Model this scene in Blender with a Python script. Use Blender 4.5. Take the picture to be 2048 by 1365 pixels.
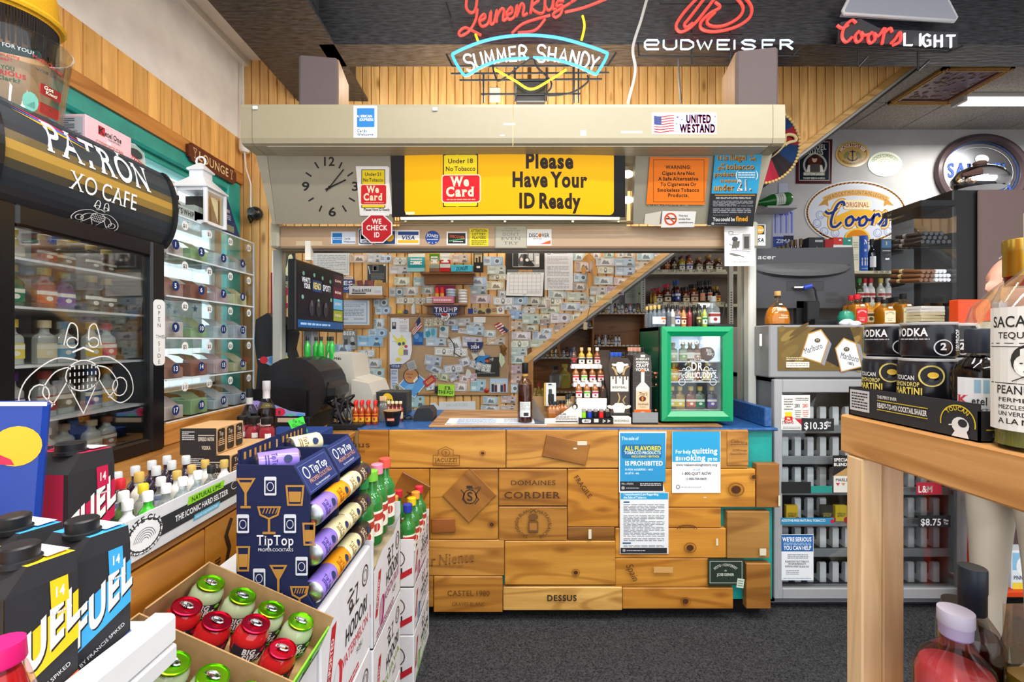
import bpy,math,random
from mathutils import Vector,Matrix
random.seed(7)
for o in list(bpy.data.objects):bpy.data.objects.remove(o)
SC=bpy.context.scene
COLL=SC.collection
F=910.0;CZ=1.45
cd=bpy.data.cameras.new('camera');cam=bpy.data.objects.new('camera',cd);COLL.objects.link(cam)
cd.sensor_width=36;cd.lens=36*F/2048;cd.clip_start=0.02;cd.clip_end=100
cam.location=(0,0,CZ);cam.rotation_euler=(math.pi/2,0,0)
SC.camera=cam
SC.view_settings.view_transform='Standard';SC.view_settings.look='None'
SC.view_settings.gamma=1;SC.view_settings.use_curve_mapping=False
SC.view_settings.exposure=0.12
SC.cycles.use_denoising=True
SC.cycles.max_bounces=8;SC.cycles.transparent_max_bounces=24;SC.cycles.transmission_bounces=8
SC.cycles.caustics_reflective=False;SC.cycles.caustics_refractive=False
SC.cycles.sample_clamp_indirect=4
W=bpy.data.worlds.new('daylight');SC.world=W;W.use_nodes=True
W.node_tree.nodes['Background'].inputs[0].default_value=(0.93,0.96,1.0,1)
W.node_tree.nodes['Background'].inputs[1].default_value=1.9
def area(name,loc,rot,sx,sy,power,col=(1,1,1)):
 d=bpy.data.lights.new(name,'AREA');d.shape='RECTANGLE';d.size=sx;d.size_y=sy;d.energy=power;d.color=col
 o=bpy.data.objects.new(name,d);COLL.objects.link(o);o.location=loc;o.rotation_euler=rot
 return o
TUBES=[(-0.2,0.3,3.8,2.2),(2.6,0.3,3.8,2.2),(0.9,-1.2,3.8,2.2),(5.05,4.48,3.8,1.2),(0.7,1.2,3.8,2.2)]
for(x,y,z,l) in TUBES:
 area('tube_light',(x,y,z-0.1),(0,0,0),l,0.16,55,(1,.97,.92))
area('window_light',(-2.5,2.6,2.1),(0,-math.pi/2,0),1.4,2.4,30,(.86,.94,1))
area('light_behind_counter',(0.1,3.35,3.3),(0,0,0),1.6,.16,26,(1,.95,.86))
area('canopy_top_light',(0.1,2.85,2.66),(math.radians(150),0,0),1.9,.08,30,(1,.96,.88))
def at(px,py,Y):return Vector(((px-1024)/F*Y,Y,CZ-(py-682)/F*Y))
def ax(px,Y):return(px-1024)/F*Y
def az(py,Y):return CZ-(py-682)/F*Y
def C(h):
 if not isinstance(h,str):return h
 r=[]
 for i in(0,2,4):
  c=int(h[i:i+2],16)/255
  r.append(c/12.92 if c<=.04045 else((c+.055)/1.055)**2.4)
 return(r[0],r[1],r[2],1)
def jit(h,a=.06):
 c=C(h);k=1+random.uniform(-a,a)
 return(c[0]*k,c[1]*k*(1+random.uniform(-a,a)*.3),c[2]*k,1)
def mixc(a,b,t):
 a,b=C(a),C(b);return tuple(a[i]*(1-t)+b[i]*t for i in range(3))+(1,)
class NT:
 def __init__(s,m):s.t=m.node_tree;s.n=s.t.nodes;s.l=s.t.links
 def new(s,ty,**kw):
  n=s.n.new(ty)
  for k,v in kw.items():
   if k.startswith('i_'):n.inputs[k[2:].replace('_',' ')].default_value=v
   else:setattr(n,k,v)
  return n
 def link(s,a,b):s.l.new(a,b)
MATS={}
def attr_mat(name,rough=.5,metal=0,spec=.5,noise=.06,nscale=30,bump=0,trans=0,ior=1.45,coat=0,emit=0,alpha=1,sheen=0,thin=False):
 m=bpy.data.materials.new(name);m.use_nodes=True;t=NT(m);MATS[name]=m
 b=t.n['Principled BSDF']
 at_=t.new('ShaderNodeAttribute',attribute_name='Col')
 src=at_.outputs['Color']
 if noise:
  tc=t.new('ShaderNodeTexCoord');nz=t.new('ShaderNodeTexNoise',i_Scale=nscale,i_Detail=3.0)
  t.link(tc.outputs['Object'],nz.inputs['Vector'])
  mr=t.new('ShaderNodeMapRange');mr.inputs[3].default_value=1-noise;mr.inputs[4].default_value=1+noise
  t.link(nz.outputs['Fac'],mr.inputs[0])
  vm=t.new('ShaderNodeVectorMath',operation='SCALE');t.link(src,vm.inputs[0]);t.link(mr.outputs[0],vm.inputs['Scale'])
  src=vm.outputs[0]
  if bump:
   bp=t.new('ShaderNodeBump');bp.inputs['Strength'].default_value=bump;bp.inputs['Distance'].default_value=.002
   t.link(nz.outputs['Fac'],bp.inputs['Height']);t.link(bp.outputs[0],b.inputs['Normal'])
 t.link(src,b.inputs['Base Color'])
 b.inputs['Roughness'].default_value=rough;b.inputs['Metallic'].default_value=metal
 b.inputs['Specular IOR Level'].default_value=spec;b.inputs['Transmission Weight'].default_value=trans
 b.inputs['IOR'].default_value=ior;b.inputs['Coat Weight'].default_value=coat
 if emit:
  t.link(src,b.inputs['Emission Color']);b.inputs['Emission Strength'].default_value=emit
 if alpha<1:b.inputs['Alpha'].default_value=alpha
 return m
attr_mat('paper',.6,noise=.025,nscale=20)
attr_mat('card',.75,noise=.08,nscale=40)
attr_mat('glossy',.22,noise=.02,nscale=10)
attr_mat('plastic',.42,noise=.03,nscale=40)
attr_mat('painted_metal',.35,noise=.04,nscale=25)
attr_mat('metal',.28,metal=1,noise=.05)
attr_mat('chrome',.06,metal=1,noise=0)
attr_mat('fabric',.95,noise=.2,nscale=200,bump=.3)
attr_mat('skin',.55,noise=.06,nscale=30)
attr_mat('glow',.4,noise=0,emit=1.6)
attr_mat('glow_soft',.5,noise=0,emit=.3)
attr_mat('screen',.25,noise=0,emit=.3)
attr_mat('neon',.3,noise=0,emit=1.25)
attr_mat('liquid',.08,noise=.05,nscale=12,spec=.6,coat=.5)
def glass_mat(name,col=(1,1,1),mixw=.12,rough=.03,tint=False,refl=.45,milk=0):
 """clear wall of a bottle, a pane: see-through with a fresnel gloss"""
 m=bpy.data.materials.new(name);m.use_nodes=True;t=NT(m);MATS[name]=m
 t.n.remove(t.n['Principled BSDF'])
 out=t.n['Material Output']
 tr=t.new('ShaderNodeBsdfTransparent');tr.inputs[0].default_value=(*col,1)
 if tint:
  a=t.new('ShaderNodeAttribute',attribute_name='Col');w_=t.new('ShaderNodeMix',data_type='RGBA');w_.inputs[0].default_value=.45;w_.inputs[7].default_value=(1,1,1,1);t.link(a.outputs['Color'],w_.inputs[6]);t.link(w_.outputs[2],tr.inputs[0])
 gl=t.new('ShaderNodeBsdfGlossy');gl.inputs['Roughness'].default_value=rough
 fr=t.new('ShaderNodeFresnel');fr.inputs[0].default_value=1.45
 mr=t.new('ShaderNodeMath',operation='ADD');mr.inputs[1].default_value=mixw*.25;t.link(fr.outputs[0],mr.inputs[0])
 ml=t.new('ShaderNodeMath',operation='MULTIPLY');ml.inputs[1].default_value=refl;t.link(mr.outputs[0],ml.inputs[0])
 mx=t.new('ShaderNodeMixShader');t.link(ml.outputs[0],mx.inputs[0]);t.link(tr.outputs[0],mx.inputs[1]);t.link(gl.outputs[0],mx.inputs[2])
 if milk:
  df=t.new('ShaderNodeBsdfDiffuse');t.link(a.outputs['Color'],df.inputs[0]);m2=t.new('ShaderNodeMixShader');m2.inputs[0].default_value=milk
  t.link(mx.outputs[0],m2.inputs[1]);t.link(df.outputs[0],m2.inputs[2]);mx=m2
 t.link(mx.outputs[0],out.inputs['Surface'])
 return m
glass_mat('glass',(.96,.98,.98))
glass_mat('pane',(.96,.98,.98),.08,refl=.22)
glass_mat('tinted_glass',tint=True);glass_mat('nip_glass',tint=True,milk=.16)
def wood_mat(name,axis,dark=.62,knots=.5,rough=.42,gscale=1.0,ring=.35):
 """pine: Col attribute times stretched grain, plus knots; axis = grain direction in object space"""
 m=bpy.data.materials.new(name);m.use_nodes=True;t=NT(m);MATS[name]=m;b=t.n['Principled BSDF']
 at_=t.new('ShaderNodeAttribute',attribute_name='Col')
 tc=t.new('ShaderNodeTexCoord');oi=t.new('ShaderNodeObjectInfo')
 mu=t.new('ShaderNodeVectorMath',operation='SCALE');mu.inputs[0].default_value=(7.3,11.1,5.7)
 t.link(oi.outputs['Random'],mu.inputs['Scale'])
 ad=t.new('ShaderNodeVectorMath',operation='ADD');t.link(tc.outputs['Object'],ad.inputs[0]);t.link(mu.outputs[0],ad.inputs[1])
 def mapped(along,across):
  mp=t.new('ShaderNodeMapping');s=[across]*3;s[axis]=along;mp.inputs['Scale'].default_value=s
  t.link(ad.outputs[0],mp.inputs[0]);return mp.outputs[0]
 n1=t.new('ShaderNodeTexNoise',i_Scale=1.0,i_Detail=4.0,i_Distortion=.6);t.link(mapped(1.2*gscale,14*gscale),n1.inputs['Vector'])
 n2=t.new('ShaderNodeTexNoise',i_Scale=1.0,i_Detail=2.0);t.link(mapped(6*gscale,120*gscale),n2.inputs['Vector'])
 n3=t.new('ShaderNodeTexNoise',i_Scale=1.0,i_Detail=1.0,i_Distortion=.4);t.link(mapped(.7*gscale,5*gscale),n3.inputs['Vector'])
 sn=t.new('ShaderNodeMath',operation='MULTIPLY');sn.inputs[1].default_value=46;t.link(n3.outputs['Fac'],sn.inputs[0])
 si=t.new('ShaderNodeMath',operation='SINE');t.link(sn.outputs[0],si.inputs[0])
 rr=t.new('ShaderNodeMapRange');rr.inputs[1].default_value=.3;rr.inputs[2].default_value=1;rr.inputs[3].default_value=1;rr.inputs[4].default_value=1-ring
 t.link(si.outputs[0],rr.inputs[0])
 v=t.new('ShaderNodeTexVoronoi',i_Scale=1.0);t.link(mapped(2.6,7.5),v.inputs['Vector'])
 kr=t.new('ShaderNodeMapRange');kr.inputs[1].default_value=.05;kr.inputs[2].default_value=.17;kr.inputs[3].default_value=1-knots;kr.inputs[4].default_value=1
 t.link(v.outputs['Distance'],kr.inputs[0])
 m1=t.new('ShaderNodeMapRange');m1.inputs[1].default_value=.3;m1.inputs[2].default_value=.75;m1.inputs[3].default_value=dark;m1.inputs[4].default_value=1.12
 t.link(n1.outputs['Fac'],m1.inputs[0])
 m2=t.new('ShaderNodeMapRange');m2.inputs[3].default_value=.88;m2.inputs[4].default_value=1.1;t.link(n2.outputs['Fac'],m2.inputs[0])
 def mul(a,c):
  q=t.new('ShaderNodeMath',operation='MULTIPLY');t.link(a,q.inputs[0]);t.link(c,q.inputs[1]);return q.outputs[0]
 k=mul(mul(mul(m1.outputs[0],m2.outputs[0]),rr.outputs[0]),kr.outputs[0])
 rgb=t.new('ShaderNodeCombineXYZ');p1=t.new('ShaderNodeMath',operation='POWER');p1.inputs[1].default_value=.75;t.link(k,p1.inputs[0])
 p2=t.new('ShaderNodeMath',operation='POWER');p2.inputs[1].default_value=1.45;t.link(k,p2.inputs[0])
 t.link(p1.outputs[0],rgb.inputs[0]);t.link(k,rgb.inputs[1]);t.link(p2.outputs[0],rgb.inputs[2])
 vm=t.new('ShaderNodeVectorMath',operation='MULTIPLY');t.link(at_.outputs['Color'],vm.inputs[0]);t.link(rgb.outputs[0],vm.inputs[1])
 t.link(vm.outputs[0],b.inputs['Base Color']);b.inputs['Roughness'].default_value=rough
 bp=t.new('ShaderNodeBump');bp.inputs['Strength'].default_value=.12;bp.inputs['Distance'].default_value=.002
 t.link(n2.outputs['Fac'],bp.inputs['Height']);t.link(bp.outputs[0],b.inputs['Normal'])
 return m
wood_mat('wood_x',0);wood_mat('wood_y',1);wood_mat('wood_z',2,knots=.6,dark=.74,ring=.14)
class MB:
 def __init__(s):s.v=[];s.f=[];s.c=[];s.m=[];s.sm=[];s.mats=[];s.cur=0
 def mat(s,name):
  if name not in s.mats:s.mats.append(name)
  s.cur=s.mats.index(name);return s
 def add(s,vs,fs,col,sm=False):
  k=len(s.v);s.v.extend([tuple(p) for p in vs]);c=C(col)
  for f in fs:s.f.append(tuple(i+k for i in f));s.c.append(c);s.m.append(s.cur);s.sm.append(sm)
  return s
 def box(s,x0,x1,y0,y1,z0,z1,col,skip=''):
  vs=[(x0,y0,z0),(x1,y0,z0),(x1,y1,z0),(x0,y1,z0),(x0,y0,z1),(x1,y0,z1),(x1,y1,z1),(x0,y1,z1)]
  fs={'b':(0,3,2,1),'t':(4,5,6,7),'f':(0,1,5,4),'r':(1,2,6,5),'k':(2,3,7,6),'l':(3,0,4,7)}
  return s.add(vs,[f for k,f in fs.items() if k not in skip],col)
 def bbox(s,x0,x1,y0,y1,z0,z1,col,b=.004,n=1):
  """box with rounded vertical and horizontal edges (chamfer)"""
  b=min(b,(x1-x0)*.49,(y1-y0)*.49,(z1-z0)*.49)
  def ring(i,z):return[(x0+i,y0+b,z),(x0+b,y0+i,z),(x1-b,y0+i,z),(x1-i,y0+b,z),(x1-i,y1-b,z),(x1-b,y1-i,z),(x0+b,y1-i,z),(x0+i,y1-b,z)]
  rs=[[(x0+b,y0+b,z0),(x0+b,y0+b,z0),(x1-b,y0+b,z0),(x1-b,y0+b,z0),(x1-b,y1-b,z0),(x1-b,y1-b,z0),(x0+b,y1-b,z0),(x0+b,y1-b,z0)],ring(0,z0+b),ring(0,z1-b)]
  rs.append([(p[0],p[1],z1) for p in rs[0]])
  vs=[p for r in rs for p in r];fs=[]
  for j in range(3):
   for i in range(8):fs.append((j*8+i,j*8+(i+1)%8,j*8+8+(i+1)%8,j*8+8+i))
  fs.append((6,4,2,0));fs.append((24,26,28,30))
  return s.add(vs,fs,col)
 def prism(s,pts,lo,hi,axis,col,cap=True,sm=False):
  """closed polygon pts in the plane across axis, swept lo..hi. axis 'y': pts=(x,z); 'x': (y,z); 'z': (x,y)"""
  def P(p,h):return{'y':(p[0],h,p[1]),'x':(h,p[0],p[1]),'z':(p[0],p[1],h)}[axis]
  n=len(pts);vs=[P(p,lo) for p in pts]+[P(p,hi) for p in pts]
  s.add(vs,[(i,(i+1)%n,n+(i+1)%n,n+i) for i in range(n)],col,sm)
  if cap:
   s.add([P(p,lo) for p in pts],[tuple(range(n))[::-1]],col);s.add([P(p,hi) for p in pts],[tuple(range(n))],col)
  return s
 def lathe(s,prof,n=16,col='ffffff',o=(0,0,0),M=None,sm=True,sx=1,sy=1,sq=0):
  """prof: (r, z[, col]); sq>0 squares the section (superellipse)"""
  vs=[]
  for p in prof:
   for i in range(n):
    a=2*math.pi*i/n;c,q=math.cos(a),math.sin(a)
    k=1.0
    if sq:e=2+sq;k=(abs(c)**e+abs(q)**e)**(-1/e)
    vs.append((p[0]*c*k*sx,p[0]*q*k*sy,p[1]))
  vs=[Vector(v) for v in vs]
  if M is not None:vs=[M @ v for v in vs]
  o=Vector(o);vs=[v+o for v in vs]
  k=len(s.v);s.v.extend([tuple(v) for v in vs])
  for j in range(len(prof)-1):
   c=C(prof[j+1][2] if len(prof[j+1])>2 else col)
   for i in range(n):
    s.f.append((k+j*n+i,k+j*n+(i+1)%n,k+j*n+n+(i+1)%n,k+j*n+n+i));s.c.append(c);s.m.append(s.cur);s.sm.append(sm)
  for j,rev in((0,True),(len(prof)-1,False)):
   if prof[j][0]>1e-5:
    f=[k+j*n+i for i in range(n)];f=f[::-1] if rev else f
    s.f.append(tuple(f));s.c.append(C(prof[j][2] if len(prof[j])>2 else col));s.m.append(s.cur);s.sm.append(False)
  return s
 def tube(s,pts,r,n=6,col='222222',closed=False,sm=True):
  pts=[Vector(p) for p in pts];L=len(pts);vs=[]
  up=Vector((0,0,1));prev=None
  for i,p in enumerate(pts):
   a=pts[(i-1)%L] if(closed or i>0) else p;b=pts[(i+1)%L] if(closed or i<L-1) else p
   d=(b-a).normalized() if(b-a).length>1e-9 else Vector((0,0,1))
   if prev is None:u=d.cross(up if abs(d.z)<.9 else Vector((1,0,0))).normalized()
   else:
    u=prev-d*prev.dot(d);u=u.normalized() if u.length>1e-6 else d.orthogonal().normalized()
   prev=u;w=d.cross(u);rr=r[i] if isinstance(r,(list,tuple)) else r
   for k in range(n):
    t=2*math.pi*k/n;vs.append(p+(u*math.cos(t)+w*math.sin(t))*rr)
  fs=[]
  for j in range(L if closed else L-1):
   for i in range(n):fs.append((j*n+i,j*n+(i+1)%n,((j+1)%L)*n+(i+1)%n,((j+1)%L)*n+i))
  s.add(vs,fs,col,sm)
  if not closed:
   k=len(s.v)-len(vs)
   for f in(tuple(k+i for i in range(n))[::-1],tuple(k+(L-1)*n+i for i in range(n))):
    s.f.append(f);s.c.append(C(col));s.m.append(s.cur);s.sm.append(False)
  return s
 def sphere(s,o,r,col,n=12,m=8,sc=(1,1,1)):
  return s.lathe([(max(1e-6,math.sin(math.pi*j/m)*r),-math.cos(math.pi*j/m)*r*sc[2]) for j in range(m+1)],n,col,o,sx=sc[0],sy=sc[1])
 def xf(s,M,k0=0):
  s.v[k0:]=[tuple(M @ Vector(p)) for p in s.v[k0:]];return s
 def mesh(s,name,mat=None):
  me=bpy.data.meshes.new(name);me.from_pydata(s.v,[],s.f)
  at_=me.color_attributes.new('Col','FLOAT_COLOR','CORNER')
  buf=[]
  for f,c in zip(s.f,s.c):buf.extend(c*len(f))
  at_.data.foreach_set('color',buf)
  me.polygons.foreach_set('use_smooth',s.sm)
  if s.mats:
   for n in s.mats:me.materials.append(MATS[n])
   me.polygons.foreach_set('material_index',s.m)
  else:me.materials.append(MATS[mat or 'plastic'])
  me.update()
  if any(s.sm):me.set_sharp_from_angle(angle=.75)
  return me
 def build(s,name,mat=None,parent=None,label=None,cat=None,group=None,kind=None,origin=None):
  """one mesh object; vertices are given in the parent's space (or world), the origin moves to their centre/base"""
  if origin is None and s.v and parent is None:
   xs,ys,zs=zip(*s.v);origin=((min(xs)+max(xs))/2,(min(ys)+max(ys))/2,min(zs))
  if origin is not None:s.v=[(p[0]-origin[0],p[1]-origin[1],p[2]-origin[2]) for p in s.v]
  o=bpy.data.objects.new(name,s.mesh(name,mat));COLL.objects.link(o)
  if origin is not None:o.location=origin
  if parent is not None:o.parent=parent
  tag(o,label,cat,group,kind);return o
def tag(o,label=None,cat=None,group=None,kind=None):
 if label:o['label']=label
 if cat:o['category']=cat
 if group:o['group']=group
 if kind:o['kind']=kind
 return o
def empty(name,loc=(0,0,0),rz=0,label=None,cat=None,group=None,kind=None):
 o=bpy.data.objects.new(name,None);COLL.objects.link(o);o.location=loc;o.rotation_euler=(0,0,rz);o.empty_display_size=.05
 return tag(o,label,cat,group,kind)
def dup(root,loc=None,rz=None,label=None,group=None,scale=None):
 r=root.copy();COLL.objects.link(r)
 if loc is not None:r.location=loc
 if rz is not None:r.rotation_euler=(0,0,rz)
 if scale is not None:r.scale=(scale,)*3
 if label:r['label']=label
 if group:r['group']=group
 for ch in root.children:
  c=ch.copy();COLL.objects.link(c);c.parent=r
  for g in ch.children:
   d=g.copy();COLL.objects.link(d);d.parent=c
 return r
_G={}
_fc=bpy.data.curves.new('glyph','FONT');_fo=bpy.data.objects.new('glyph',_fc);COLL.objects.link(_fo)
_fc.resolution_u=4
def _tess(body,off):
 _fc.body=body;_fc.offset=off
 bpy.context.view_layer.update()
 dg=bpy.context.evaluated_depsgraph_get();ev=_fo.evaluated_get(dg);me=ev.to_mesh()
 v=[(p.co.x,p.co.y) for p in me.vertices];f=[tuple(q.vertices) for q in me.polygons];ev.to_mesh_clear()
 return v,f
_v,_f=_tess('H',0);CAP=max(p[1] for p in _v)
_w2=max(p[0] for p in _tess('II',0)[0])
_ADV,_TB={},{}
def _q(b):return min((0,.6,1,1.5,2),key=lambda v:abs(v-b))
for _c in[chr(i) for i in range(33,127)]+list('ÓÑ§·•'):
 _ADV[_c]=max(p[0] for p in _tess('I'+_c+'I',0)[0])-_w2
 for _b in(0,.6,1,1.5,2):_TB[_c,_b]=None
for _b in(0,.6,1,1.5,2):
 for _c in _ADV:
  if _c in 'Mm' and _b:
   v,f=_tess(_c,0);n=len(v);k=.022*_b;_TB[_c,_b]=([(x-k,y) for x,y in v]+[(x+k,y) for x,y in v],f+[tuple(i+n for i in q) for q in f])
  else:_TB[_c,_b]=_tess(_c,_b*.021)
def glyph(ch,bold=0,serif=False):
 bold=_q(bold);k=(ch,bold,serif)
 if k in _G:return _G[k]
 if ch==' ':r=([],[],.28)
 else:
  adv=_ADV[ch];v,f=_TB[ch,bold];v=list(v);f=list(f)
  adv+=bold*.035
  v=[(x/CAP,y/CAP) for x,y in v];adv /= CAP
  if serif and v and ch.isalpha():
   ys=[p[1] for p in v];sw=.13
   for lev,sg in((min(ys),1),(max(ys),-1)):
    ed={}
    for q in f:
     for i in range(len(q)):
      e=tuple(sorted((q[i],q[(i+1)%len(q)])));ed[e]=ed.get(e,0)+1
    segs=[]
    for(a,b),n in ed.items():
     if n==1 and abs(v[a][1]-lev)<.02 and abs(v[b][1]-lev)<.02:
      x0,x1=sorted((v[a][0],v[b][0]))
      if .03<x1-x0<.34:segs.append((x0,x1))
    for x0,x1 in segs:
     n=len(v);v+=[(x0-.085,lev),(x1+.085,lev),(x1+.085,lev+sg*.055),(x0-.085,lev+sg*.055)]
     f=f+[(n,n+1,n+2,n+3) if sg>0 else(n+3,n+2,n+1,n)]
   adv+=.06
  r=(v,f,adv)
 _G[k]=r;return r
def layout(s,bold=0,serif=False,sp=0):
 V,Fc,x=[],[],0
 for ch in s:
  v,f,a=glyph(ch,bold,serif);n=len(V)
  V+=[(p[0]+x,p[1]) for p in v];Fc+=[tuple(i+n for i in q) for q in f];x+=a+sp
 return V,Fc,max(x-sp,.001)
class Art:
 """flat print: shapes on a sheet. yd=True means y grows downward (photo pixels)"""
 def __init__(s,yd=True):s.it=[];s.l=0;s.yd=yd
 def _y(s,y):return-y if s.yd else y
 def raw(s,vs,fs,col,l):s.it.append((vs,fs,C(col),l));return s
 def poly(s,pts,col,up=1):
  s.l+=up;p=[(x,s._y(y)) for x,y in pts]
  ar=sum(p[i][0]*p[(i+1)%len(p)][1]-p[(i+1)%len(p)][0]*p[i][1] for i in range(len(p)))
  if ar<0:p=p[::-1]
  return s.raw(p,[tuple(range(len(p)))],col,s.l)
 def rect(s,x0,y0,x1,y1,col,up=1,nx=1):
  if nx==1:return s.poly([(x0,y0),(x1,y0),(x1,y1),(x0,y1)],col,up)
  s.l+=up
  lo,hi=sorted((s._y(y0),s._y(y1)));x0,x1=sorted((x0,x1));vs=[]
  for i in range(nx+1):x=x0+(x1-x0)*i/nx;vs+=[(x,lo),(x,hi)]
  return s.raw(vs,[(2*i,2*i+2,2*i+3,2*i+1) for i in range(nx)],col,s.l)
 def rr(s,x0,y0,x1,y1,r,col,up=1,n=4):
  x0,x1=sorted((x0,x1));y0,y1=sorted((y0,y1));p=[]
  for cx,cy,a in((x1-r,y1-r,0),(x0+r,y1-r,90),(x0+r,y0+r,180),(x1-r,y0+r,270)):
   for i in range(n+1):
    t=math.radians(a+90*i/n);p.append((cx+r*math.cos(t),cy+r*math.sin(t)))
  return s.poly(p,col,up)
 def ell(s,cx,cy,rx,ry,col,n=20,up=1,a0=0,a1=360,rot=0):
  full=abs(a1-a0)>=360;m=n if full else n+1;cr,sr=math.cos(math.radians(rot)),math.sin(math.radians(rot))
  p=[]
  for i in range(m):
   t=math.radians(a0+(a1-a0)*i/n);x,y=rx*math.cos(t),ry*math.sin(t);p.append((cx+x*cr-y*sr,cy+x*sr+y*cr))
  if not full and abs(a1-a0)>181:p.append((cx,cy))
  return s.poly(p,col,up)
 def line(s,pts,w,col,closed=False,up=0):
  """polyline of width w"""
  s.l+=up;P=[Vector((x,s._y(y))) for x,y in pts];L=len(P);vs=[]
  for i,p in enumerate(P):
   a=P[(i-1)%L] if(closed or i) else p;b=P[(i+1)%L] if(closed or i<L-1) else p
   d1=(p-a);d2=(b-p);d=(d1.normalized() if d1.length else Vector((0,0)))+(d2.normalized() if d2.length else Vector((0,0)))
   if d.length<1e-6:d=d1 if d1.length else Vector((1,0))
   d.normalize();n=Vector((-d.y,d.x));k=1.0
   if d1.length and d2.length:
    c=n.dot(Vector((-d1.normalized().y,d1.normalized().x)));k=1/max(.5,c)
   vs+=[tuple(p-n*w*k/2),tuple(p+n*w*k/2)]
  m=L if closed else L-1
  return s.raw(vs,[(2*i,2*((i+1)%L),2*((i+1)%L)+1,2*i+1) for i in range(m)],col,s.l+.5)
 def frame(s,x0,y0,x1,y1,w,col):return s.line([(x0,y0),(x1,y0),(x1,y1),(x0,y1)],w,col,True)
 def ring(s,cx,cy,rx,ry,w,col,n=24,a0=0,a1=360):
  full=abs(a1-a0)>=360
  return s.line([(cx+rx*math.cos(math.radians(a0+(a1-a0)*i/n)),cy+ry*math.sin(math.radians(a0+(a1-a0)*i/n))) for i in range(n if full else n+1)],w,col,full)
 def text(s,t,x,y,h,col,al='c',w=None,b=0,sf=False,sh=0,rot=0,sp=0,up=0):
  s.l+=up;V,Fc,W=layout(t,b,sf,sp);k=h;kx=(w/W) if w else h
  ox={'c':-W/2,'l':0,'r':-W}[al];r=math.radians(rot if not s.yd else-rot);c,q=math.cos(r),math.sin(r);out=[]
  for vx,vy in V:
   X=(vx+ox)*kx+vy*h*sh;Y=vy*k;out.append((x+X*c-Y*q,s._y(y)+X*q+Y*c))
  return s.raw(out,Fc,col,s.l+.6)
 def arc(s,t,cx,cy,rx,ry,a0,a1,h,col,b=0,sf=False,flip=False,w=.9):
  """letters along an ellipse, angles in degrees clockwise from the top"""
  n=len(t);gl=[glyph(ch,b,sf) for ch in t];tot=sum(g[2] for g in gl);acc=0
  for g in gl:
   m=a0+(a1-a0)*(acc+g[2]/2)/tot;acc+=g[2]
   r=math.radians(m);px=cx+rx*math.sin(r);py=s._y(cy)+ry*math.cos(r)
   th=math.atan2(-ry*math.sin(r),rx*math.cos(r))
   if flip:th+=math.pi
   kx=abs(math.radians(a1-a0))*math.hypot(rx*math.cos(r),ry*math.sin(r))/tot*w
   c,q=math.cos(th),math.sin(th)
   s.raw([(px+(vx-g[2]/2)*kx*c-(vy-.5)*h*q,py+(vx-g[2]/2)*kx*q+(vy-.5)*h*c) for vx,vy in g[0]],g[1],col,s.l+.6)
  return s
 def greek(s,x0,y0,x1,y1,n,col,fill=.5,al='l',words=True):
  """n lines of print too small to read"""
  for i in range(n):
   yc=y0+(y1-y0)*(i+.5)/n;hh=abs(y1-y0)/n*fill/2;W=(x1-x0)*(1 if i%4<3 else random.uniform(.5,.9))
   xs=x0 if al=='l' else(x0+x1-W)/2;x=xs
   while x<xs+W-1e-6:
    e=min(xs+W,x+abs(x1-x0)*(random.uniform(.06,.2) if words else 2))
    s.it.append(([(x,s._y(yc)-hh),(e,s._y(yc)-hh),(e,s._y(yc)+hh),(x,s._y(yc)+hh)],[(0,1,2,3)],C(col),s.l+.5));x=e+abs(x1-x0)*.025
  return s
 def star(s,cx,cy,r,col,up=0,k=5):
  s.l+=up;p=[]
  for i in range(k*2):
   t=math.pi/2+math.pi*i/k;q=r if i%2==0 else r*.42;p.append((cx+q*math.cos(t),s._y(cy)+q*math.sin(t)))
  return s.raw(p,[tuple(range(k*2))],col,s.l+.5)
 def emit(s,mb,f,dz=.00015,base=.0003):
  for vs,fs,c,l in s.it:mb.add([f(u,v,base+l*dz) for u,v in vs],fs,c)
  return mb
def front(Y,o=(0,0,0)):
 """photo pixels on a plane facing the camera at distance Y"""
 return lambda u,v,d:((u-1024)/F*Y-o[0],Y-d-o[1],CZ-(-v-682)/F*Y-o[2])
def frame_fn(o,U,V):
 o,U,V=Vector(o),Vector(U),Vector(V);N=U.cross(V).normalized()
 return lambda u,v,d:tuple(o+U*u+V*v+N*d)
def cyl_fn(r,sx=1,sy=1,sq=0,a0=-math.pi/2):
 """u metres round a cylinder (u=0 faces -y), v height"""
 def f(u,v,d):
  a=a0+u/r;c,q=math.cos(a),math.sin(a);k=1.0
  if sq:e=2+sq;k=(abs(c)**e+abs(q)**e)**(-1/e)
  return((r+d)*c*k*sx,(r+d)*q*k*sy,v)
 return f
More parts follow.
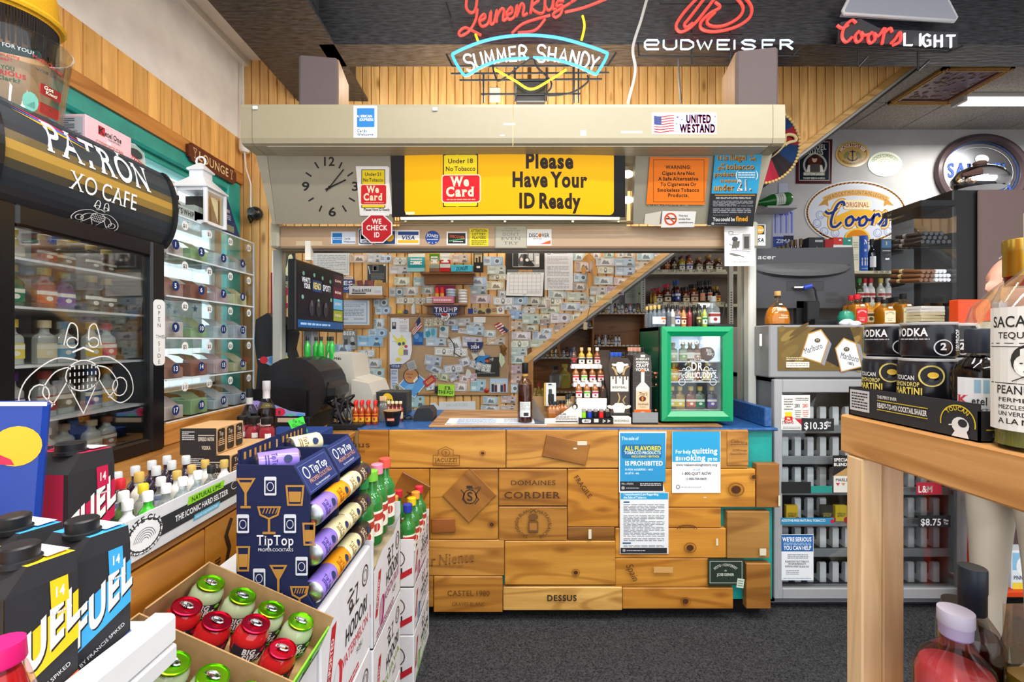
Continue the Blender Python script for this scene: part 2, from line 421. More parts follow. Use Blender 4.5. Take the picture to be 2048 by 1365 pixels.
def sheet(name,x0,y0,x1,y1,Y,bg,art=None,label=None,cat='sign',group=None,roll=0,mat='paper',t=.0012,parent=None,shape=None,bend=0):
 """a flat printed sheet facing the camera; art is in photo pixels. roll: degrees in its own plane"""
 mb=MB();o=at((x0+x1)/2,(y0+y1)/2,Y);f=front(Y,o);nb=6 if bend else 1
 pts=shape or[(x0,y0),(x1,y0),(x1,y1),(x0,y1)]
 p=[((px-1024)/F*Y-o.x,CZ-(py-682)/F*Y-o.z) for px,py in pts]
 ar=sum(p[i][0]*p[(i+1)%len(p)][1]-p[(i+1)%len(p)][0]*p[i][1] for i in range(len(p)))
 if ar<0:p=p[::-1]
 if bend:
  for i in range(nb):
   a=x0+(x1-x0)*i/nb;b=x0+(x1-x0)*(i+1)/nb;q=[((e-1024)/F*Y-o.x,CZ-(g-682)/F*Y-o.z) for e,g in((a,y1),(b,y1),(b,y0),(a,y0))]
   mb.add([(u,0,v) for u,v in q],[(0,1,2,3)],bg);mb.add([(u,t,v) for u,v in q],[(3,2,1,0)],bg)
 else:mb.prism(p,0,t,'y',bg)
 if art:art.emit(mb,f)
 if bend:
  w=abs(ax(x1,Y)-ax(x0,Y))
  mb.v=[(a,b-bend*((2*a/w)**2),c) for a,b,c in mb.v]
 ob=mb.build(name,mat,parent,label,cat if label else None,group,origin=(0,0,0))
 ob.location=o
 if roll:ob.rotation_euler=(0,math.radians(roll),0)
 return ob
ORD=['first','second','third','fourth','fifth','sixth','seventh','eighth','ninth','tenth','eleventh','twelfth','thirteenth','fourteenth','fifteenth','sixteenth','seventeenth','eighteenth','nineteenth','twentieth']
def bez(pts,n=6):
 """Catmull-Rom through points"""
 P=[Vector(p) for p in pts];out=[]
 for i in range(len(P)-1):
  a,b,c,d=P[max(0,i-1)],P[i],P[i+1],P[min(len(P)-1,i+2)]
  for j in range(n):
   t=j/n;out.append(.5*((2*b)+(c-a)*t+(2*a-5*b+4*c-d)*t*t+(3*b-a-3*c+d)*t**3))
 out.append(P[-1]);return out
# == room shell
YB,XL,YF,ZL,ZC=3.7,-2.19,5.2,3.735,3.87
def proc(name,c1,c2,scale,rough=.8,bump=0,bscale=None,dist=.003,detail=4,stretch=(1,1,1),lo=.35,hi=.65,spec=.5):
 m=bpy.data.materials.new(name);m.use_nodes=True;t=NT(m);MATS[name]=m;b=t.n['Principled BSDF']
 tc=t.new('ShaderNodeTexCoord');mp=t.new('ShaderNodeMapping');mp.inputs['Scale'].default_value=stretch;t.link(tc.outputs['Object'],mp.inputs[0])
 nz=t.new('ShaderNodeTexNoise',i_Scale=float(scale),i_Detail=float(detail));t.link(mp.outputs[0],nz.inputs['Vector'])
 r=t.new('ShaderNodeMapRange');r.inputs[1].default_value=lo;r.inputs[2].default_value=hi;t.link(nz.outputs['Fac'],r.inputs[0])
 mx=t.new('ShaderNodeMix',data_type='RGBA');mx.inputs[6].default_value=C(c1);mx.inputs[7].default_value=C(c2)
 t.link(r.outputs[0],mx.inputs[0]);t.link(mx.outputs[2],b.inputs['Base Color']);b.inputs['Roughness'].default_value=rough
 b.inputs['Specular IOR Level'].default_value=spec
 if bump:
  n2=nz
  if bscale:
   n2=t.new('ShaderNodeTexNoise',i_Scale=float(bscale),i_Detail=3.0);t.link(mp.outputs[0],n2.inputs['Vector'])
  bp=t.new('ShaderNodeBump');bp.inputs['Strength'].default_value=bump;bp.inputs['Distance'].default_value=dist
  t.link(n2.outputs['Fac'],bp.inputs['Height']);t.link(bp.outputs[0],b.inputs['Normal'])
 return m
proc('carpet','17181a','55565a',150,.95,.9,110,.006,5,lo=.3,hi=.75,spec=.1)
proc('plaster','e4e3e1','f0efed',6,.85,.15,60,.003)
proc('ceiling_white','e4e3df','eeece8',5,.9,.5,90,.004)
proc('ceiling_tile','8e8880','b5aea5',70,.9,.8,90,.006)
proc('grey_wall','a9a8a7','b6b4b2',3,.7,.1,50,.002)
proc('black_beam','17181b','3a3b40',60,.28,.7,45,.006,5,stretch=(.25,1,1.6),spec=.45)
proc('teal_paint','0f8f8a','18a59c',8,.45)
proc('blue_laminate','1d4a86','2f62a0',60,.35)
proc('cardboard','9c7a4f','b08c5e',25,.85,.15,120,.001)
proc('worn_top','7d5632','b08a5e',7,.45,.1,60,.001,6,stretch=(.5,3,3))
MB().box(-6,7,-1.8,YF,-.05,0,'333333').build('floor','carpet',kind='structure',label='dark grey looped carpet floor')
MB().box(XL-.12,XL,-1.8,YB+.1,3.076,3.95,'ffffff').build('wall_left','plaster',kind='structure')
lw=empty('wall_left_lower',(XL,0,0),kind='structure')
MB().box(-.12,-.02,-1.8,.55,0,3.076,'b8894e').build('end_panel','wood_z',lw)
MB().box(-.12,-.02,3.5,YB,0,3.076,'b8894e').build('corner_panel','wood_z',lw)
MB().box(-.12,-.02,.55,3.5,0,1.12,'b8894e').build('sill_panel','wood_z',lw)
MB().box(-.12,-.02,.55,3.5,2.706,3.076,'b8894e').build('head_panel','wood_z',lw)
y=.4;k=0
bands=[]
while y<YB-.01:
 w=min(.098*random.uniform(.9,1.1),YB-y)
 if w<.02:break
 m=MB().prism([(y+.002,-.02),(y+w-.002,-.02),(y+w-.005,0),(y+.005,0)],0,1,'z',jit('f0bd72',.12))
 m.v=[(b,a,2.796+c*.28) for a,b,c in m.v]
 m.build('board','wood_z',lw,origin=(0,y+w/2,2.9));y+=w
MB().box(-.02,.022,.4,YB-.03,2.706,2.796,'c98a45').build('head_trim','wood_y',lw,origin=(0,2,2.75))
wn=empty('window_1',(XL,0,0),kind='structure')
MB().bbox(-.04,.02,3.48,3.64,1.0,2.70,'169a94',.01).build('casing','teal_paint',wn)
MB().bbox(-.05,.02,.5,3.48,2.6,2.70,'169a94',.01).build('casing','teal_paint',wn)
MB().bbox(-.14,-.02,.5,3.4,2.56,2.62,'0c6a68',.006).build('valance_rail','teal_paint',wn)
for yy in(.55,1.5,2.45,3.45):
 MB().bbox(-.16,-.08,yy-.03,yy+.03,1.1,2.58,'eceef0',.006).build('mullion','painted_metal',wn)
for zz in(1.12,1.85,2.5):
 MB().bbox(-.16,-.08,.55,3.48,zz-.025,zz+.025,'eceef0',.006).build('sash_rail','painted_metal',wn)
MB().box(-.125,-.12,.55,3.48,1.1,2.58,'ffffff').build('pane','pane',wn)
m=MB();a=Art(False)
a.rect(2.0,1.4,3.3,1.75,'c3dff0',nx=1)
for i in range(26):a.star(random.uniform(2.05,3.25),random.uniform(1.43,1.72),random.uniform(.018,.035),'6fa3cf')
a.rect(2.0,2.2,3.3,2.4,'cfe6f4')
for i in range(18):a.star(random.uniform(2.05,3.25),random.uniform(2.22,2.38),random.uniform(.018,.03),'6fa3cf')
a.emit(m,frame_fn((-.06,0,0),(0,1,0),(0,0,1)));m.build('star_curtain','paper',wn)
wb=empty('wall_back',(0,YB,0),kind='structure')
MB().prism([(XL-.1,0),(.13,0),(.13,1.33),(3.45,3.87),(XL-.1,3.87)],.02,.06,'y','6a4424').build('backing','wood_z',wb)
def diag(x):return 0 if x<.13 else 1.336+.7668*(x-.146)
x=XL-.07;i=0
while x<3.4:
 w=.069*random.uniform(.96,1.04);x0,x1=x+.0015,x+w-.0015
 if x1>.12>x0:x1=.128
 b0,b1=diag(x0),diag(x1)
 if min(b0,b1)>3.8:break
 m=MB();col=jit('f0c07c',.1);g=.006
 for(xa,xb,ya,yb) in((x0,x0+g,.012,0),(x0+g,x1-g,0,0),(x1-g,x1,0,.012)):
  za,zb=diag(xa+1e-6),diag(xb)
  m.add([(xa,ya,za),(xb,yb,zb),(xb,yb,3.87),(xa,ya,3.87)],[(0,1,2,3)],col)
 m.add([(x0,.012,b0),(x0,.03,b0),(x0,.03,3.87),(x0,.012,3.87),(x1,.012,b1),(x1,.03,b1),(x1,.03,3.87),(x1,.012,3.87)],[(0,1,2,3),(4,7,6,5),(0,4,5,1)],col)
 m.build('board','wood_z',wb,origin=((x0+x1)/2,0,0));x+=w;i+=1
def dtrim(x0,x1,lo,hi,y0,y1,col,name,mat='wood_x'):
 m=MB();m.prism([(x0,1.336+.7668*(x0-.146)+lo),(x1,1.336+.7668*(x1-.146)+lo),(x1,1.336+.7668*(x1-.146)+hi),(x0,1.336+.7668*(x0-.146)+hi)],y0,y1,'y',col)
 return m.build(name,mat,wb)
dtrim(.10,3.45,-.045,.015,-.025,.05,'e8bc78','stair_trim')
dtrim(.13,3.45,-.075,-.05,.0,.10,'b8b4ab','stair_edge','painted_metal')
dtrim(.13,3.45,-.1,-.075,.05,.9,'4a4540','stair_soffit','plastic')
MB().box(.098,.172,-.02,.05,.0,1.33,'b9803f').build('end_post','wood_z',wb)
MB().box(-2.3,7,YF,YF+.1,0,3.95,'ffffff').build('wall_far','grey_wall',kind='structure')
MB().box(6.9,7,-1.8,YF,0,3.95,'ffffff').build('wall_right','grey_wall',kind='structure')
MB().box(XL,-1.5,-1.8,YB,ZL,ZL+.05,'ffffff').build('ceiling_left','ceiling_white',kind='structure')
MB().box(XL,7,-1.8,3.2,ZC+.03,ZC+.08,'ffffff').build('ceiling','ceiling_white',kind='structure')
cr=empty('ceiling_right',(0,0,ZC),kind='structure')
MB().box(-1.3,7,3.1,YF,.02,.06,'8d877e').build('grid','ceiling_tile',cr)
for ix in range(-2,6):
 for iy in range(-2,2):
  x0=3.81+ix*.61;y0=4.0+iy*.61
  if(ix,iy)==(0,0) or y0>YF-.05:continue
  MB().bbox(x0+.006,x0+.604,y0+.006,min(y0+.604,YF),-.003,.02,'ffffff',.006).build('tile','ceiling_tile',cr,origin=(x0,y0,0))
MB().box(-1.27,6.9,2.99,3.23,3.4,ZC,'1b1c1e').build('beam','black_beam',kind='structure',label='black painted ceiling beam over the counter',origin=(0,2.99,3.4))
yb=empty('beam_side',(-1.5,0,3.4),kind='structure')
MB().box(-.23,.23,-1.8,YB,.02,.38,'1b1c1e').build('web','black_beam',yb)
MB().box(-.24,.33,-1.8,YB,0,.02,'1b1c1e').build('flange','black_beam',yb)
MB().box(XL-.001,XL+.05,-1.8,YB,ZL-.05,ZL,'e6e4df').build('trim_1','painted_metal',kind='structure')
op=empty('ceiling_panel',(4.11,4.3,ZC),label='ornate dark red ceiling panel in a gilded frame',cat='panel')
m=MB().box(-.24,.24,-.24,.24,-.012,0,'5d3d3a')
for i in range(70):
 x0,y0=random.uniform(-.22,.22),random.uniform(-.22,.22);m.sphere((x0,y0,-.012),random.uniform(.012,.03),jit('7a5c58',.2),6,4,(1,1,.4))
m.build('relief','painted_metal',op)
for sx,sy,hx,hy in((0,-.285,.31,.025),(0,.285,.31,.025),(-.285,0,.025,.31),(.285,0,.025,.31)):
 m=MB().bbox(sx-hx,sx+hx,sy-hy,sy+hy,-.03,0,'b0813a',.006)
 for i in range(26):
  t=-.3+.6*i/25;m.sphere((sx+(t if hx>hy else 0),sy+(t if hy>hx else 0),-.03),.012,'c99a4c',6,4)
 m.build('gilt_frame','painted_metal',op)
for sx,sy,hx,hy in((0,-.25,.26,.012),(0,.25,.26,.012),(-.25,0,.012,.26),(.25,0,.012,.26)):
 MB().bbox(sx-hx,sx+hx,sy-hy,sy+hy,-.024,0,'6b3a24',.004).build('inner_frame','painted_metal',op)
def fixture(x,y,z,l,label,parent_group='fluorescent strip lights on the ceiling'):
 e=empty('fluorescent_light',(x,y,z),label=label,cat='ceiling light',group=parent_group)
 MB().bbox(-l/2,l/2,-.06,.06,-.045,0,'d9d8d4',.006).build('housing','painted_metal',e)
 for s in(-1,1):
  MB().tube([(-l/2+.03,s*.045,-.065),(l/2-.03,s*.045,-.065)],.018,8,'ffffff').build('tube','glow',e)
  MB().bbox(s*(l/2)-.02,s*(l/2)+.02,-.07,.07,-.09,0,'c9c8c4',.005).build('end_cap','painted_metal',e)
fixture(5.05,4.48,ZC,1.3,'white twin-tube strip light on the tiled ceiling at the far wall')
for i,(x,y,z,l) in enumerate(TUBES):
 if i!=3:fixture(x,y,z+.1,l,'long twin-tube strip light on the white ceiling, '+ORD[i]+' row')
# == overhead cigarette canopy with clock and signs
def tilted(Y0,py0,Y1,py1,o=(0,0,0)):
 z0,z1=az(py0,Y0),az(py1,Y1);b=(Y1-Y0)/(z1-z0);a=Y0-b*z0;n=Vector((0,-1,b)).normalized()
 def f(u,v,d):
  py=-v;Y=(a+b*CZ)/(1+b*(py-682)/F);return((u-1024)/F*Y+n.x*d-o[0],Y+n.y*d-o[1],CZ-(py-682)/F*Y+n.z*d-o[2])
 return f
Y_T,Y_P0,Y_P1,Y_F=2.2,2.32,2.5,2.575
cn=empty('cigarette_canopy',(0,2.4,1.97),label='cream overhead cigarette canopy with built-in clock hung over the counter',cat='canopy')
CRM='989179'
def cpart(m,name,mat='painted_metal',sub=None):
 o=(0,2.4,1.97);m.v=[(p[0],p[1]-o[1],p[2]-o[2]) for p in m.v]
 return m.build(name,mat,sub or cn)
zt,zb=az(206,Y_T),az(288,Y_T)
prof=[(Y_T+.015,zt),(Y_T+.003,zt-.005),(Y_T,zt-.02),(Y_T,zb+.03),(Y_T+.008,zb+.008),(Y_T+.025,zb),(Y_T+.2,zb),(Y_T+.75,zb+.02),(Y_T+.75,zt)]
xl,xr=ax(481,Y_T),ax(1571,Y_T)
cuts=[xl,ax(504,Y_T),ax(1026,Y_T),ax(1546,Y_T),xr]
for i in range(4):
 cpart(MB().prism(prof,cuts[i]+.0012,cuts[i+1]-.0012,'x',CRM),'end_cap' if i in(0,3) else 'top_panel')
cpart(MB().box(ax(530,Y_T),ax(1540,Y_T),Y_T+.02,Y_T+.13,zb-.003,zb,'a9a48f'),'underside_mesh')
tf=tilted(Y_P0,297,Y_P1,448)
def tpanel(x0t,x1t,x0b,x1b,col,name,th=.03):
 m=MB();q=[tf(x0t,-295,0),tf(x1t,-295,0),tf(x1b,-448,0),tf(x0b,-448,0)]
 b=[tf(x0t,-295,-th),tf(x1t,-295,-th),tf(x1b,-448,-th),tf(x0b,-448,-th)]
 m.add(q+b,[(3,2,1,0),(4,5,6,7),(0,1,5,4),(1,2,6,5),(2,3,7,6),(3,0,4,7)],col);return cpart(m,name)
ckp=tpanel(533,780,552,786,'9c9887','clock_panel',.05)
tpanel(508,532,545,551.5,'aca793','side_cheek',.1)
tpanel(1272,1522,1266,1488,'979483','notice_panel',.05)
tpanel(1523,1548,1489,1504,'aca793','side_cheek',.1)
a=Art()
CX,CY=659,374
for n,x,y in(('12',657,331),('3',711,381),('6',665,432),('9',612,381)):
 a.text(n,x,y,17,'1a1a1a',w=27 if n=='12' else 17,b=1.2)
for(x0,y0,x1,y1) in((629.5,324,637,336),(684,324,678,336.5),(611.5,345,623,352.5),(706,344.5,695,352),(627.5,395.5,617,402),(698,395.5,710,402.5),(643.5,411,638.5,423),(685,411,692.5,423)):
 a.line([(x0,y0),(x1,y1)],3.2,'1a1a1a')
cpart(a.emit(MB(),tf),'dial_print','paper',ckp)
a=Art();a.line([(653,382),(688,338)],2.2,'0a0a0a');cpart(a.emit(MB(),tf,base=.006),'minute_hand','paper',ckp)
a=Art();a.line([(651,378.5),(692,359)],2.6,'0a0a0a');a.ell(659.5,374,3,3,'0a0a0a');cpart(a.emit(MB(),tf,base=.004),'hour_hand','paper',ckp)
m=MB();bq=[tf(780,-296,-.03),tf(1272,-296,-.03),tf(1266,-452,-.03),tf(786,-452,-.03)]
m.add([(p[0],p[1]+.12,p[2]) for p in bq],[(3,2,1,0)],'d9d2bd');cpart(m,'bay_back')
for k,(px,py) in enumerate(((1256,350),(1256,402))):
 p=tf(px,-py,-.03);cpart(MB().lathe([(1e-5,-.02),(.02,-.01),(.022,.01),(.014,.03)],10,'fff6e0',p,Matrix.Rotation(math.pi/2,4,'Y')),'bulb','glow')
p0,p1=tf(800,-437,-.02),tf(1240,-437,-.02)
cpart(MB().tube([p0,p1],.011,8,'fff3d0'),'lamp_tube','glow')
for py,r in((443,.006),(447,.004)):
 cpart(MB().tube([tf(786,-py,.004),tf(1266,-py,.004)],r,6,'cfc6a8'),'shelf_rail','metal')
for px in(812,905,1010,1145,1236):cpart(MB().bbox(*[v for t in zip(Vector(tf(px,-444,0))-Vector((.008,.012,.006)),Vector(tf(px,-444,0))+Vector((.008,.004,.008))) for v in t],'a8a28c',.002),'rail_clip','metal')
area('canopy_lamp',(0.0,2.55,2.33),(math.radians(-70),0,0),1.1,.1,5,(1,.9,.65))
zf0,zf1=az(452,Y_F),az(496,Y_F)
m=MB().prism([(Y_F,zf0),(Y_F,zf1+.01),(Y_F+.01,zf1),(Y_F+.06,zf1),(Y_F+.06,zf0)],ax(560,Y_F),ax(1500,Y_F),'x','b79b7c');cpart(m,'lower_fascia')
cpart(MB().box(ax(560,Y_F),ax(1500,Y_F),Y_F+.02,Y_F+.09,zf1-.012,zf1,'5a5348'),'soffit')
cpart(MB().bbox(ax(545,Y_F),ax(562,Y_F),Y_F-.03,Y_F+.16,az(497,Y_F),az(445,Y_F),'aca793',.01),'corner_block')
cpart(MB().bbox(ax(1497,Y_F),ax(1512,Y_F),Y_F-.03,Y_F+.16,az(497,Y_F),az(445,Y_F),'aca793',.01),'corner_block')
cpart(MB().bbox(ax(547,2.7),ax(566,2.7),2.68,2.74,1.0,1.99,'a9aba3',.008),'post')
cpart(MB().bbox(ax(1494,2.62),ax(1510,2.62),2.60,2.66,1.0,1.99,'c9cbc4',.006),'post')
cpart(MB().bbox(ax(1480,2.74),ax(1494,2.74),2.72,2.78,1.0,1.99,'9ea29a',.006),'post')
for px,py in((511,216),(870,219)):
 p=at(px,py,Y_T);cpart(MB().bbox(p.x-.012,p.x+.012,p.y-.008,p.y,p.z-.008,p.z+.008,'eeeeea',.002),'plastic_clip','plastic')
for(x0,y0,x1,y1) in((1007,246,1030,250),(1000,269,1009,272),(1161,260,1172,271),(1242,262,1285,266)):
 a=Art();a.rect(x0,y0,x1,y1,'ece8dc');cpart(a.emit(MB(),front(Y_T)),'tape_remnant','paper')
def tsheet(name,pts,bg,art,label,cat='sign',d=.004,mat='paper',fn=None):
 fn=fn or tf;m=MB();a=Art();a.poly(pts,bg);a.it+=[(v,f,c,l+2) for v,f,c,l in art.it];a.emit(m,fn,base=d)
 m2=[fn(x,-y,d-.002) for x,y in pts];m.add(m2,[tuple(range(len(m2)))],bg)
 return m.build(name,mat,None,label,cat)
def we_card(a,x0,y0,w,h,top,small=True):
 """yellow panel with the red We Card badge"""
 a.rect(x0,y0,x0+w,y0+h,'f2d81e');a.frame(x0,y0,x0+w,y0+h,w*.03,'1a1a1a')
 a.text(top,x0+w/2,y0+h*.16,h*.085,'2a1a10',w=w*.74,b=1.2);a.text('No Tobacco',x0+w/2,y0+h*.31,h*.085,'2a1a10',w=w*.88,b=1.2)
 a.rr(x0-w*.06,y0+h*.38,x0+w*1.09,y0+h*.93,h*.06,'f8e6c8');a.rr(x0-w*.03,y0+h*.4,x0+w*1.06,y0+h*.91,h*.05,'d8202a')
 a.text('We',x0+w*.5,y0+h*.6,h*.17,'fbeecb',w=w*.55,b=2,sf=True);a.text('Card',x0+w*.5,y0+h*.8,h*.17,'fbeecb',w=w*.85,b=2,sf=True)
 a.greek(x0+w*.1,y0+h*.85,x0+w*.95,y0+h*.885,1,'f0c0a0')
a=Art();a.rect(721,334,779,431,'f2f2ee',up=0);we_card(a,724,339,46,76,'Under 21');a.text('Please Have ID Ready',754,421,5.2,'222222',w=52,b=1)
tsheet('notice',[(712,332),(776,332),(785,428),(720,429)],'f0f0ec',a,'white age notice reading Under 21 No Tobacco beside the clock')
oc=[(755+33*math.cos(math.radians(22.5+45*i)),456+31*math.sin(math.radians(22.5+45*i))) for i in range(8)]
a=Art();a.poly([(755+30.5*math.cos(math.radians(22.5+45*i)),456+28.5*math.sin(math.radians(22.5+45*i))) for i in range(8)],'c8202a')
for t,y,w in(('WE',446,19),('CHECK',459,42),('ID',473,12)):a.text(t,755,y,9.5,'f6f2f0',w=w,b=1.6)
tsheet('octagonal_sign',oc,'f0eeee',a,'red octagonal stop-style sign reading WE CHECK ID',d=.012)
a=Art();a.rr(810,303,1227,430,9,'f6b800');a.rect(812,424,830,429,'f8efc0')
we_card(a,888,312,68,102,'Under 18')
for t,y,w in(('Please',338,97),('Have Your',375,150),('ID Ready',417,123)):a.text(t,1099,y,28,'2b2018',w=w,b=2)
m=MB();b=Art();b.rect(784,300,1250,434,'17161a',nx=16);b.it+=[(v,f,c,l+1) for v,f,c,l in a.it]
def ysign(u,v,d):
 p=Vector(tf(u,v,d+.004));p.y-=.035*(1-((u-1017)/233)**2)*0.6;return tuple(p)
def subdiv_it(it,n=12):
 out=[]
 for v,f,c,l in it:
  xs=[p[0] for p in v]
  if len(f)==1 and len(v)>3 and max(xs)-min(xs)>60:
   x0,x1=min(xs),max(xs);
   for i in range(n):
    lo,hi=x0+(x1-x0)*i/n,x0+(x1-x0)*(i+1)/n
    q=clipx(clipx(v,lo,1),hi,-1)
    if len(q)>2:out.append((q,[tuple(range(len(q)))],c,l))
  else:out.append((v,f,c,l))
 return out
def clipx(poly,x,s):
 r=[]
 for i in range(len(poly)):
  a,b=poly[i],poly[(i+1)%len(poly)];ia,ib=(a[0]-x)*s>=0,(b[0]-x)*s>=0
  if ia:r.append(a)
  if ia!=ib:
   t=(x-a[0])/(b[0]-a[0]);r.append((x,a[1]+(b[1]-a[1])*t))
 return r
b.it=subdiv_it(b.it);b.emit(m,ysign)
m.build('backlit_sign','glow_soft',None,'large yellow and black backlit sign reading Please Have Your ID Ready','sign')
a=Art();a.frame(1306,319,1407,403,1.2,'9a4a10')
for t,y,w in(('WARNING:',337,51),('Cigars Are Not',349,66),('A Safe Alternative',360,80),('To Cigarettes Or',371,72),('Smokeless Tobacco',382.5,84),('Products.',393,42)):
 a.text(t,1356,y,6.6,'2a1505',w=w,b=1.3,sf=True)
tsheet('notice',[(1299,313),(1417,315),(1408,409),(1292,408)],'f07d14',a,'orange paper notice warning that cigars are not a safe alternative',d=.008)
a=Art();a.rect(1297,411,1376,413.5,'333333',up=0);a.text('X',1417,377,9,'222222',w=6,b=1)
tsheet('sign_remnant',[(1297,405),(1376,405),(1376,412),(1297,412)],'b9b6a6',Art().text('GENERICS 07',1335,411,6,'333333',w=74,b=1),'line of black capital letters half hidden under the orange notice',d=.002)
a=Art();BL,GO='2a9fd0','f0a818'
a.poly([(1429,296),(1523,296),(1513,386),(1421,386)],BL);a.rect(1430,297,1470,304,'20303a');a.greek(1432,298,1468,303,1,'b0c4cc')
def sh(t,x,y,h,w,c=GO):a.text(t,x+.8,y+.8,h,'20303a',w=w,b=1.5);a.text(t,x,y,h,c,w=w,b=1.5)
sh('It is',1444,319,9,22);sh('illegal',1474,319,11.5,35);sh('to',1500,313,5,7);sh('sell',1504,320,6,12)
sh('or',1444,330,6,8);sh('give',1441,338,7,14);sh('tobacco',1479,338,11,57);sh('products',1448,352,9,42)
a.greek(1474,342,1508,356,3,'e6f4fa');a.text('(',1471,354,13,'ffffff');a.text(')',1512,354,13,'ffffff')
sh('to anyone',1455,363,6,33);sh('under',1446,380,12,41);sh('21.',1487,380,21,30,'ffffff')
a.greek(1428,388,1508,390.5,1,GO,words=False);a.greek(1430,393,1500,397,2,'d8d8d8',al='c')
a.greek(1424,400,1504,412,5,'9a9aa0');a.greek(1424,415,1500,425,3,'9a9aa0');a.greek(1424,428,1456,430,1,'9a9aa0')
a.text('You could be',1446,441,7.5,'f2f2f2',w=44,b=.8);a.text('fined',1482,441,9.5,GO,w=24,b=1.5);a.ell(1424,446,3,3,'b8b8b8',10);a.greek(1429,445,1452,447,1,'9a9aa0')
tsheet('poster',[(1429,296),(1523,296),(1504,452),(1413,449)],'23262b',a,'tall blue and black poster about selling tobacco to anyone under 21',d=.012)
a=Art();a.ring(1340,437,11,11,3.4,'d85028');a.rect(1331,435,1349,438,'222222');a.line([(1332,429),(1348,445)],3,'d85028',up=1)
for t,y in(('This is a',432),('smoke-free',438.5),('establishment.',445.5)):a.text(t,1356,y,3.6,'222222',al='l',w=18 if t[0]=='T' else(23 if t[0]=='s' else 30),b=1)
tsheet('notice',[(1324,421),(1391,422),(1387,453),(1321,454)],'ecece8',a,'small white no smoking card with red barred circle',d=.01)
tsheet('tape',[(1290,428),(1322,422),(1318,452),(1288,447)],'d6d2c2',Art(),'crumpled clear tape left of the no smoking card','tape',d=.004)
a=Art();a.rect(714,216,749,254,'1873b8');a.text('AMERICAN',729,234.5,5,'ffffff',w=31,b=.6);a.text('EXPRESS',733,241.5,5,'ffffff',w=28,b=.6)
a.text('Cards',714,264,5.4,'3a506a',al='l',w=20,b=1);a.text('Welcome',714,271,5.4,'3a506a',al='l',w=33,b=1)
sheet('card_decal',707,211,754,275,Y_T-.001,'dde3ea',a,'blue and white American Express cards welcome decal on canopy top','sticker')
a=Art()
def flag(a,x0,y0,w,h,wave=1.5):
 n=8
 for s in range(13):
  t=[];b=[]
  for i in range(n+1):
   x=x0+w*i/n;o=wave*math.sin(i/n*5);t.append((x,y0+h*s/13+o));b.append((x,y0+h*(s+1)/13+o))
  a.poly(t+b[::-1],'b8242c' if s%2==0 else 'f0eeea',up=0)
 t=[];b=[]
 for i in range(4):x=x0+w*i/n;o=wave*math.sin(i/n*5);t.append((x,y0+o));b.append((x,y0+h*7/13+o))
 a.poly(t+b[::-1],'2a3a78')
 for r in range(4):
  for c in range(5):a.rect(x0+w*(.02+.07*c),y0+h*(.04+.125*r)+wave*math.sin((.03+.07*c)*5),x0+w*(.045+.07*c),y0+h*(.08+.125*r)+wave*math.sin((.03+.07*c)*5),'e8e8f0',up=0)
flag(a,1308,231,40,33)
for x,y,r in((1355,234,3.5),(1364,239,2.5),(1353,247,2.2),(1430,233,2.5),(1429,244,2)):a.star(x,y,r,'2a3a88')
for t,y,w,x in(('UNITED',245,50,1397),('WE STAND',264,71,1395)):a.text(t,x+.8,y+.8,15.5,'b8242c',w=w,b=1.8);a.text(t,x,y,15.5,'1c2c8c',w=w,b=1.8)
sheet('bumper_sticker',1304,225,1433,268,Y_T-.001,'f4f4f2',a,'white bumper sticker reading UNITED WE STAND with waving flag','sticker')
a=Art();a.rect(665,466,684,487,'1873b8');a.greek(666,474,683,480,2,'cfe0ee');a.text('Cards',687,479,4,'3a506a',al='l',w=14,b=.8);a.text('Welcome',687,485,4,'3a506a',al='l',w=23,b=.8)
sheet('card_decal',662,463,711,488,Y_F-.001,'d5dde6',a,'small American Express cards welcome decal on lower fascia','sticker')
a=Art();a.rr(718,458,744,488,4,'27406e');a.rr(720,460,742,486,3,'dfe4ec');a.rect(722,462,728,478,'20509a',0);a.rect(729,462,735,478,'c22030',0);a.rect(736,462,741,478,'208040',0);a.text('JCB',731,485,4.5,'27406e',w=15,b=1)
sheet('card_decal',717,457,745,490,Y_F-.001,'e8eaee',a,'small JCB card decal partly behind the octagonal sign','sticker')
a=Art();a.rect(751,462,790,488,'27406e');a.ell(766,474,9,9,'c84a20');a.ell(779,474,9,9,'e8a820')
sheet('card_decal',750,460,792,489,Y_F-.001,'e8eaee',a,'dark decal with overlapping red and gold circles behind octagonal sign','sticker')
a=Art();a.rect(796,463,837,470,'1f4488');a.rect(796,480,837,486,'e8b820');a.text('VISA',816,479,8,'1f4488',w=27,b=1.5,sh=.25)
sheet('card_decal',793,460,839,489,Y_F-.001,'f0f0ee',a,'white Visa decal with blue and gold bars on lower fascia','sticker')
a=Art();a.ell(865,475,14,13,'1f4aa0');a.text('JONES',865,474,5.5,'f0f0f0',w=23,b=1,rot=8);a.greek(854,477,876,480,1,'e8e8e8');a.star(858,485,1.5,'fff'.ljust(6,'f'));a.star(865,486,1.5,'ffffff');a.star(872,485,1.5,'ffffff')
sheet('round_sticker',850,461,880,489,Y_F-.001,'1a3f90',a,'round blue campaign sticker reading JONES on lower fascia','sticker',shape=[(865+14.5*math.cos(i*.3142),475+13.8*math.sin(i*.3142)) for i in range(20)])
a=Art();a.rect(896,466,931,487,'18181a');a.text('DISCOVER',914,476,5,'e0602a',w=30,b=1,rot=6);a.line([(898,482),(930,477)],2.5,'3a9a60');a.greek(906,481,926,485,1,'e8e8e8')
sheet('card_decal',893,463,934,490,Y_F-.001,'eceae6',a,'white decal with a tilted black Discover card on lower fascia','sticker')
a=Art()
for t,y,w in(('ATTENTION',463.5,32),('LOTTERY',470.5,27),('PLAYERS',477.5,27)):a.text(t,958,y,4.8,'2a2608',w=w,b=1)
a.greek(943,480,973,490,5,'6a6010')
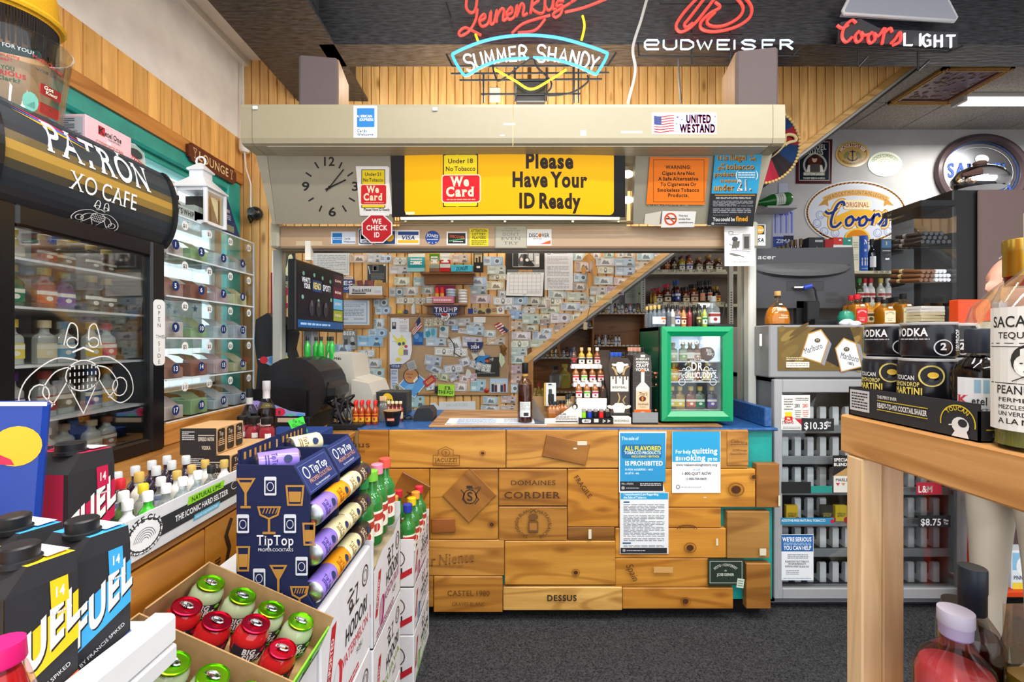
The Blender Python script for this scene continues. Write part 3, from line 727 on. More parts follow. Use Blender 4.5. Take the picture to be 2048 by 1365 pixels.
sheet('notice',939,457,977,492,Y_F-.001,'e8d81c',a,'yellow notice reading ATTENTION LOTTERY PLAYERS','sign')
a=Art();a.rr(992,453,1052,494,3,'b7b3a0')
for t,y,w,h in(('IF YOU ARE',458,24,3),('TOO DRUNK TO BUY',463,38,3),("DON'T",471,34,5.5),('EVEN',480,40,6),('TRY',489,30,6)):a.text(t,1022,y,h,'6d6a5c',w=w,sf=True)
sheet('notice',990,452,1054,496,Y_F-.004,'9c9887',a,'worn clear plaque reading DONT EVEN TRY on lower fascia','sign',mat='glossy')
a=Art();a.poly([(1080,488),(1101,480),(1101,488)],'d8581c');a.text('DISCOVER',1078,474,7,'23201e',w=41,b=1);a.ell(1079.5,470.5,3.2,3.4,'e0681c',12);a.text('NETWORK',1075,479,2.6,'5a5652',w=18)
sheet('card_decal',1054,458,1103,491,Y_F-.001,'f2f2f0',a,'white Discover Network decal with orange corner on lower fascia','sticker')
sheet('tape',592,482,644,491,Y_F-.001,'cbb795',None,'strip of masking tape at fascia end above the keno monitor','tape')
MB().box(ax(611,Y_F),ax(622,Y_F),Y_F-.006,Y_F+.03,az(520,Y_F),az(482,Y_F),'e6e2d6').build('hanging_strap','paper',None,'white paper strap hanging from lower fascia by the keno monitor','strap')
a=Art();a.frame(1456,466,1500,522,.6,'c8c8c4');a.rect(1485,468,1501,500,'8f8d88');a.rect(1488,473,1498,497,'3a3a3a');a.ell(1470,478,6,5,'3a3a3a');a.poly([(1463,497),(1478,495),(1480,482),(1466,482)],'56544f');a.line([(1458,488),(1468,492),(1474,499)],1.2,'4a4a48');a.line([(1462,500),(1500,503)],1,'55534f')
a.ell(1468,509,10,2.4,'6a6864',rot=12);a.line([(1477,510),(1488,514)],1.4,'4a4846');a.greek(1462,522,1496,525,1,'a8a6a2');a.frame(1458,463,1466,468,.8,'6a6866');a.line([(1458,470),(1480,468)],.8,'8a8886')
sheet('cartoon_sheet',1449,452,1509,532,2.53,'e9e8e6',a,'white sheet with a black ink cartoon hanging from canopy end','paper',roll=-.5)
a=Art();a.rect(1509,450,1529,469,'1d1c22');a.ell(1511,459,9,7.5,'c81d24',a0=-90,a1=90);a.ell(1519.5,459.5,8,8,'f0991c');a.text('MasterCard',1514,462,4,'f6f0ea',w=26,b=1,sh=.2);a.text('VISA',1516,484,7.5,'26282e',w=24,b=1.5,sh=.2)
sheet('card_decal',1505,449,1531,491,2.6,'efefed',a,'white MasterCard and Visa decal hanging right of the cartoon sheet','sticker')
def speaker(x0,x1,ytop,ybot,Y,dep,side,label,tilt):
 X0,X1,Z1,Z0=ax(x0,Y),ax(x1,Y),az(ytop,Y),zt
 e=empty('loudspeaker',((X0+X1)/2,Y,Z0),math.radians(tilt),label,'speaker','bookshelf speakers on the canopy')
 w=(X1-X0)/2;h=Z1-Z0
 MB().bbox(-w,w,.012,dep,0,h,'8b6f52',.004).build('cabinet','wood_z',e)
 m=MB().bbox(-w+.002,w-.002,-.01,.012,.005,h-.002,'5d5354',.012);m.build('grille','fabric',e)
 if side:MB().bbox(-.035,.035,-.013,-.008,.012,.028,'b9b7b4',.004).build('badge','metal',e)
 else:MB().lathe([(.05,0),(.045,.004)],16,'4a4243',(0,-.012,.0)).build('badge','plastic',e)
speaker(599,675,112,205,2.42,.26,0,'mauve-grey speaker on the canopy beside the corner beam',8)
speaker(1474,1553,97,203,2.42,.26,1,'mauve-grey speaker with silver badge under the Budweiser neon',-10)
# == main counter clad with wine-crate boards
YC=2.36
ct=empty('sales_counter',(0,YC,0),label='sales counter clad with reclaimed wooden wine crate boards',cat='counter')
XR=ax(1552,YC)
def kp(m,name,mat,**kw):
 m.v=[(p[0],p[1]-YC,p[2]) for p in m.v];return m.build(name,mat,ct,**kw)
kp(MB().box(-.78,XR-.01,YC+.02,YC+.6,.1,.985,'159384'),'carcass','teal_paint')
kp(MB().box(-.78,XR-.05,YC+.07,YC+.55,0,.1,'0c0c0d'),'plinth','plastic')
kp(MB().bbox(-.8,XR+.005,YC-.012,YC+.62,.985,1.0,'20508c',.004),'blue_top','blue_laminate')
kp(MB().bbox(ax(857,2.36),ax(1445,2.36),YC-.005,YC+.54,1.0005,1.012,'8a6238',.003),'wood_top','worn_top')
kp(MB().bbox(ax(1521,2.42),ax(1535,2.42),2.38,2.95,1.0,1.10,'16335f',.004),'end_rail','blue_laminate')
PL=[(718,858,779,935,'b97a32',3),(779,858,1012,935,'c9903f',5),(1012,858,1236,935,'cb9240',5),(1236,858,1494,936,'c08636',3),
 (718,936,860,1077,'bd7d2c',2),(860,936,997,1077,'bf8434',3),(997,936,1134,1010,'ad7228',6),(1134,936,1236,1052,'bf7f25',4),(1236,936,1508,1013,'d0902f',5),
 (997,1011,1134,1079,'a36c2c',6),(1134,1052,1229,1079,'6b3a1c',2),(1236,1013,1440,1054,'c48228',4),(1229,1054,1450,1114,'c4842c',4),
 (700,1077,1009,1149,'c08a44',5),(1009,1079,1230,1167,'c08636',6),(1229,1114,1416,1172,'bf822f',3),(700,1149,868,1212,'a5702f',3),(868,1149,1006,1221,'ad7630',9),
 (1006,1170,1243,1217,'d6ab66',10),(1243,1172,1464,1215,'b97a2c',5),(1450,860,1494,930,'bb843f',8),(1508,925,1555,1013,'855020',9),(1450,1020,1536,1114,'96703f',8),(1488,1123,1538,1214,'8d5a2a',9)]
PO={}
def P2(px,py):return(ax(px,YC),az(py,YC))
for i,(x0,y0,x1,y1,c,pr) in enumerate(PL):
 (a0,b1),(a1,b0)=P2(x0+.6,y0+.6),P2(x1-.6,y1-.6);d=pr*.001+.012
 m=MB().bbox(a0,a1,-d,.02,b0,b1,jit(mixc(c,'f2b448',.18),.05),.003);o=((a0+a1)/2,0,(b0+b1)/2)
 PO[(x0,y0)]=m.build('plank','wood_x',ct,origin=o)
def rplank(cx,cy,w,h,ang,c,pr,name='plank'):
 X,Z=P2(cx,cy);s=YC/F;o=MB().bbox(-w*s/2,w*s/2,-pr*.001,0,-h*s/2,h*s/2,c,.003).build(name,'wood_x',ct,origin=(0,0,0))
 o.location=(X,-.018,Z);o.rotation_euler=(0,math.radians(ang),0);return o
rplank(940,988,75,78,45,'a8722f',9);rplank(1131,898,88,44,12,'a06a28',10);rplank(820,985,62,66,28,'a26a2b',9);rplank(888,1048,47,28,-2,'9a5a22',10)
def brand(fn,name='lettering'):
 a=Art();fn(a);m=MB();a.emit(m,front(YC),base=.028);m.v=[(p[0],p[1]-YC,p[2]) for p in m.v];return m.build(name,'paper',ct)
BR='4f2d12'
def b_jac(a):
 a.line([(868,928),(868,908),(878,908),(878,898),(893,891),(908,898),(908,908),(920,908),(920,928)],1,'6a4018',True);a.ring(893,903,8,7,1,'6a4018');a.text('9',893,907,7,'6a4018');a.text('JACUZZI',894,921,7,'6a4018',w=44,b=1,sf=True);a.greek(872,923,916,926,1,'7a5020')
brand(b_jac)
brand(lambda a:(a.text('DOMAINES',1066,967,9,BR,w=90,sf=True),a.text('CORDIER',1064,993,12,BR,w=112,b=.5,sf=True)))
def b_crest(a):
 a.ring(941,990,13,14,2,'3a2a1c',n=12);a.text('S',941,998,17,'3a2a1c',b=1);a.line([(923,976),(930,985),(926,995),(934,1004)],2,'3a2a1c');a.line([(960,975),(952,986),(958,996),(950,1005)],2,'3a2a1c');a.text('Albrecht',950,976,6,'3a2a1c',w=26,rot=-8,sh=.2);a.rect(934,968,946,974,'3a2a1c')
brand(b_crest)
def b_and(a):
 a.arc('SAUVIGNON BLANC CHATEAU BLANCHE',1066,1044,33,27,-160,160,6.5,'5a3a18',b=.5);a.rr(1056,1038,1076,1060,3,'6f4a20');a.rect(1059,1042,1073,1056,'a36c2c');a.ell(1066,1030,10,6,'6f4a20');a.line([(1056,1060),(1076,1060)],2,'5a3a18');a.line([(1060,1022),(1066,1016),(1072,1022)],2,'5a3a18')
brand(b_and)
brand(lambda a:a.text('FRAGILE',1161,973,9,BR,w=52,rot=55,b=.5,sf=True))
brand(lambda a:(a.text('Far Niente',895,1124,20,'8a5a28',w=112,sf=True,sh=.15,rot=-6),a.text('ESTABLISHED 1885',897,1130,4.5,'8a5a28',w=62)))
brand(lambda a:(a.text('CASTEL 1980',938,1186,10,'5f3a14',w=84,sf=True),a.text('GRAVES BLANC',938,1206,7,'6a4418',w=66,sf=True)))
brand(lambda a:a.text('DESSUS',1123,1196,11,'231a12',w=60,b=.8,sf=True))
brand(lambda a:(a.text('nus',725,892,11,BR,w=40,sf=True),a.text('estate',720,903,7,BR,w=26,sh=.2)))
brand(lambda a:a.text('Spain',1256,1142,14,'5a3a18',w=36,rot=65,sh=.2))
brand(lambda a:(a.line([(812,992),(840,970),(826,995),(842,984)],2.4,BR),a.line([(820,1000),(844,992)],2,BR),a.line([(816,980),(846,1000)],2,BR)))
brand(lambda a:(a.text('Cabrera',1472,884,6,BR,w=34,sh=.3,rot=6),a.greek(1456,886,1490,888,1,BR),a.text('DOP',1466,900,4,BR),a.text('Vintage',1480,900,4,BR),a.text('Especial Selection',1472,907,4,BR,w=34,sh=.2)))
brand(lambda a:(a.ring(1370,1054,19,8,1.6,BR,a0=180,a1=360),a.ring(1370,1054,14,6,1,BR,a0=180,a1=360)))
def kn(a):
 for x,y,r in((1467,976,8),(1376,1091,6),(1367,1197,5),(1502,951,4),(966,904,3),(984,1045,4),(1150,1140,4)):a.ell(x,y,r*1.2,r,'4a2408',12);a.ring(x,y,r*1.9,r*1.6,r*.3,'8a5218')
tag(brand(kn,'knot_marks'),kind='stuff')  # dark wood knots with rings, drawn flat on the planks
a=Art();a.frame(1420,1123,1484,1166,.8,'cfd0c4');a.arc('HOYO·MONTERREY',1451,1150,28,20,-55,55,5,'d6d6cc',b=.6);a.text('de',1451,1143,3.5,'d6d6cc');a.text('JOSE GENER',1451,1152,5,'d6d6cc',w=34,b=.8)
o=sheet('wooden_plaque',1417,1119,1488,1171,YC-.028,'26332a',a,parent=None,label='dark green cigar box lid lettered JOSE GENER nailed to counter',cat='sign',mat='plastic',t=.01)
sheet('torn_sticker',1474,1158,1488,1176,YC-.03,'c9d6c4',Art().greek(1476,1160,1486,1174,3,'7a8a78'),'torn pale tax sticker on the green cigar box lid','sticker',roll=8)
for(x0,y0,x1,y1) in((1153,880,1172,888),(1145,893,1152,896),(1175,1054,1181,1073),(1513,1092,1526,1106),(1550,987,1554,1008),(1427,1072,1431,1086),(1304,1128,1342,1140),(1402,990,1408,992)):
 a=Art();a.rect(x0,y0,x1,y1,'d8cfb8' if x0!=1304 else 'c99a58');m=a.emit(MB(),front(YC),base=.03);m.v=[(p[0],p[1]-YC,p[2]) for p in m.v];m.build('paper_scrap','paper',ct)
YS=YC-.022
a=Art();a.rect(1240,866,1331,964,'2a93c8');a.rect(1240,963,1326,982,'1d1f24');a.rr(1243,889,1323,917,5,'1d6b9c');a.text('The sale of',1243,880,6.5,'d8eef8',al='l',w=34,b=.6)
a.text('ALL FLAVORED',1286,901,8.5,'f2e020',w=73,b=1.4);a.text('TOBACCO PRODUCTS',1285,908.5,5.6,'e6f2f8',w=73,b=1);a.text('INCLUDING MENTHOL',1291,915,4,'f2e020',w=56,b=1)
a.text('IS PROHIBITED',1288,931,8.5,'f2f8fa',w=76,b=1.4);a.text('in this establishment',1250,941,4.8,'d8eef8',al='l',w=56,b=.6);a.text('at all times.',1250,948.5,4.8,'d8eef8',al='l',w=29,b=.6)
a.text('MGL c. 270 §29(h)',1243,969,3,'e8e8e8',al='l',w=24);a.greek(1280,966,1322,972,2,'d8d8d8');a.ell(1246,976,3.4,3.4,'a8a8a8',10);a.greek(1252,975,1278,977.5,1,'c8c8c8')
sheet('notice',1238,863,1333,985,YS,'e8edf0',a,'blue counter notice saying all flavored tobacco products are prohibited','sign',shape=[(1238,863),(1333,863),(1331,934),(1322,938),(1322,950),(1330,984),(1238,985)])
a=Art();a.rect(1344.5,863,1440,924,'28a0d2');a.text('For help',1351,907,7.2,'eef8fc',al='l',w=31,b=1.2);a.text('quitting',1384,907,11,'eef8fc',al='l',w=51,b=1.4);a.text('smoking',1351,921,11,'eef8fc',al='l',w=60,b=1.4);a.text('go to',1415,921,7.2,'eef8fc',al='l',w=20,b=1.2)
a.text('www.makesmokinghistory.org',1393,932,4.8,'2a2c30',w=82,b=.9);a.text('or call',1393,941,4.5,'4aa8d0',w=15);a.text('1-800-QUIT-NOW',1393,950,5.6,'2a2c30',w=59,b=1);a.text('(1-800-784-8669)',1393,960,4.5,'2a2c30',w=43,b=.8);a.ring(1356,974,3.6,3.6,1.6,'77797c',10);a.greek(1362,973,1402,976,1,'9a9ca0')
sheet('notice',1344,863,1441,986,YS,'eff0f0',a,'blue and white counter notice about help quitting smoking','sign')
a=Art();a.rect(1241,986,1336,999,'2a9cce');a.text('Massachusetts Law Regarding',1247,991,4.2,'eaf6fb',al='l',w=70,b=1);a.text('the Sale of Tobacco',1247,997,4.2,'eaf6fb',al='l',w=46,b=1)
a.rr(1247,1003,1259,1006,1,'2a5a80');a.greek(1247,1008,1329,1026,6,'8a8d92');a.greek(1247,1030,1329,1074,15,'8a8d92');a.rr(1245,1085,1262,1088,1,'2a5a80');a.greek(1247,1090,1328,1095,2,'8a8d92');a.greek(1247,1076,1328,1083,2,'8a8d92');a.rect(1241,1096,1334,1107,'222429');a.ell(1248,1101,3,3,'a0a0a0',10);a.greek(1253,1100,1290,1102.5,1,'c0c0c0')
sheet('notice',1240,985,1337,1108,YS,'e4e7ea',a,'white law notice with blue header taped below the flavored tobacco notice','sign')
# == banknotes and notices on the pine wall behind the counter
YW=YB-.004
NOTES="""717 517 37 16 d8b08a 0 2;748 516 27 18 d4d8dc 1 1;772 517 24 16 9fc0e4 0 3;800 522 28 17 b9bca8 0 0;799 540 41 16 cfc8c4 0 1;804 562 32 17 cfcfa6 0 2;845 563 37 18 93b6ba 0 1;793 584 28 18 3f7492 -2 3;822 582 31 18 bcb6b8 0 2;855 581 27 15 a6b2aa 0 2;811 601 38 14 a9a78f 1 0;841 602 24 15 ab9a78 0 0;762 605 31 18 417594 2 3;766 621 31 16 639ccc 0 3;758 647 23 21 a9bcc8 0 2;756 666 38 17 55a0cc 0 3;740 682 53 22 4fb0e0 0 1;685 697 36 18 76b0e0 0 2;733 707 33 15 b6cad8 -2 0;746 726 36 18 b8b9c2 -1 2;752 746 35 20 a3cdc8 1 3;831 803 36 24 8acbd0 0 1;857 645 17 17 c9ae52 0 0;876 643 21 18 d2b856 0 0;902 644 28 14 a6a8b2 2 2;928 644 25 15 b7bfc8 -3 1;954 649 24 9 a4bed0 0 2;950 661 35 18 a3cae2 5 1;980 667 23 13 b3d4de 2 2;872 684 40 16 a9c4da 0 1;910 689 26 26 cdd4dc -15 2;944 684 39 20 b7b4ce 3 1;992 682 36 15 baa78c 0 1;888 703 38 16 c8cec2 2 0;922 705 26 16 d2d8da -4 0;866 721 33 20 a4b4ca 8 1;871 740 38 14 8296be 25 2;907 738 39 17 a0aac4 -6 0;930 724 22 17 b2bccf -20 2;951 730 24 16 a6b1c5 20 0;972 736 19 16 b0bfbe 8 0;888 754 20 15 a8a55c 10 2;869 751 18 10 9c9756 -5 2;909 753 22 15 bab4c2 -25 1;929 757 20 15 dcb5bc 2 2;947 755 13 16 cb9bb0 -4 1;922 774 27 18 bca79f 2 2;956 771 30 24 6fb1c6 2 1;861 773 18 14 b4cfda -8 0;981 801 30 16 97b9d2 3 2;1017 799 30 15 cca5ac 3 1;980 816 38 9 adc6d6 2 2;1016 815 30 9 d5b3b0 2 1;920 517 34 17 d6b8a4 2 1;986 522 41 18 5f9ccc 0 3;993 540 37 17 c0cfca 0 1;995 554 36 11 b0b196 2 0;953 562 41 18 93b4ea 1 2;991 571 35 17 c4ba90 0 2;957 580 33 18 7199b0 0 1;962 598 42 18 aa8ca8 0 2;1006 602 40 17 a6b6d0 1 0;1004 587 17 12 96a6b6 0 2;1016 615 17 10 b0bfd0 1 2;1033 630 31 17 4f9ad8 2 1;1157 513 24 16 a2c9d0 0 2;1168 533 34 22 ba988a 1 2;1161 555 27 17 86bbe2 0 3;1159 573 29 16 877c74 0 2;1115 589 38 16 a5b9ba 2 2;1154 593 39 17 c2cbb6 1 1;1105 602 39 17 c6c7a6 1 0;1082 609 36 18 9b7c72 -2 2;1069 601 31 17 889280 3 2;1032 601 45 16 4590be 2 3;1026 615 32 12 a6b1cf 2 2;1141 613 38 17 a5b8d1 1 2;1171 616 35 16 b8bfc0 4 1;1182 600 16 16 a6b2a0 2 2;1101 619 38 14 b0bf9c 0 2;1058 620 27 15 89897a 2 0;1062 638 35 20 a5c3b4 2 1;1090 633 20 10 b8c4a6 0 2;1121 636 40 20 c2b8ce -1 3;1151 634 24 14 b6c2b0 -18 2;1090 645 21 14 895c42 -4 1;1031 651 29 17 c3a881 2 1;1061 656 30 12 a8a588 3 2;1192 510 19 16 dac2ac 0 2;1218 508 21 14 a3c8a6 0 2;1241 508 14 14 dad6be 0 2;1258 507 23 15 cac5a8 4 2;1291 512 34 18 9fc6d2 1 2;1315 508 15 12 cabbc2 0 1;1331 505 14 10 8f98c8 -8 1;1210 523 37 17 c9ced8 0 2;1249 524 40 16 a3c1d6 0 1;1280 532 39 18 d4c1a0 0 1;1211 540 34 15 cac59a 1 0;1250 542 39 18 abc4e2 0 1;1207 561 38 17 bdd1dc 0 2;1242 563 29 15 d4c0c0 3 2;1196 581 33 17 cac5be 1 1;1230 581 35 17 a98cb8 1 1;1208 598 32 16 b8ca9a 2 3;1042 671 39 16 d3c9d4 1 2;1093 662 24 12 bfd2e0 1 2;1121 657 28 16 a18472 -3 1;1084 672 39 17 a3bbde 0 2;1039 688 39 16 b5c5a6 0 0;1079 687 39 15 b2c2a8 0 1;1037 703 34 14 accfcb 0 1;1037 719 34 18 96c1c8 0 2;1030 739 28 18 cb9cac 0 1;1029 758 27 18 dcae98 0 1;1026 777 20 18 96b8d8 0 3"""
def tone_name(h):
 r,g,b=[int(h[i:i+2],16) for i in(0,2,4)];mx,mn=max(r,g,b),min(r,g,b)
 if mx-mn<22:return 'pale grey' if mx>185 else 'grey'
 if b==mx:return('deep blue' if mx<160 else 'bright blue') if(mx-r)>70 else('lilac' if r>g else 'pale blue')
 if r==mx:return('yellow' if b<110 and g>140 else('brown' if mx<175 else('pink' if g<b+6 else 'tan')))
 return 'teal' if b>r+8 else('olive' if mx<185 else 'pale green')
def zone(x,y):
 if 777<x<1020 and 632<y<788:return 'on the corkboard'
 if y>=788:return 'below the corkboard'
 if x<777:return 'beside the keno monitor'
 if x<1012:return 'above the corkboard'
 if y>640 and x<1140:return 'beside the corkboard'
 return 'near the stair'
def note_art(w,h,col,kind):
 a=Art();col=mixc(col,'ffffff',.28);dk=mixc(col,'10181e',.75);lt=mixc(col,'f6f4ee',.5)
 x,y=-w/2,-h/2
 a.rect(x+.7,y+.7,-x-.7,-y-.7,col,up=0);a.frame(x+1.2,y+1.2,-x-1.2,-y-1.2,.45,dk)
 if kind==0:
  a.rect(x+2.2,y+2.2,-x-2.2,-y-2.2,lt);a.ell(0,0,w*.1,h*.36,mixc(col,'28323a',.6),10);a.ell(0,-h*.06,w*.05,h*.16,lt,8);a.poly([(-w*.08,h*.3),(w*.08,h*.3),(w*.05,h*.1),(-w*.05,h*.1)],dk)
  a.ring(-w*.27,0,h*.16,h*.16,.6,dk,10);a.ring(w*.27,0,h*.16,h*.16,.6,dk,10)
 elif kind==1:
  a.rect(-w*.12,y+1.5,-x-1.5,-y-1.5,mixc(col,'5a7aa8',.2));a.poly([(w*.12,h*.42),(w*.4,h*.42),(w*.34,h*.12),(w*.18,h*.12)],dk);a.ell(w*.26,-h*.08,w*.07,h*.22,mixc(col,'e8d8c8',.5),10);a.ell(w*.26,-h*.2,w*.075,h*.13,dk,8)
  a.greek(-w*.42,-h*.3,-w*.05,h*.05,3,mixc(col,'28323a',.5));a.rect(-w*.4,h*.12,-w*.15,h*.32,lt)
 elif kind==2:
  a.rect(-w*.2,y+2,w*.3,-y-2,lt);a.poly([(-w*.18,h*.3),(-w*.12,-h*.05),(-w*.02,-h*.2),(w*.06,h*.0),(w*.14,-h*.12),(w*.26,h*.3)],mixc(col,'28323a',.65));a.greek(-w*.42,-h*.32,-w*.24,h*.3,4,mixc(col,'28323a',.5))
 else:
  a.rect(x+1,y+1,-w*.1,-y-1,mixc(col,'f4f4f0',.4));a.ell(w*.2,0,h*.34,h*.34,mixc(col,'f4f4f0',.45),14);a.ell(w*.2,0,h*.22,h*.22,dk,10);a.greek(-w*.42,-h*.2,-w*.16,h*.2,3,dk)
 n=random.choice(['1','2','5','10','20','50'])
 a.text(n,-w*.4,-h*.22,h*.16,dk);a.text(n,w*.4,h*.4,h*.18,dk)
 return a
rows={}
for q in NOTES.split(';'):
 x,y,w,h,c,r,k=q.split();rows.setdefault(zone(float(x),float(y)),[]).append((float(x),float(y),float(w),float(h),c,float(r),int(k)))
for z,L in rows.items():
 L.sort(key=lambda t:t[1]);rr_=[];
 for n in L:
  if rr_ and n[1]-rr_[-1][0][1]<9:rr_[-1].append(n)
  else:rr_.append([n])
 for ri,R in enumerate(rr_):
  R.sort(key=lambda t:t[0])
  for ci,(x,y,w,h,c,r,k) in enumerate(R):
   s=YW/F;mb=MB();art=note_art(w,h,c,k);cb=mixc(c,'f4f2ea',.55)
   n=6
   mb.add([(w*(i/n-.5)*s,0,hh*h*s/2) for i in range(n+1) for hh in(-1,1)],[(2*i,2*i+2,2*i+3,2*i+1) for i in range(n)],cb)
   art.emit(mb,lambda u,v,d:(u*s,-d,v*s))
   lab=f"{tone_name(c)} banknote, {ORD[ci]} in the {ORD[ri]} row {z}"
   o=mb.build('banknote','paper',None,lab,'banknote','banknotes pinned to the pine wall',origin=(0,0,0))
   o.location=at(x,y,YW-.005-.002*((ci+ri)%3)-(.012 if z=='on the corkboard' else 0));o.rotation_euler=(0,math.radians(r),random.uniform(-.09,.09))
cb=empty('corkboard',at(898,789,YB),label='pine-framed corkboard covered with notes and photos',cat='board')
o=at(898,789,YB)
def cbp(m,n,mt):m.v=[(p[0]-o.x,p[1]-o.y,p[2]-o.z) for p in m.v];return m.build(n,mt,cb)
cbp(MB().box(ax(780,YB),ax(1018,YB),YB-.008,YB-.001,az(786,YB),az(631,YB),'b99a78'),'cork','card')
for(x0,y0,x1,y1,ax_) in((776,628,1022,633,'wood_x'),(776,784,1022,790,'wood_x'),(776,633,781,784,'wood_z'),(1017,633,1022,784,'wood_z')):
 cbp(MB().bbox(ax(x0,YB),ax(x1,YB),YB-.022,YB-.001,az(y1,YB),az(y0,YB),'b58a5c',.003),'frame_rail',ax_)
YK=YB-.018
def ws(name,x0,y0,x1,y1,bg,a,label,cat='paper',roll=0,Y=None,**k):return sheet(name,x0,y0,x1,y1,Y or YW-.003,bg,a,label,cat,None,roll,**k)
a=Art();a.rect(784,644,792,658,'5a6a78');a.ell(788,648,2.4,3.4,'d8b8a0',10);a.rect(784.5,653,791.5,658,'22242a');ws('photo_slip',781,636,797,664,'e4e8f0',a,'white slip with a small passport photo on the corkboard corner',Y=YK)
a=Art();a.text('• • • •',807,646,4,'8a3038',w=14);a.greek(800,650,815,668,6,'a8a8b4');a.ell(810,639,1.2,1.2,'c82030',8);ws('ticket',797,637,818,672,'e8e4ea',a,'white lottery ticket with a red dot on the corkboard',Y=YK)
a=Art();YL='e6dc5a';a.ell(803,684,10,9,YL);a.poly([(797,679),(784,668),(790,680),(794,684)],YL);a.poly([(803,676),(802,668),(807,674)],YL);a.ell(799,688,3.2,3.6,'2a5a78',10);a.ell(807,687,3,3.4,'2a5a78',10);a.ell(803,703,7,9,'ece47a');a.ell(797,719,6,4,YL);a.ell(812,693,3.5,3,'d03a58',10);a.rect(807,699,816,710,'8a7a90');a.line([(784,684),(789,682),(794,685)],.5,'555555')
ws('colouring_page',777,664,824,729,'e9ebf2',a,'childs colouring page of a yellow rabbit pinned to the corkboard',shape=[(777,664),(822,664),(824,700),(820,718),(806,728),(779,729)],Y=YK-.003)
ws('sticker',781,728,801,736,'1f4a98',Art().text('METZLER',791,734.5,4.5,'e8eef8',w=17,b=1),'blue strip sticker below the colouring page','sticker',Y=YK)
a=Art();a.text('PLAC',788,749,4,'2a4a98',w=10,b=1);a.greek(783,740,794,744,1,'2a4a98');a.greek(783,753,794,772,6,'6a80b8');ws('leaflet',781,738,796,778,'d5dded',a,'narrow white leaflet with blue print at the corkboard edge',Y=YK)
o2=sheet('postcard',806,746,847,788,YK-.004,'e6eef6',Art().rect(807.5,747.5,845.5,786.5,'5a9bdc').poly([(826,752),(834,786),(818,786)],'7ab4e4'),'blue square postcard turned on its corner on the corkboard','postcard',roll=40)
a=Art();a.ell(822,752,14,14,'c98f5e',24);a.text('Pizza',819,750,4,'6a3818',w=13,sh=.2);a.text('Pie',819,757,4,'6a3818',w=8,sh=.2);a.poly([(826,762),(834,752),(836,758),(828,766)],'ece4d8')
ws('round_coaster',807,737,838,768,'5a3420',a,'round orange-brown coaster overlapping the blue postcard','coaster',shape=[(822+15.5*math.cos(i*.2618),752+15.5*math.sin(i*.2618)) for i in range(24)],Y=YK-.008)
ws('banknote_slip',786,766,814,782,'b7b6a8',Art().frame(788,768,812,780,.6,'55584c').ell(794,774,3.5,5,'6a6d60').greek(800,769,811,779,4,'7a7d70'),'worn grey dollar note tilted below the coaster','banknote',-22,YK-.002)
ws('grey_receipt',815,722,832,740,'b4b8bb',Art().greek(817,725,830,738,5,'85898c'),'crumpled grey receipt over the coaster','receipt',-20,YK-.01)
ws('blue_photo',826,664,847,690,'2a6cb4',Art().ell(833,672,5,6,'6aa0d8').ell(841,680,4,7,'4a88c8').rect(828,684,845,689,'1a4a88'),'dark blue photo behind the small flag on the corkboard','photo',Y=YK)
ws('teal_photo',847,655,874,677,'9cc6dc',Art().ell(856,668,5,7,'4a98b0').ell(866,664,4,8,'5aa8c0').ell(853,660,2.5,3,'d8e4e8'),'pale teal family photo on the corkboard','photo',3,YK)
ws('cap_picture',879,652,897,675,'d5dde0',Art().ell(885,658,5,4.5,'3a7a88').poly([(880,662),(896,666),(896,673),(880,668)],'c0c8cc'),'white picture of a green cap on the corkboard','photo',4,YK)
ws('oval_sticker',901,648,918,663,'4f80b8',Art().ell(909.5,655,6.5,5.5,'9ac0dc').greek(903,657,916,661,1,'f0f0f4'),'oval blue campaign sticker on the corkboard','sticker',shape=[(909.5+8.5*math.cos(i*.3142),655.5+7.5*math.sin(i*.3142)) for i in range(20)],Y=YK-.004)
ws('name_sticker',917,657,934,667,'e2e4ea',Art().text('TRUMP',925.5,662,3.6,'4a5a88',w=15,b=1).greek(919,663,932,665,1,'b03040'),'small white sticker reading TRUMP on the corkboard','sticker',4,YK-.003)
ws('white_card',947,634,971,645,'e0e2e4',None,'blank white card at the top of the corkboard','card',1,YK-.004)
a=Art();a.text('2024',950,697,6,'eef0f6',w=17,b=1);a.text('II',951,690,4,'eef0f6',w=3)
for i in range(5):a.star(943+3.6*i,700.5,1.1,'eef0f6')
ws('round_decal',934,684,967,704,'1e2a5c',a,'navy half-round decal reading 2024 on the corkboard','sticker',shape=[(950.5+16.5*math.cos(math.radians(i*12)),684+19*math.sin(math.radians(i*12))) for i in range(16)],Y=YK-.012)
pts=[]
for i in range(10):t=-math.pi/2+math.pi*i/5+.2;r_=18 if i%2==0 else 8;pts.append((963+r_*math.cos(t),714+r_*math.sin(t)))
ws('paper_star',945,696,981,732,'2c84cc',None,'bright blue paper star on the corkboard','decoration',shape=pts,Y=YK-.010)
ws('bow_tie',944,701,969,718,'cbc6b8',Art().ell(956.5,709,2.5,4,'a8a294'),'pale folded banknote bow on the blue paper star','decoration',-18,YK-.016,shape=[(944,702),(955,707),(958,707),(969,701),(969,716),(958,712),(955,712),(944,717)])
MB().tube([at(x,y,YK-.006) for x,y in((1003,690),(1008,697),(1006,704),(1010,710))],[.02,.026,.02,.016],8,'7d5424').build('bottle_opener','plastic',None,'brown leather bottle opener hung on the corkboard edge','opener')
ws('paper_tie',997,706,1010,736,'d0dcbc',Art().line([(1003,708),(1004,734)],.5,'b0bc98'),'pale green folded paper tie on the corkboard','decoration',shape=[(999,706),(1007,707),(1010,724),(1003,736),(998,722)],Y=YK-.006)
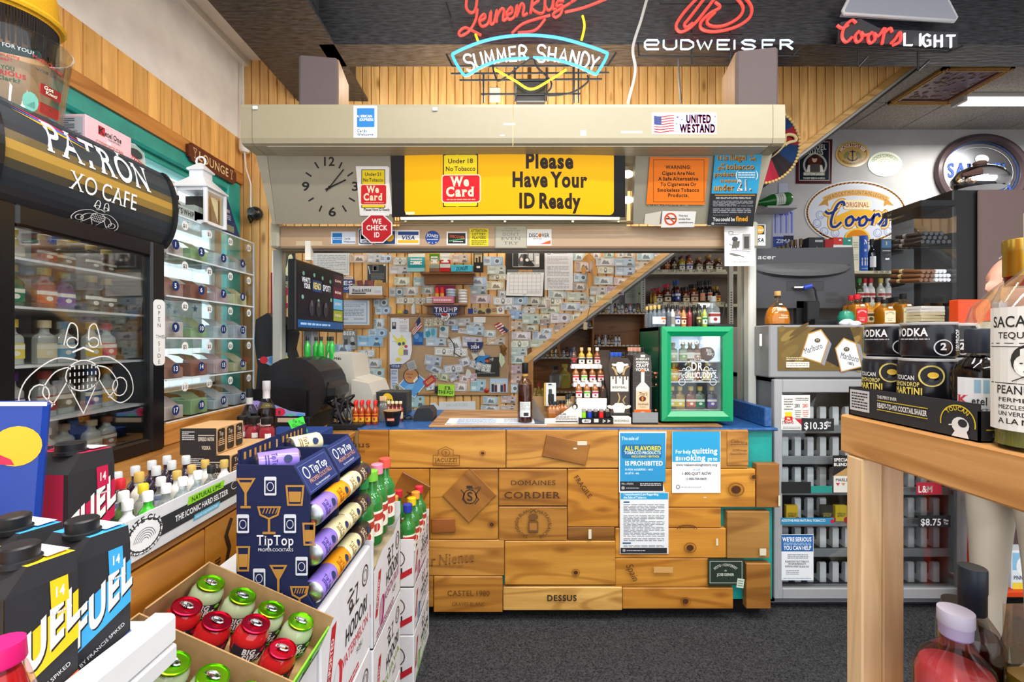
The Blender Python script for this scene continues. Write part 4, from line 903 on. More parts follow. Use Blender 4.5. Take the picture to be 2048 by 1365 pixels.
a=Art();a.greek(955,744,990,748,1,'8a8886');a.text('MP',984,722,6,'d8d4d0',w=9,b=1,rot=-15);a.ell(974,722,4,3,'d8582c',10);ws('black_flyer',951,714,999,753,'2b2a2a',a,'black flyer with orange print on the corkboard','paper',0,YK-.002)
ws('group_photo',980,757,1015,786,'a9c6e0',None or(lambda a:[a.rect(983+6*i,768+(i%2)*2,988+6*i,784,['22242c','5a2228','e0dcd8','2a3448','8a2a30'][i]) and a.ell(985.5+6*i,766+(i%2)*2,2,2.4,'d8b49c',8) for i in range(5)] and a)(Art()),'colour group photo at the corkboard corner','photo',0,YK-.004)
ws('red_card',847,755,871,769,'bb2a3c',Art().rect(851,759,867,765,'d8a050').greek(852,760,866,764,2,'8a2030'),'tilted crimson card with gold panel on the corkboard','card',-38,YK-.012)
a=Art();a.text("E'B.",896,779,6,'1a2408',w=14,b=1.5,sf=True);a.text('THE POI',892,788,6.5,'1a2408',w=30,b=1.5,sf=True);ws('green_sign',876,769,909,792,'a3da3c',a,'lime green sign corner poking from the corkboard bottom','sign',3,YK-.016)
m=MB();p=at(873,778,YK-.02);m.sphere((p.x,p.y,p.z+.03),.014,'b88a70',8,6).box(p.x-.012,p.x+.012,p.y-.008,p.y+.008,p.z-.035,p.z+.018,'262024');m.build('bobblehead_doll','plastic',None,'tiny doll in a dark suit hanging on the corkboard','doll')
p0,p1=at(973,781,YK-.004),at(973,781,YK-.016);MB().lathe([(.02,0),(.02,.004),(.015,.008)],14,'a83028',p0,Matrix.Rotation(math.pi/2,4,'X')).build('pin_badge','glossy',None,'round red pin badge on the corkboard frame','badge')
MB().box(ax(936.5,YK),ax(940,YK),YK-.012,YK-.006,az(783,YK),az(757,YK),'d8b48a').build('craft_stick','wood_z',None,'wooden craft stick standing on the corkboard','stick')
ws('paper_glove',931,738,943,757,'d6d8da',None,'white paper glove cut-out on the corkboard','decoration',shape=[(934,738),(940,740),(943,748),(940,756),(932,757),(931,748)],Y=YK-.014)
MB().tube([at(v.x,v.y,YK-.014) for v in bez([(897,674,0),(906,686,0),(909,697,0),(909,706,0),(921,713,0)])],.0035,5,'1c1c1e').build('cable_loop','plastic',None,'loop of thin black cord hanging on the corkboard','cord')
def handflag(p0,p1,quad,label):
 e=empty('hand_flag',p0,label=label,cat='flag',group='small flags on the corkboard')
 MB().tube([Vector((0,0,0)),p1-p0],.003,5,'d8b078').build('stick','plastic',e)
 q=[v-p0 for v in quad];m=MB()
 def Q(u,v):return tuple((q[0]*(1-u)+q[1]*u)*(1-v)+(q[3]*(1-u)+q[2]*u)*v+Vector((0,-.006*math.sin(u*6),0)))
 for s in range(9):
  for i in range(5):m.add([Q(i/5,s/9),Q((i+1)/5,s/9),Q((i+1)/5,(s+1)/9),Q(i/5,(s+1)/9)],[(0,1,2,3)],'24345f' if(s<5 and i<2) else('a8283a' if s%2==0 else 'e8e4e0'))
 m.build('cloth','paper',e)
YH=YK-.02
handflag(at(822,671,YH),at(841,626,YH),[at(839,632,YH),at(822,662,YH),at(827,671,YH),at(844,655,YH)],'small striped flag upright by the colouring page')
handflag(at(968,689,YH),at(1027,658,YH),[at(1018,662,YH),at(1006,670,YH),at(988,650,YH),at(1000,644,YH)],'small striped flag hanging down at the corkboard corner')
def wshelf(x0,x1,ytop,h,dep,label):
 e=empty('wall_shelf',at((x0+x1)/2,ytop,YB),label=label,cat='shelf');w=(x1-x0)/2*YB/F;s=YB/F
 MB().bbox(-w,w,-dep,0,-.018,0,'9a6b3c',.003).build('board','wood_x',e);MB().box(-w+.02,w-.02,-dep*.5,-.002,-h*s,-.018,'8a5c32').build('bracket','wood_x',e);return e
wshelf(846,952,548,22,.12,'upper pine wall shelf holding tobacco pouches');wshelf(852,935,609,20,.12,'lower pine wall shelf holding tins')
YS1=YB-.1
def pouch(x0,y0,x1,y1,cols,label,top=None):
 w=(x1-x0)*YS1/F/2;h=(y1-y0)*YS1/F;m=MB();n=len(cols)
 for i,c in enumerate(cols):
  z0,z1=h*i/n,h*(i+1)/n
  def r(z):t=z/h;return .028*(1-t)**.6+.004
  m.add([(-w,-r(z0),z0),(w,-r(z0),z0),(w,-r(z1),z1),(-w,-r(z1),z1),(-w,r(z0)*.6,z0),(w,r(z0)*.6,z0),(w,r(z1)*.6,z1),(-w,r(z1)*.6,z1)],[(0,1,2,3),(5,4,7,6),(0,3,7,4),(1,5,6,2),(0,4,5,1),(3,2,6,7)],c)
 a=Art(False);a.greek(-w*.7,h*.35,w*.7,h*.75,3,'f0eee8',al='c');a.rect(-w*.3,h*.42,w*.5,h*.52,'f2f2f2');a.emit(m,lambda u,v,d:(u,-(.028*(1-v/h)**.6+.004)-d,v))
 o_=m.build('tobacco_pouch','glossy',None,label,'pouch',origin=(0,0,0));o_.location=(ax((x0+x1)/2,YS1),YS1,az(548,YB));return o_
pouch(817,511,850,548,['8ac0c4','2a8a98','2a98a8','3aa8b4','d8dcd0'],'teal tobacco pouch on the upper wall shelf')
pouch(860,504,879,547,['7a5a50','8a9a90','c8a878','7a9a70','4a8a30','b8a020'],'green and gold tobacco pouch on the upper wall shelf')
pouch(881,500,901,547,['b02028','c8ccd0','b02028','c8ccd0','e0e0e0','e0c020'],'red and silver tobacco pouch on the upper wall shelf')
o_=MB().bbox(-.085,.085,-.03,.03,0,.053,'3fb4d4',.002);Art(False).text('DUNLER',0,.012,.026,'14384a',w=.09,b=1,sh=.3,rot=6).emit(o_,frame_fn((0,-.03,0),(1,0,0),(0,0,1)));o_=o_.build('rolling_paper_box','card',None,'turquoise rolling paper box on the upper wall shelf','box',origin=(0,0,0));o_.location=(ax(924.5,YS1),YS1,az(548,YB))
m=MB().bbox(-.038,.038,-.02,.02,0,.185,'1c1c1e',.002);a=Art(False);a.rect(-.038,.155,.038,.184,'ecd020');a.rect(-.03,.075,.03,.145,'c8b890');a.greek(-.028,.13,.028,.15,2,'2a2a2a');a.rect(-.02,.07,-.006,.11,'3a3028');a.rect(.002,.07,.018,.12,'3a3028');a.rect(-.014,.028,.014,.046,'e8e8e8');a.emit(m,frame_fn((0,-.02,0),(1,0,0),(0,0,1)));o_=m.build('cigarillo_box','card',None,'tall black and yellow cigarillo box on the upper wall shelf','box',origin=(0,0,0));o_.location=(ax(957,YS1),YS1,az(548,YB))
ZS2=az(609,YB)
def tin(x,z,r,h,c,label):
 m=MB().lathe([(r*.95,0),(r,.002),(r,h*.55,c),(r*1.02,h*.56),(r*1.02,h-.002,mixc(c,'f2f2f2',.6)),(r*.97,h)],18,c,(0,0,0));o_=m.build('snuff_tin','painted_metal',None,label,'tin','round tins stacked on the lower wall shelf',origin=(0,0,0));o_.location=(x,YS1+.03,z);return o_
for i in range(5):tin(ax(924.5,YS1),ZS2+.0225*i,.037,.022,'c9ccd2',f'white snuff tin, {ORD[i]} from bottom in the tall stack')
for i in range(3):tin(ax(901,YS1),ZS2+.05+.0225*i,.04,.022,['5a7aa8','8ab0c8','9ab4d8'][i],f'blue-banded snuff tin, {ORD[i]} from bottom in the display box')
for i in range(3):tin(ax(860,YS1),ZS2+.018*i,.034,.017,'c8cad0',f'silver snuff tin, {ORD[i]} from bottom in the short stack')
e=empty('counter_display_box',(ax(890,YS1),YS1,ZS2),label='pink snuff display box with magenta backing card on the wall shelf',cat='display box')
MB().bbox(-.085,.075,-.06,-.055,0,.05,'c8788a',.001).build('front_flap','card',e);MB().box(-.085,.075,.05,.054,0,.15,'8a2050').build('backing_card','card',e);MB().box(-.085,.075,-.055,.05,0,.048,'b06078').build('tray','card',e);a=Art(False);a.greek(-.08,.01,.06,.035,1,'f0d8dc');a.emit(MB(),frame_fn((0,-.06,0),(1,0,0),(0,0,1))).build('print','paper',e)
for i,px in enumerate((875,885)):
 o_=MB().lathe([(.015,0,'c8a020'),(.016,.03,'c8a020'),(.016,.045,'c82018'),(.012,.055,'c82018'),(.012,.075,'d02018')],12,'c82018').build('energy_shot','glossy',None,f'tiny red-capped bottle, {ORD[i]} in the pink display box','bottle','red bottles in the display box',origin=(0,0,0));o_.location=(ax(px,YS1),YS1-.02,ZS2+.048)
a=Art();a.text('TRUMP',892,624,9,'f0f0f2',w=46,b=1.2,sf=True);a.greek(870,613,913,615,1,'b03a4a');a.rect(869,626.5,914,627.2,'c8ccd8');
for i in range(3):a.star(873+4*i,629.5,1.3,'e8e8f0');a.star(903+4*i,629.5,1.3,'e8e8f0')
ws('campaign_sign',866,611,917,634,'1e2c66',a,'navy shield-shaped campaign sign reading TRUMP below the tins','sign',shape=[(866,611),(917,611),(917,622),(913,632),(905,634),(878,634),(870,632),(866,622)],Y=YB-.135)
a=Art();a.ell(889,629,7,3,'b8283a');a.text('TRU',891,634,4,'1a1a1e',w=12,b=1.5);a.text('2MP',890,638.5,3.6,'1a1a1e',w=10,b=1.5);a.text('02',888,642,3.2,'1a1a1e',w=6,b=1.5)
ws('heart_tag',882,626,900,643,'f0f0ee',a,'small white heart-shaped tag hanging under the campaign sign','tag',shape=[(882,628),(887,626),(899,627),(900,633),(893,641),(888,643),(884,640)],Y=YB-.14)
for nm,x0,y0,x1,y1,c,lb in(('blue_card',936,617,946,630,'1f3f8c','small dark blue card above the corkboard'),('portrait_card',946,613,955,630,'a9b0b4','narrow grey portrait card above the corkboard'),('striped_banner',955,615,994,629,'b8a878','tan striped strip with round badges above the corkboard'),('portrait_photo',994,613,1008,628,'dcdce0','small white-bordered portrait photo above the corkboard corner')):
 a=Art()
 if nm=='striped_banner':a.ell(960,624,5,5,'4a4238');a.ell(977,622,6,6,'6a6250');a.ell(977,622,4,4,'3a342c');a.rect(984,618,993,620,'8a3040');a.rect(984,622,993,624,'8a3040');a.ell(967,626,3,3,'2a2a2e')
 elif 'portrait' in nm:a.ell((x0+x1)/2,(y0+y1)/2-1,(x1-x0)*.28,(y1-y0)*.3,'5a5a66');a.ell((x0+x1)/2,(y0+y1)/2-2,(x1-x0)*.15,(y1-y0)*.17,'c8b0a0')
 ws(nm,x0,y0,x1,y1,c,a,lb,'card',-4 if nm!='blue_card' else 0,YW-.006)
for nm,px,c,lb in(('button_badge',800,'d8c020','round yellow button badge above the corkboard'),('button_badge',812,'3a4868','round navy button badge above the corkboard')):
 MB().lathe([(.019,0),(.019,.004),(.012,.009)],16,c,at(px,624,YB-.004),Matrix.Rotation(math.pi/2,4,'X')).build(nm,'glossy',None,lb,'badge')
p=at(827,628,YB-.03);MB().lathe([(.018,0),(.018,.06),(.008,.075),(.008,.085)],12,'d8dadf',p).build('small_bottle','glossy',None,'tiny white bottle standing on the corkboard frame','bottle')
MB().sphere(at(836,623,YB-.03),.018,'e0b880',10,8,(1,.8,1)).build('cork_ball','plastic',None,'pale cork ball beside the tiny white bottle','ball')
a=Art();a.rect(1016,501,1088,539,'171718');a.rr(1025,500,1079,534,2,'b8b8ba');a.rect(1026,500,1037,533,'2a2a2c');a.rect(1037,500,1057,533,'d0d2d4');a.rect(1055,503,1068,523,'4a4c50');a.rect(1057,505,1066,521,'c8cacc');a.rect(1071,512,1078,528,'e8e8ea');a.poly([(1036,520),(1042,508),(1054,508),(1060,520),(1062,532),(1038,532)],'58585c');a.rect(1047,508,1053,526,'1a1a1c');a.ell(1049.5,503,3,4.5,'d8b29c',12);a.ell(1043,519,3,4,'e8d4d0',10);a.ell(1054,520,3.5,3,'eeeeee',10);a.poly([(1045,532),(1048,524),(1062,522),(1070,531),(1066,533)],'1c1c1e')
a.rect(1014,539,1088,545,'6a6e70');a.text('SEPTEMBER',1051,543.8,3.8,'e09a30',w=28,b=1.5)
a.poly([(1014,545),(1088,545),(1085,593),(1012,591)],'e9ebef')
for i in range(8):a.line([(1019.5+8.9*i-.2,549),(1018.5+8.9*i,587)],.45,'8a8c94')
for i in range(6):a.line([(1019,548.5+7.7*i),(1082,548.5+7.7*i)],.45,'8a8c94')
a.greek(1054,581,1079,586,3,'b0b2ba');a.greek(1021,546,1081,547.5,1,'55575c');a.text('acc',1049,590.5,2.6,'333333',w=7)
ws('wall_calendar',1012,500,1089,594,'1c1c1e',a,'wall calendar open at September with photo above a white grid','calendar',Y=YW-.012)
a=Art();a.ring(1098,506,3,2.6,1.4,'6a6c72',12);a.greek(1106,504,1134,508,2,'b0b2b8',al='c');a.greek(1094,512,1136,528,6,'b8bac0');a.ring(1098,536,2.6,2.6,.8,'a0a2a8',12);a.greek(1094,532,1138,552,7,'a8aab2');a.ring(1098,559,2.6,2.6,.8,'8a8c92',12);a.greek(1094,556,1138,577,7,'a8aab2')
ws('posted_document',1089,500,1146,580,'dfe1e7',a,'long white typed document posted right of the calendar','paper',Y=YW-.008)
a=Art();a.frame(630,498,695,544,.6,'a8a8a4');a.text('LICENSE',663,505,5,'6a6c70',w=26,sf=True);a.ell(688,502,4,4,'c8c8c8',12);a.greek(634,509,692,540,9,'b2b4b6')
ws('licence_sheet',627,495,699,550,'e4e4e2',a,'white printed licence sheet above the keno monitor','paper',roll=1,Y=YW-.004)
a=Art();a.text('ES',696,570,8,'eef0f4',w=20,b=1.5);a.text('NGRES',695,579,4.5,'eef0f4',w=24,b=1.2,sh=.2);a.ell(702.5,566,2,2,'c83040',8);a.rect(684,581,708,584,'3a5aa8',0)
ws('campaign_sign',664,559,709,585,'1f3880',a,'navy campaign sign half hidden behind the keno monitor','sign');ws('paper_strip',684,553,706,558,'e0dcd4',Art().greek(686,554,704,557,1,'b05a50'),'white paper strip above the navy campaign sign')
a=Art();a.rect(735,529,772,565,'3c3d40');a.rect(748,533,752,541,'9a9a9e',0);a.line([(737,532),(740,548)],2,'c8c8cc');a.frame(746,531,756,541,.8,'9a9a9e');a.greek(742,546,768,562,4,'77787c');a.ell(769,530,2.4,2,'e8e8e8')
ws('framed_print',733,526,775,566,'cdb48c',a,'charcoal print in a cream frame above the cigar box shelf','picture',t=.015)
e=empty('cigar_shelf',at(738,592,YB),label='small pine ledge carrying the white cigar box',cat='shelf');MB().bbox(-.13,.14,-.11,0,-.03,0,'b98a55',.004).build('board','wood_x',e)
e=empty('cigar_box',at(735,592,YB-.06),label='white cigar carton lettered Black and Mild on the pine ledge',cat='box')
m=MB().box(-.135,.135,-.045,-.042,0,.075,'dcdde0').box(-.135,.135,.042,.045,0,.1,'b8a078').box(.132,.135,-.045,.045,0,.1,'b8936a').box(-.135,-.132,-.045,.045,0,.08,'d0d0d0').box(-.135,.135,-.045,.045,0,.003,'b8936a');m.build('tray','card',e)
a=Art(False);a.text('Black & Mild',-.03,.03,.022,'2a2a2e',w=.15,b=1.2,sf=True);a.rect(-.11,.012,0,.022,'3a3c40');a.rect(.07,.02,.12,.04,'c4c8d0');a.emit(MB(),frame_fn((0,-.0455,0),(1,0,0),(0,0,1))).build('print','paper',e)
for i,(dx,c) in enumerate(((-.05,'7a3a34'),(-.01,'6a3430'),(.03,'8a3a30'),(.07,'c8a050'),(.1,'b89040'))):
 o_=MB().bbox(-.022,.022,-.012,.012,0,.075,c,.004).build('cigar_packet','glossy',None,f"{'brown' if i < 3 else 'gold'} cigar packet, {ORD[i]} from the monitor side in the white carton",'packet','cigar packets in the white carton',origin=(0,0,0));p=at(735,592,YB-.06);o_.location=(p.x+dx,p.y,p.z+.05);o_.rotation_euler=(.15,random.uniform(-.3,.3),.2)
a=Art();a.rect(668,601,739,650,'d9e2ec');a.frame(672,604,734,646,1.2,'5a80b8');a.text('MASSACHUSETTS STATE LOTTERY',703,610,3,'4a5a7a',w=52);a.text('SALES AGENT LICENSE',703,614,3,'4a5a7a',w=36);a.greek(678,617,728,632,5,'8a94a8',al='c');a.greek(676,636,696,640,1,'8a94a8');a.greek(708,636,728,640,1,'8a94a8')
ws('framed_certificate',662,596,745,657,'b07c40',a,'blue-bordered lottery certificate in a wooden frame by the monitor','picture',t=.02,Y=YB-.022)
a=Art();a.text('BEER',699,670,7,'f2f2f2',w=24,b=2,sf=True,rot=3);a.ell(691,682,4,5,'d8d8d8');a.rect(688,678,695,689,'4a4a4c');a.ell(705,679,4,6,'c8c8c8');a.poly([(699,690),(711,690),(708,684),(702,684)],'2a2a2c');a.greek(689,692,710,698,2,'d8d8d8')
ws('beer_poster',686,661,713,700,'8a8c8e',a,'small grey retro beer picture pinned beside the green bottles','picture',roll=-2,Y=YW-.006)
ws('crumpled_sheet',728,758,775,790,'d9dee8',Art().line([(735,764),(760,770),(772,784)],.6,'b8c0cc').line([(742,785),(755,766)],.6,'c0c8d2'),'crumpled white sheet on the wall behind the register','paper',shape=[(730,761),(766,758),(774,766),(775,788),(752,789),(746,770),(729,770)])
ws('torn_note',710,727,732,743,'dadfe6',Art().greek(714,730,729,738,3,'a8b0bc'),'torn white note above the register','paper',-15,YW-.006)
a=Art();a.text('SALVATORE',914,813,6,'c2c6cc',w=44);ws('paper_banner',878,803,951,822,'e2e5e9',a,'white paper banner with faint outlined letters below the corkboard','sign',roll=-1)
ws('paper_curl',860,805,880,822,'dfe3ea',None,'curled white paper corner beside the paper banner','paper',shape=[(860,806),(870,805),(880,815),(878,822),(862,822)],Y=YW-.006)
ws('black_strip',773,500,866,504,'1c1c1e',None,'black strip along the wall just under the canopy fascia','trim')
e=empty('wooden_mobile',at(1178,500,YB-.05),label='cut-out wooden hanging ornament with leaf pendants by the stair',cat='ornament');o=at(1178,500,YB-.05);s=(YB-.05)/F
def mo(pts,nm):m=MB().prism([((x-1178)*s,-(y-500)*s) for x,y in pts][::-1],-.003,.003,'y','d29b58');return m.build(nm,'wood_z',e)
mo([(1166,524),(1165,518),(1170,512),(1178,507),(1186,512),(1190,519),(1189,526),(1184,522),(1182,519),(1179,526),(1176,526),(1173,518),(1170,522)],'body')
for cx in(1167.5,1190):mo([(cx+5*math.cos(t*.5236),541+8.5*math.sin(t*.5236)) for t in range(12)],'leaf_pendant')
mo([(1176,546),(1181,546),(1182,562),(1180,578),(1177,578),(1175,562)],'stem_pendant')
MB().tube([(0,0,.02),(0,0,-.35),(.01,0,-.45),(-.03,0,-.6)],.002,4,'6a4a3a').build('string','plastic',e);MB().bbox(-.045,-.015,-.006,.006,-.64,-.58,'c8b898',.002).build('tag','card',e)
# == bottle makers
_BM={}
def bottle_mesh(H,r,body,cap,lab,form,labcol2,neck,bmat):
 key=(H,r,body,cap,lab,form,labcol2,neck,bmat)
 if key in _BM:return _BM[key]
 m=MB().mat('nip_glass' if bmat=='tinted_glass' else bmat);n=12;sq={'round':0,'square':4,'flask':3}[form];sy=.6 if form=='flask' else 1
 nr=r*.44;sh=.58*H;ne=H*(1-neck*.5)
 m.lathe([(r*.93,0),(r,H*.02),(r,sh*.96),(r*.95,sh+H*.03),(r*.72,sh+H*.085)],n,body,sy=sy,sq=sq).lathe([(r*.72,sh+H*.085),(nr*1.12,sh+H*.13),(nr,sh+H*.17),(nr,ne)],n,body,sy=1 if form!='flask' else .8)
 m.mat('plastic');m.lathe([(nr*1.3,ne-H*.03),(nr*1.32,H-.002),(nr*1.15,H)],n,cap,sy=1)
 if lab:
  m.mat('paper');f=cyl_fn(r*1.01,1,sy,sq);a=Art(False);w=r*1.15;z0,z1=H*.13,sh*.8
  a.rect(-w,z0,w,z1,lab,nx=6);h=z1-z0
  if labcol2:
   a.rect(-w,z0+h*.62,w,z0+h*.9,labcol2,nx=6);a.ell(0,z0+h*.35,r*.35,h*.18,labcol2,10);a.rect(-w*.7,z0+h*.08,w*.7,z0+h*.13,labcol2)
  a.emit(m,f,dz=.0002,base=.0004)
 _BM[key]=m.mesh('bottle');return _BM[key]
def bottle(pos,H,r,body,cap,lab=None,label='',group=None,form='round',lab2=None,neck=.3,bmat='liquid',rz=0,name='liquor_bottle',cat='bottle'):
 o=bpy.data.objects.new(name,bottle_mesh(round(H,4),round(r,4),body,cap,lab,form,lab2,neck,bmat));COLL.objects.link(o)
 o.location=pos;o.rotation_euler=(0,0,rz);tag(o,label,cat,group);return o
def cbottle(name,loc,prof,liq,label,cat='bottle',n=24,cap=None,capmat='plastic',fill=.7,lab=None,sq=0,sy=1,rz=0,group=None,glasscol='eef4f2',th=.004,labf=None):
 """close-up bottle: glass wall, liquid inside, cap, printed label. prof (r,z); cap list (r,z[,col])"""
 e=empty(name,loc,rz,label,cat,group)
 MB().lathe(prof,n,glasscol,sq=sq,sy=sy).build('glass','tinted_glass',e)
 if liq:
  top=prof[0][1]+(prof[-1][1]-prof[0][1])*fill;inn=[(1e-4,prof[0][1]+.006)]
  for(r,z) in prof:
   if z>top:break
   inn.append((max(.001,r-th),max(z,prof[0][1]+.006)))
  for i in range(len(prof)-1):
   if prof[i][1]<=top<prof[i+1][1]:
    t=(top-prof[i][1])/(prof[i+1][1]-prof[i][1]);inn.append((max(.001,prof[i][0]*(1-t)+prof[i+1][0]*t-th),top))
  MB().lathe(inn,n,liq,sq=sq,sy=sy).build('liquid','liquid',e)
 if cap:MB().lathe(cap,n,cap[0][2] if len(cap[0])>2 else '1a1a1c').build('cap',capmat,e)
 if lab is not None:
  m=MB();lab.emit(m,labf or cyl_fn(prof[1][0]+.0008,1,sy,sq),dz=.0002,base=.0005);m.build('label','paper',e)
 return e
# == shelves under and behind the stair
YSH=4.9
def pane_strip(a,x0,x1,y0,y1,prices):
 a.rect(x0,y0,x1,y1,'d8cfae')
 for x,t in prices:a.text(t,x,y1-.8,(y1-y0)-1.2,'1c1a18',w=13,b=1)
gs=empty('gondola_shelving',(ax(1390,YSH),YSH,0),label='cream metal gondola shelving of flask bottles behind the green fridge',cat='shelving');GX=ax(1390,YSH)
def gp(m,n,mt='painted_metal'):m.v=[(p[0]-GX,p[1]-YSH,p[2]) for p in m.v];return m.build(n,mt,gs)
gp(MB().box(ax(1290,YSH),ax(1510,YSH),YSH+.26,YSH+.28,0,2.7,'6f5c4c'),'back_panel')
for py in(542,607,668,730,800):
 z=az(py,YSH);gp(MB().box(ax(1296,YSH),ax(1510,YSH),YSH-.01,YSH+.26,z-.035,z-.004,'c9c0a4'),'shelf')
for py,L in((543,((1318,'1799'),(1342,'1599'),(1357,'2199'),(1372,'1999'),(1390,'1699'),(1408,'1499'),(1426,'2699'))),(608,((1320,'1449'),(1341,'1099'),(1361,'1799'),(1379,'1179'),(1445,'1655')))):
 a=Art();pane_strip(a,1308,1452,py-4,py+2,L);gp(a.emit(MB(),front(YSH-.012)),'price_print','paper')
for px,Y in((1286,YSH+.02),(1462,YSH-.4)):
 m=MB().bbox(ax(px-4,Y),ax(px+5,Y),Y,Y+.04,1.79 if px<1300 else 0,2.6,'b0aca0',.003)
 for i in range(30):m.box(ax(px-1,Y),ax(px+2,Y),Y-.001,Y+.002,(1.8 if px<1300 else 1.2)+i*.025,(1.81 if px<1300 else 1.21)+i*.025,'1a1a1a')
 gp(m,'upright')
T1=[(1318,'e8e4dc','b0a890','f0eee8',None,.15,.026),(1338,'6a2408','1a1a1a','8a2820','c89a40',.185,.028),(1352,'3a1c0c','1a1a1a','2a2a28','c0a060',.19,.026),(1368,'b89a20','5a2020','e8e4d0','6a7088',.175,.03),(1383,'a85c14','7a1c1c','e8e6ea','5a5a8a',.185,.032),(1403,'5a2408','c09a48','e4ddc4','6a6a4a',.16,.033),(1423,'6a2a0a','c09a48','e8e0c4','6a6a4a',.185,.036),(1442,'5a2408','a8842c','e2dcc2','50503a',.15,.034)]
z1=az(541,YSH)-.004
for i,(px,b,c,l,l2,H,r) in enumerate(T1):
 bottle((ax(px,YSH),YSH+.06,z1),H,r,b,c,l,f'amber flask bottle, {ORD[i]} from the stair on the top gondola shelf','flasks on the top gondola shelf','flask',l2)
 for k in(1,2):bottle((ax(px,YSH)+.004,YSH+.06+k*.07,z1),H,r,b,c,l,f'amber flask standing behind the {ORD[i]} top-shelf flask, row {k+1}','flasks on the top gondola shelf','flask',l2) if k==1 else None
T2=[(1313,'a85a10','a02020','d8b040',None,.17,.02),(1322,'7a2a08','c82838','e8dcc0','3a2a20',.17,.032),(1339,'6a2810','c82030','d8c8a0','2a2018',.215,.036),(1359,'4a1a08','2a4a98','2a4a98','e8e8f0',.255,.03),(1376,'6a3010','1a1a1a','e0c8a8','6a4a30',.185,.036),(1393,'7a3c14','1a1a1a','d8c09a','6a4a30',.215,.038),(1409,'1a1210','1c1c1c','e8a080',None,.25,.028),(1424,'241410','141414','f0e8d8','b84020',.26,.028),(1439,'2a1408','b88a20','e8c020','b02818',.19,.034)]
z2=az(606,YSH)-.004
for i,(px,b,c,l,l2,H,r) in enumerate(T2):
 bottle((ax(px,YSH),YSH+.06,z2),H,r,b,c,l,f'dark liquor bottle, {ORD[i]} from the stair on the second gondola shelf','bottles on the second gondola shelf','flask' if r>.03 else 'round',l2)
 bottle((ax(px,YSH)-.004,YSH+.15,z2),H*1.03,r,b,c,l,f'dark liquor bottle standing behind the {ORD[i]} second-shelf bottle','bottles on the second gondola shelf','flask' if r>.03 else 'round',l2)
for i,(px,py,c,cp,H) in enumerate(((1486,605,'9a3a18','e8e0d0',.2),(1498,605,'7a2a10','2a2a2a',.22),(1486,668,'2a8ac8','1a5a9a',.2),(1497,668,'3a98d0','1a5a9a',.21),(1489,730,'8a1c1c','e0e0e0',.16),(1499,730,'d8d8d4','b02020',.17),(1491,800,'a82a2a','e8e8e8',.17))):
 bottle((ax(px,4.85),4.88,az(py,4.9)-.006),H,.03,c,cp,cp,f'{["orange", "red", "blue", "second blue", "dark red", "white", "crimson"][i]} bottle on the gondola end between the posts','bottles between the posts','round')
nc=empty('nip_cabinet',(ax(1190,YSH),YSH,0),label='pine pigeonhole cabinet of miniature bottles under the stair',cat='cabinet');NX=ax(1190,YSH)
def np_(m,n,mt='wood_x'):m.v=[(p[0]-NX,p[1]-YSH,p[2]) for p in m.v];return m.build(n,mt,nc)
np_(MB().box(ax(1062,YSH),ax(1296,YSH),YSH+.2,YSH+.22,0,az(624,YSH),'9a6428'),'back_panel')
for(x0,x1,py) in((1186,1295,625),(1090,1187,654),(1186,1295,690),(1062,1187,714),(1062,1187,783),(1186,1295,760)):
 z=az(py,YSH);np_(MB().box(ax(x0,YSH),ax(x1,YSH),YSH-.005,YSH+.2,z-.02,z-.003,'b8925a' if py!=714 else 'b8b09a'),'shelf')
 a=Art()
 for k in range(int((x1-x0)/8)):a.rect(x0+3+8*k,py,x0+8+8*k,py+2.4,'d8dce0',up=0)
 np_(a.emit(MB(),front(YSH-.008)),'price_print','paper')
for px,y0,y1 in((1186.5,625,800),(1293.5,625,800),(1119,640,714)):np_(MB().box(ax(px-1.2,YSH),ax(px+1.2,YSH),YSH-.005,YSH+.2,az(y1,YSH),az(y0,YSH),'b07a3c'),'divider','wood_z')
NC=[('2a1a10','1a1a1a','e8e0c8','6a5030'),('8a1c3a','d0307a','2a2a2a',None),('c8b040','3a3a3a','e8dca0','6a5020'),('d8dce0','2a2a2a','e8eef0','4a6a8a'),('c8ccd0','b0b4b8','d0d4d8',None),('3a2010','18181a','c8a060',None),('b8bcc0','1a1a1a','e8e8e8','4a4a50'),('d8d8d8','222222','e0e4e8','3a3a48'),('2a3a20','1a1a1a','e8e8dc','b83028'),('c0c8d0','b82820','3a5aa8','e8e8e8'),('3a4a38','18181a','c8ccc8',None),('8a4a1a','1a1a1a','d8c8a0','4a3018'),('6a3a18','2a2a2a','e0d0b0','3a2818')]
for i,px in enumerate((1198,1204,1211,1217,1224,1230,1237,1244,1252,1260,1268,1276,1284,1290)):
 b,c,l,l2=NC[i%13];bottle((ax(px+2,YSH),YSH+.04,az(625,YSH)-.003),.105*random.uniform(.92,1.06),.0165,b,c,l,f'miniature bottle, {ORD[i]} from the stair on the upper nip shelf','miniatures on the upper nip shelf','round',l2)
for i,px in enumerate((1155,1162,1169,1176,1182)):
 b,c,l,l2=NC[(i*3)%13];bottle((ax(px,YSH),YSH+.04,az(654,YSH)-.003),.1,.0165,b,c,l,f'miniature bottle, {ORD[i]} from the stair trim on the middle nip shelf','miniatures on the middle nip shelf','round',l2)
for i,px in enumerate((1078,1087,1096,1105,1113,1121,1128,1135,1143,1150)):
 b,c,l,l2=(NC+[('3a4a8a','5a6ab0','8a9ad0',None)])[(i*5+1)%14];bottle((ax(px,YSH),YSH+.04,az(714,YSH)-.003),.1*random.uniform(.9,1.15),.0175,b,c,l,f'miniature bottle, {ORD[i]} from the stair foot on the low nip shelf','miniatures on the low nip shelf','round',l2)
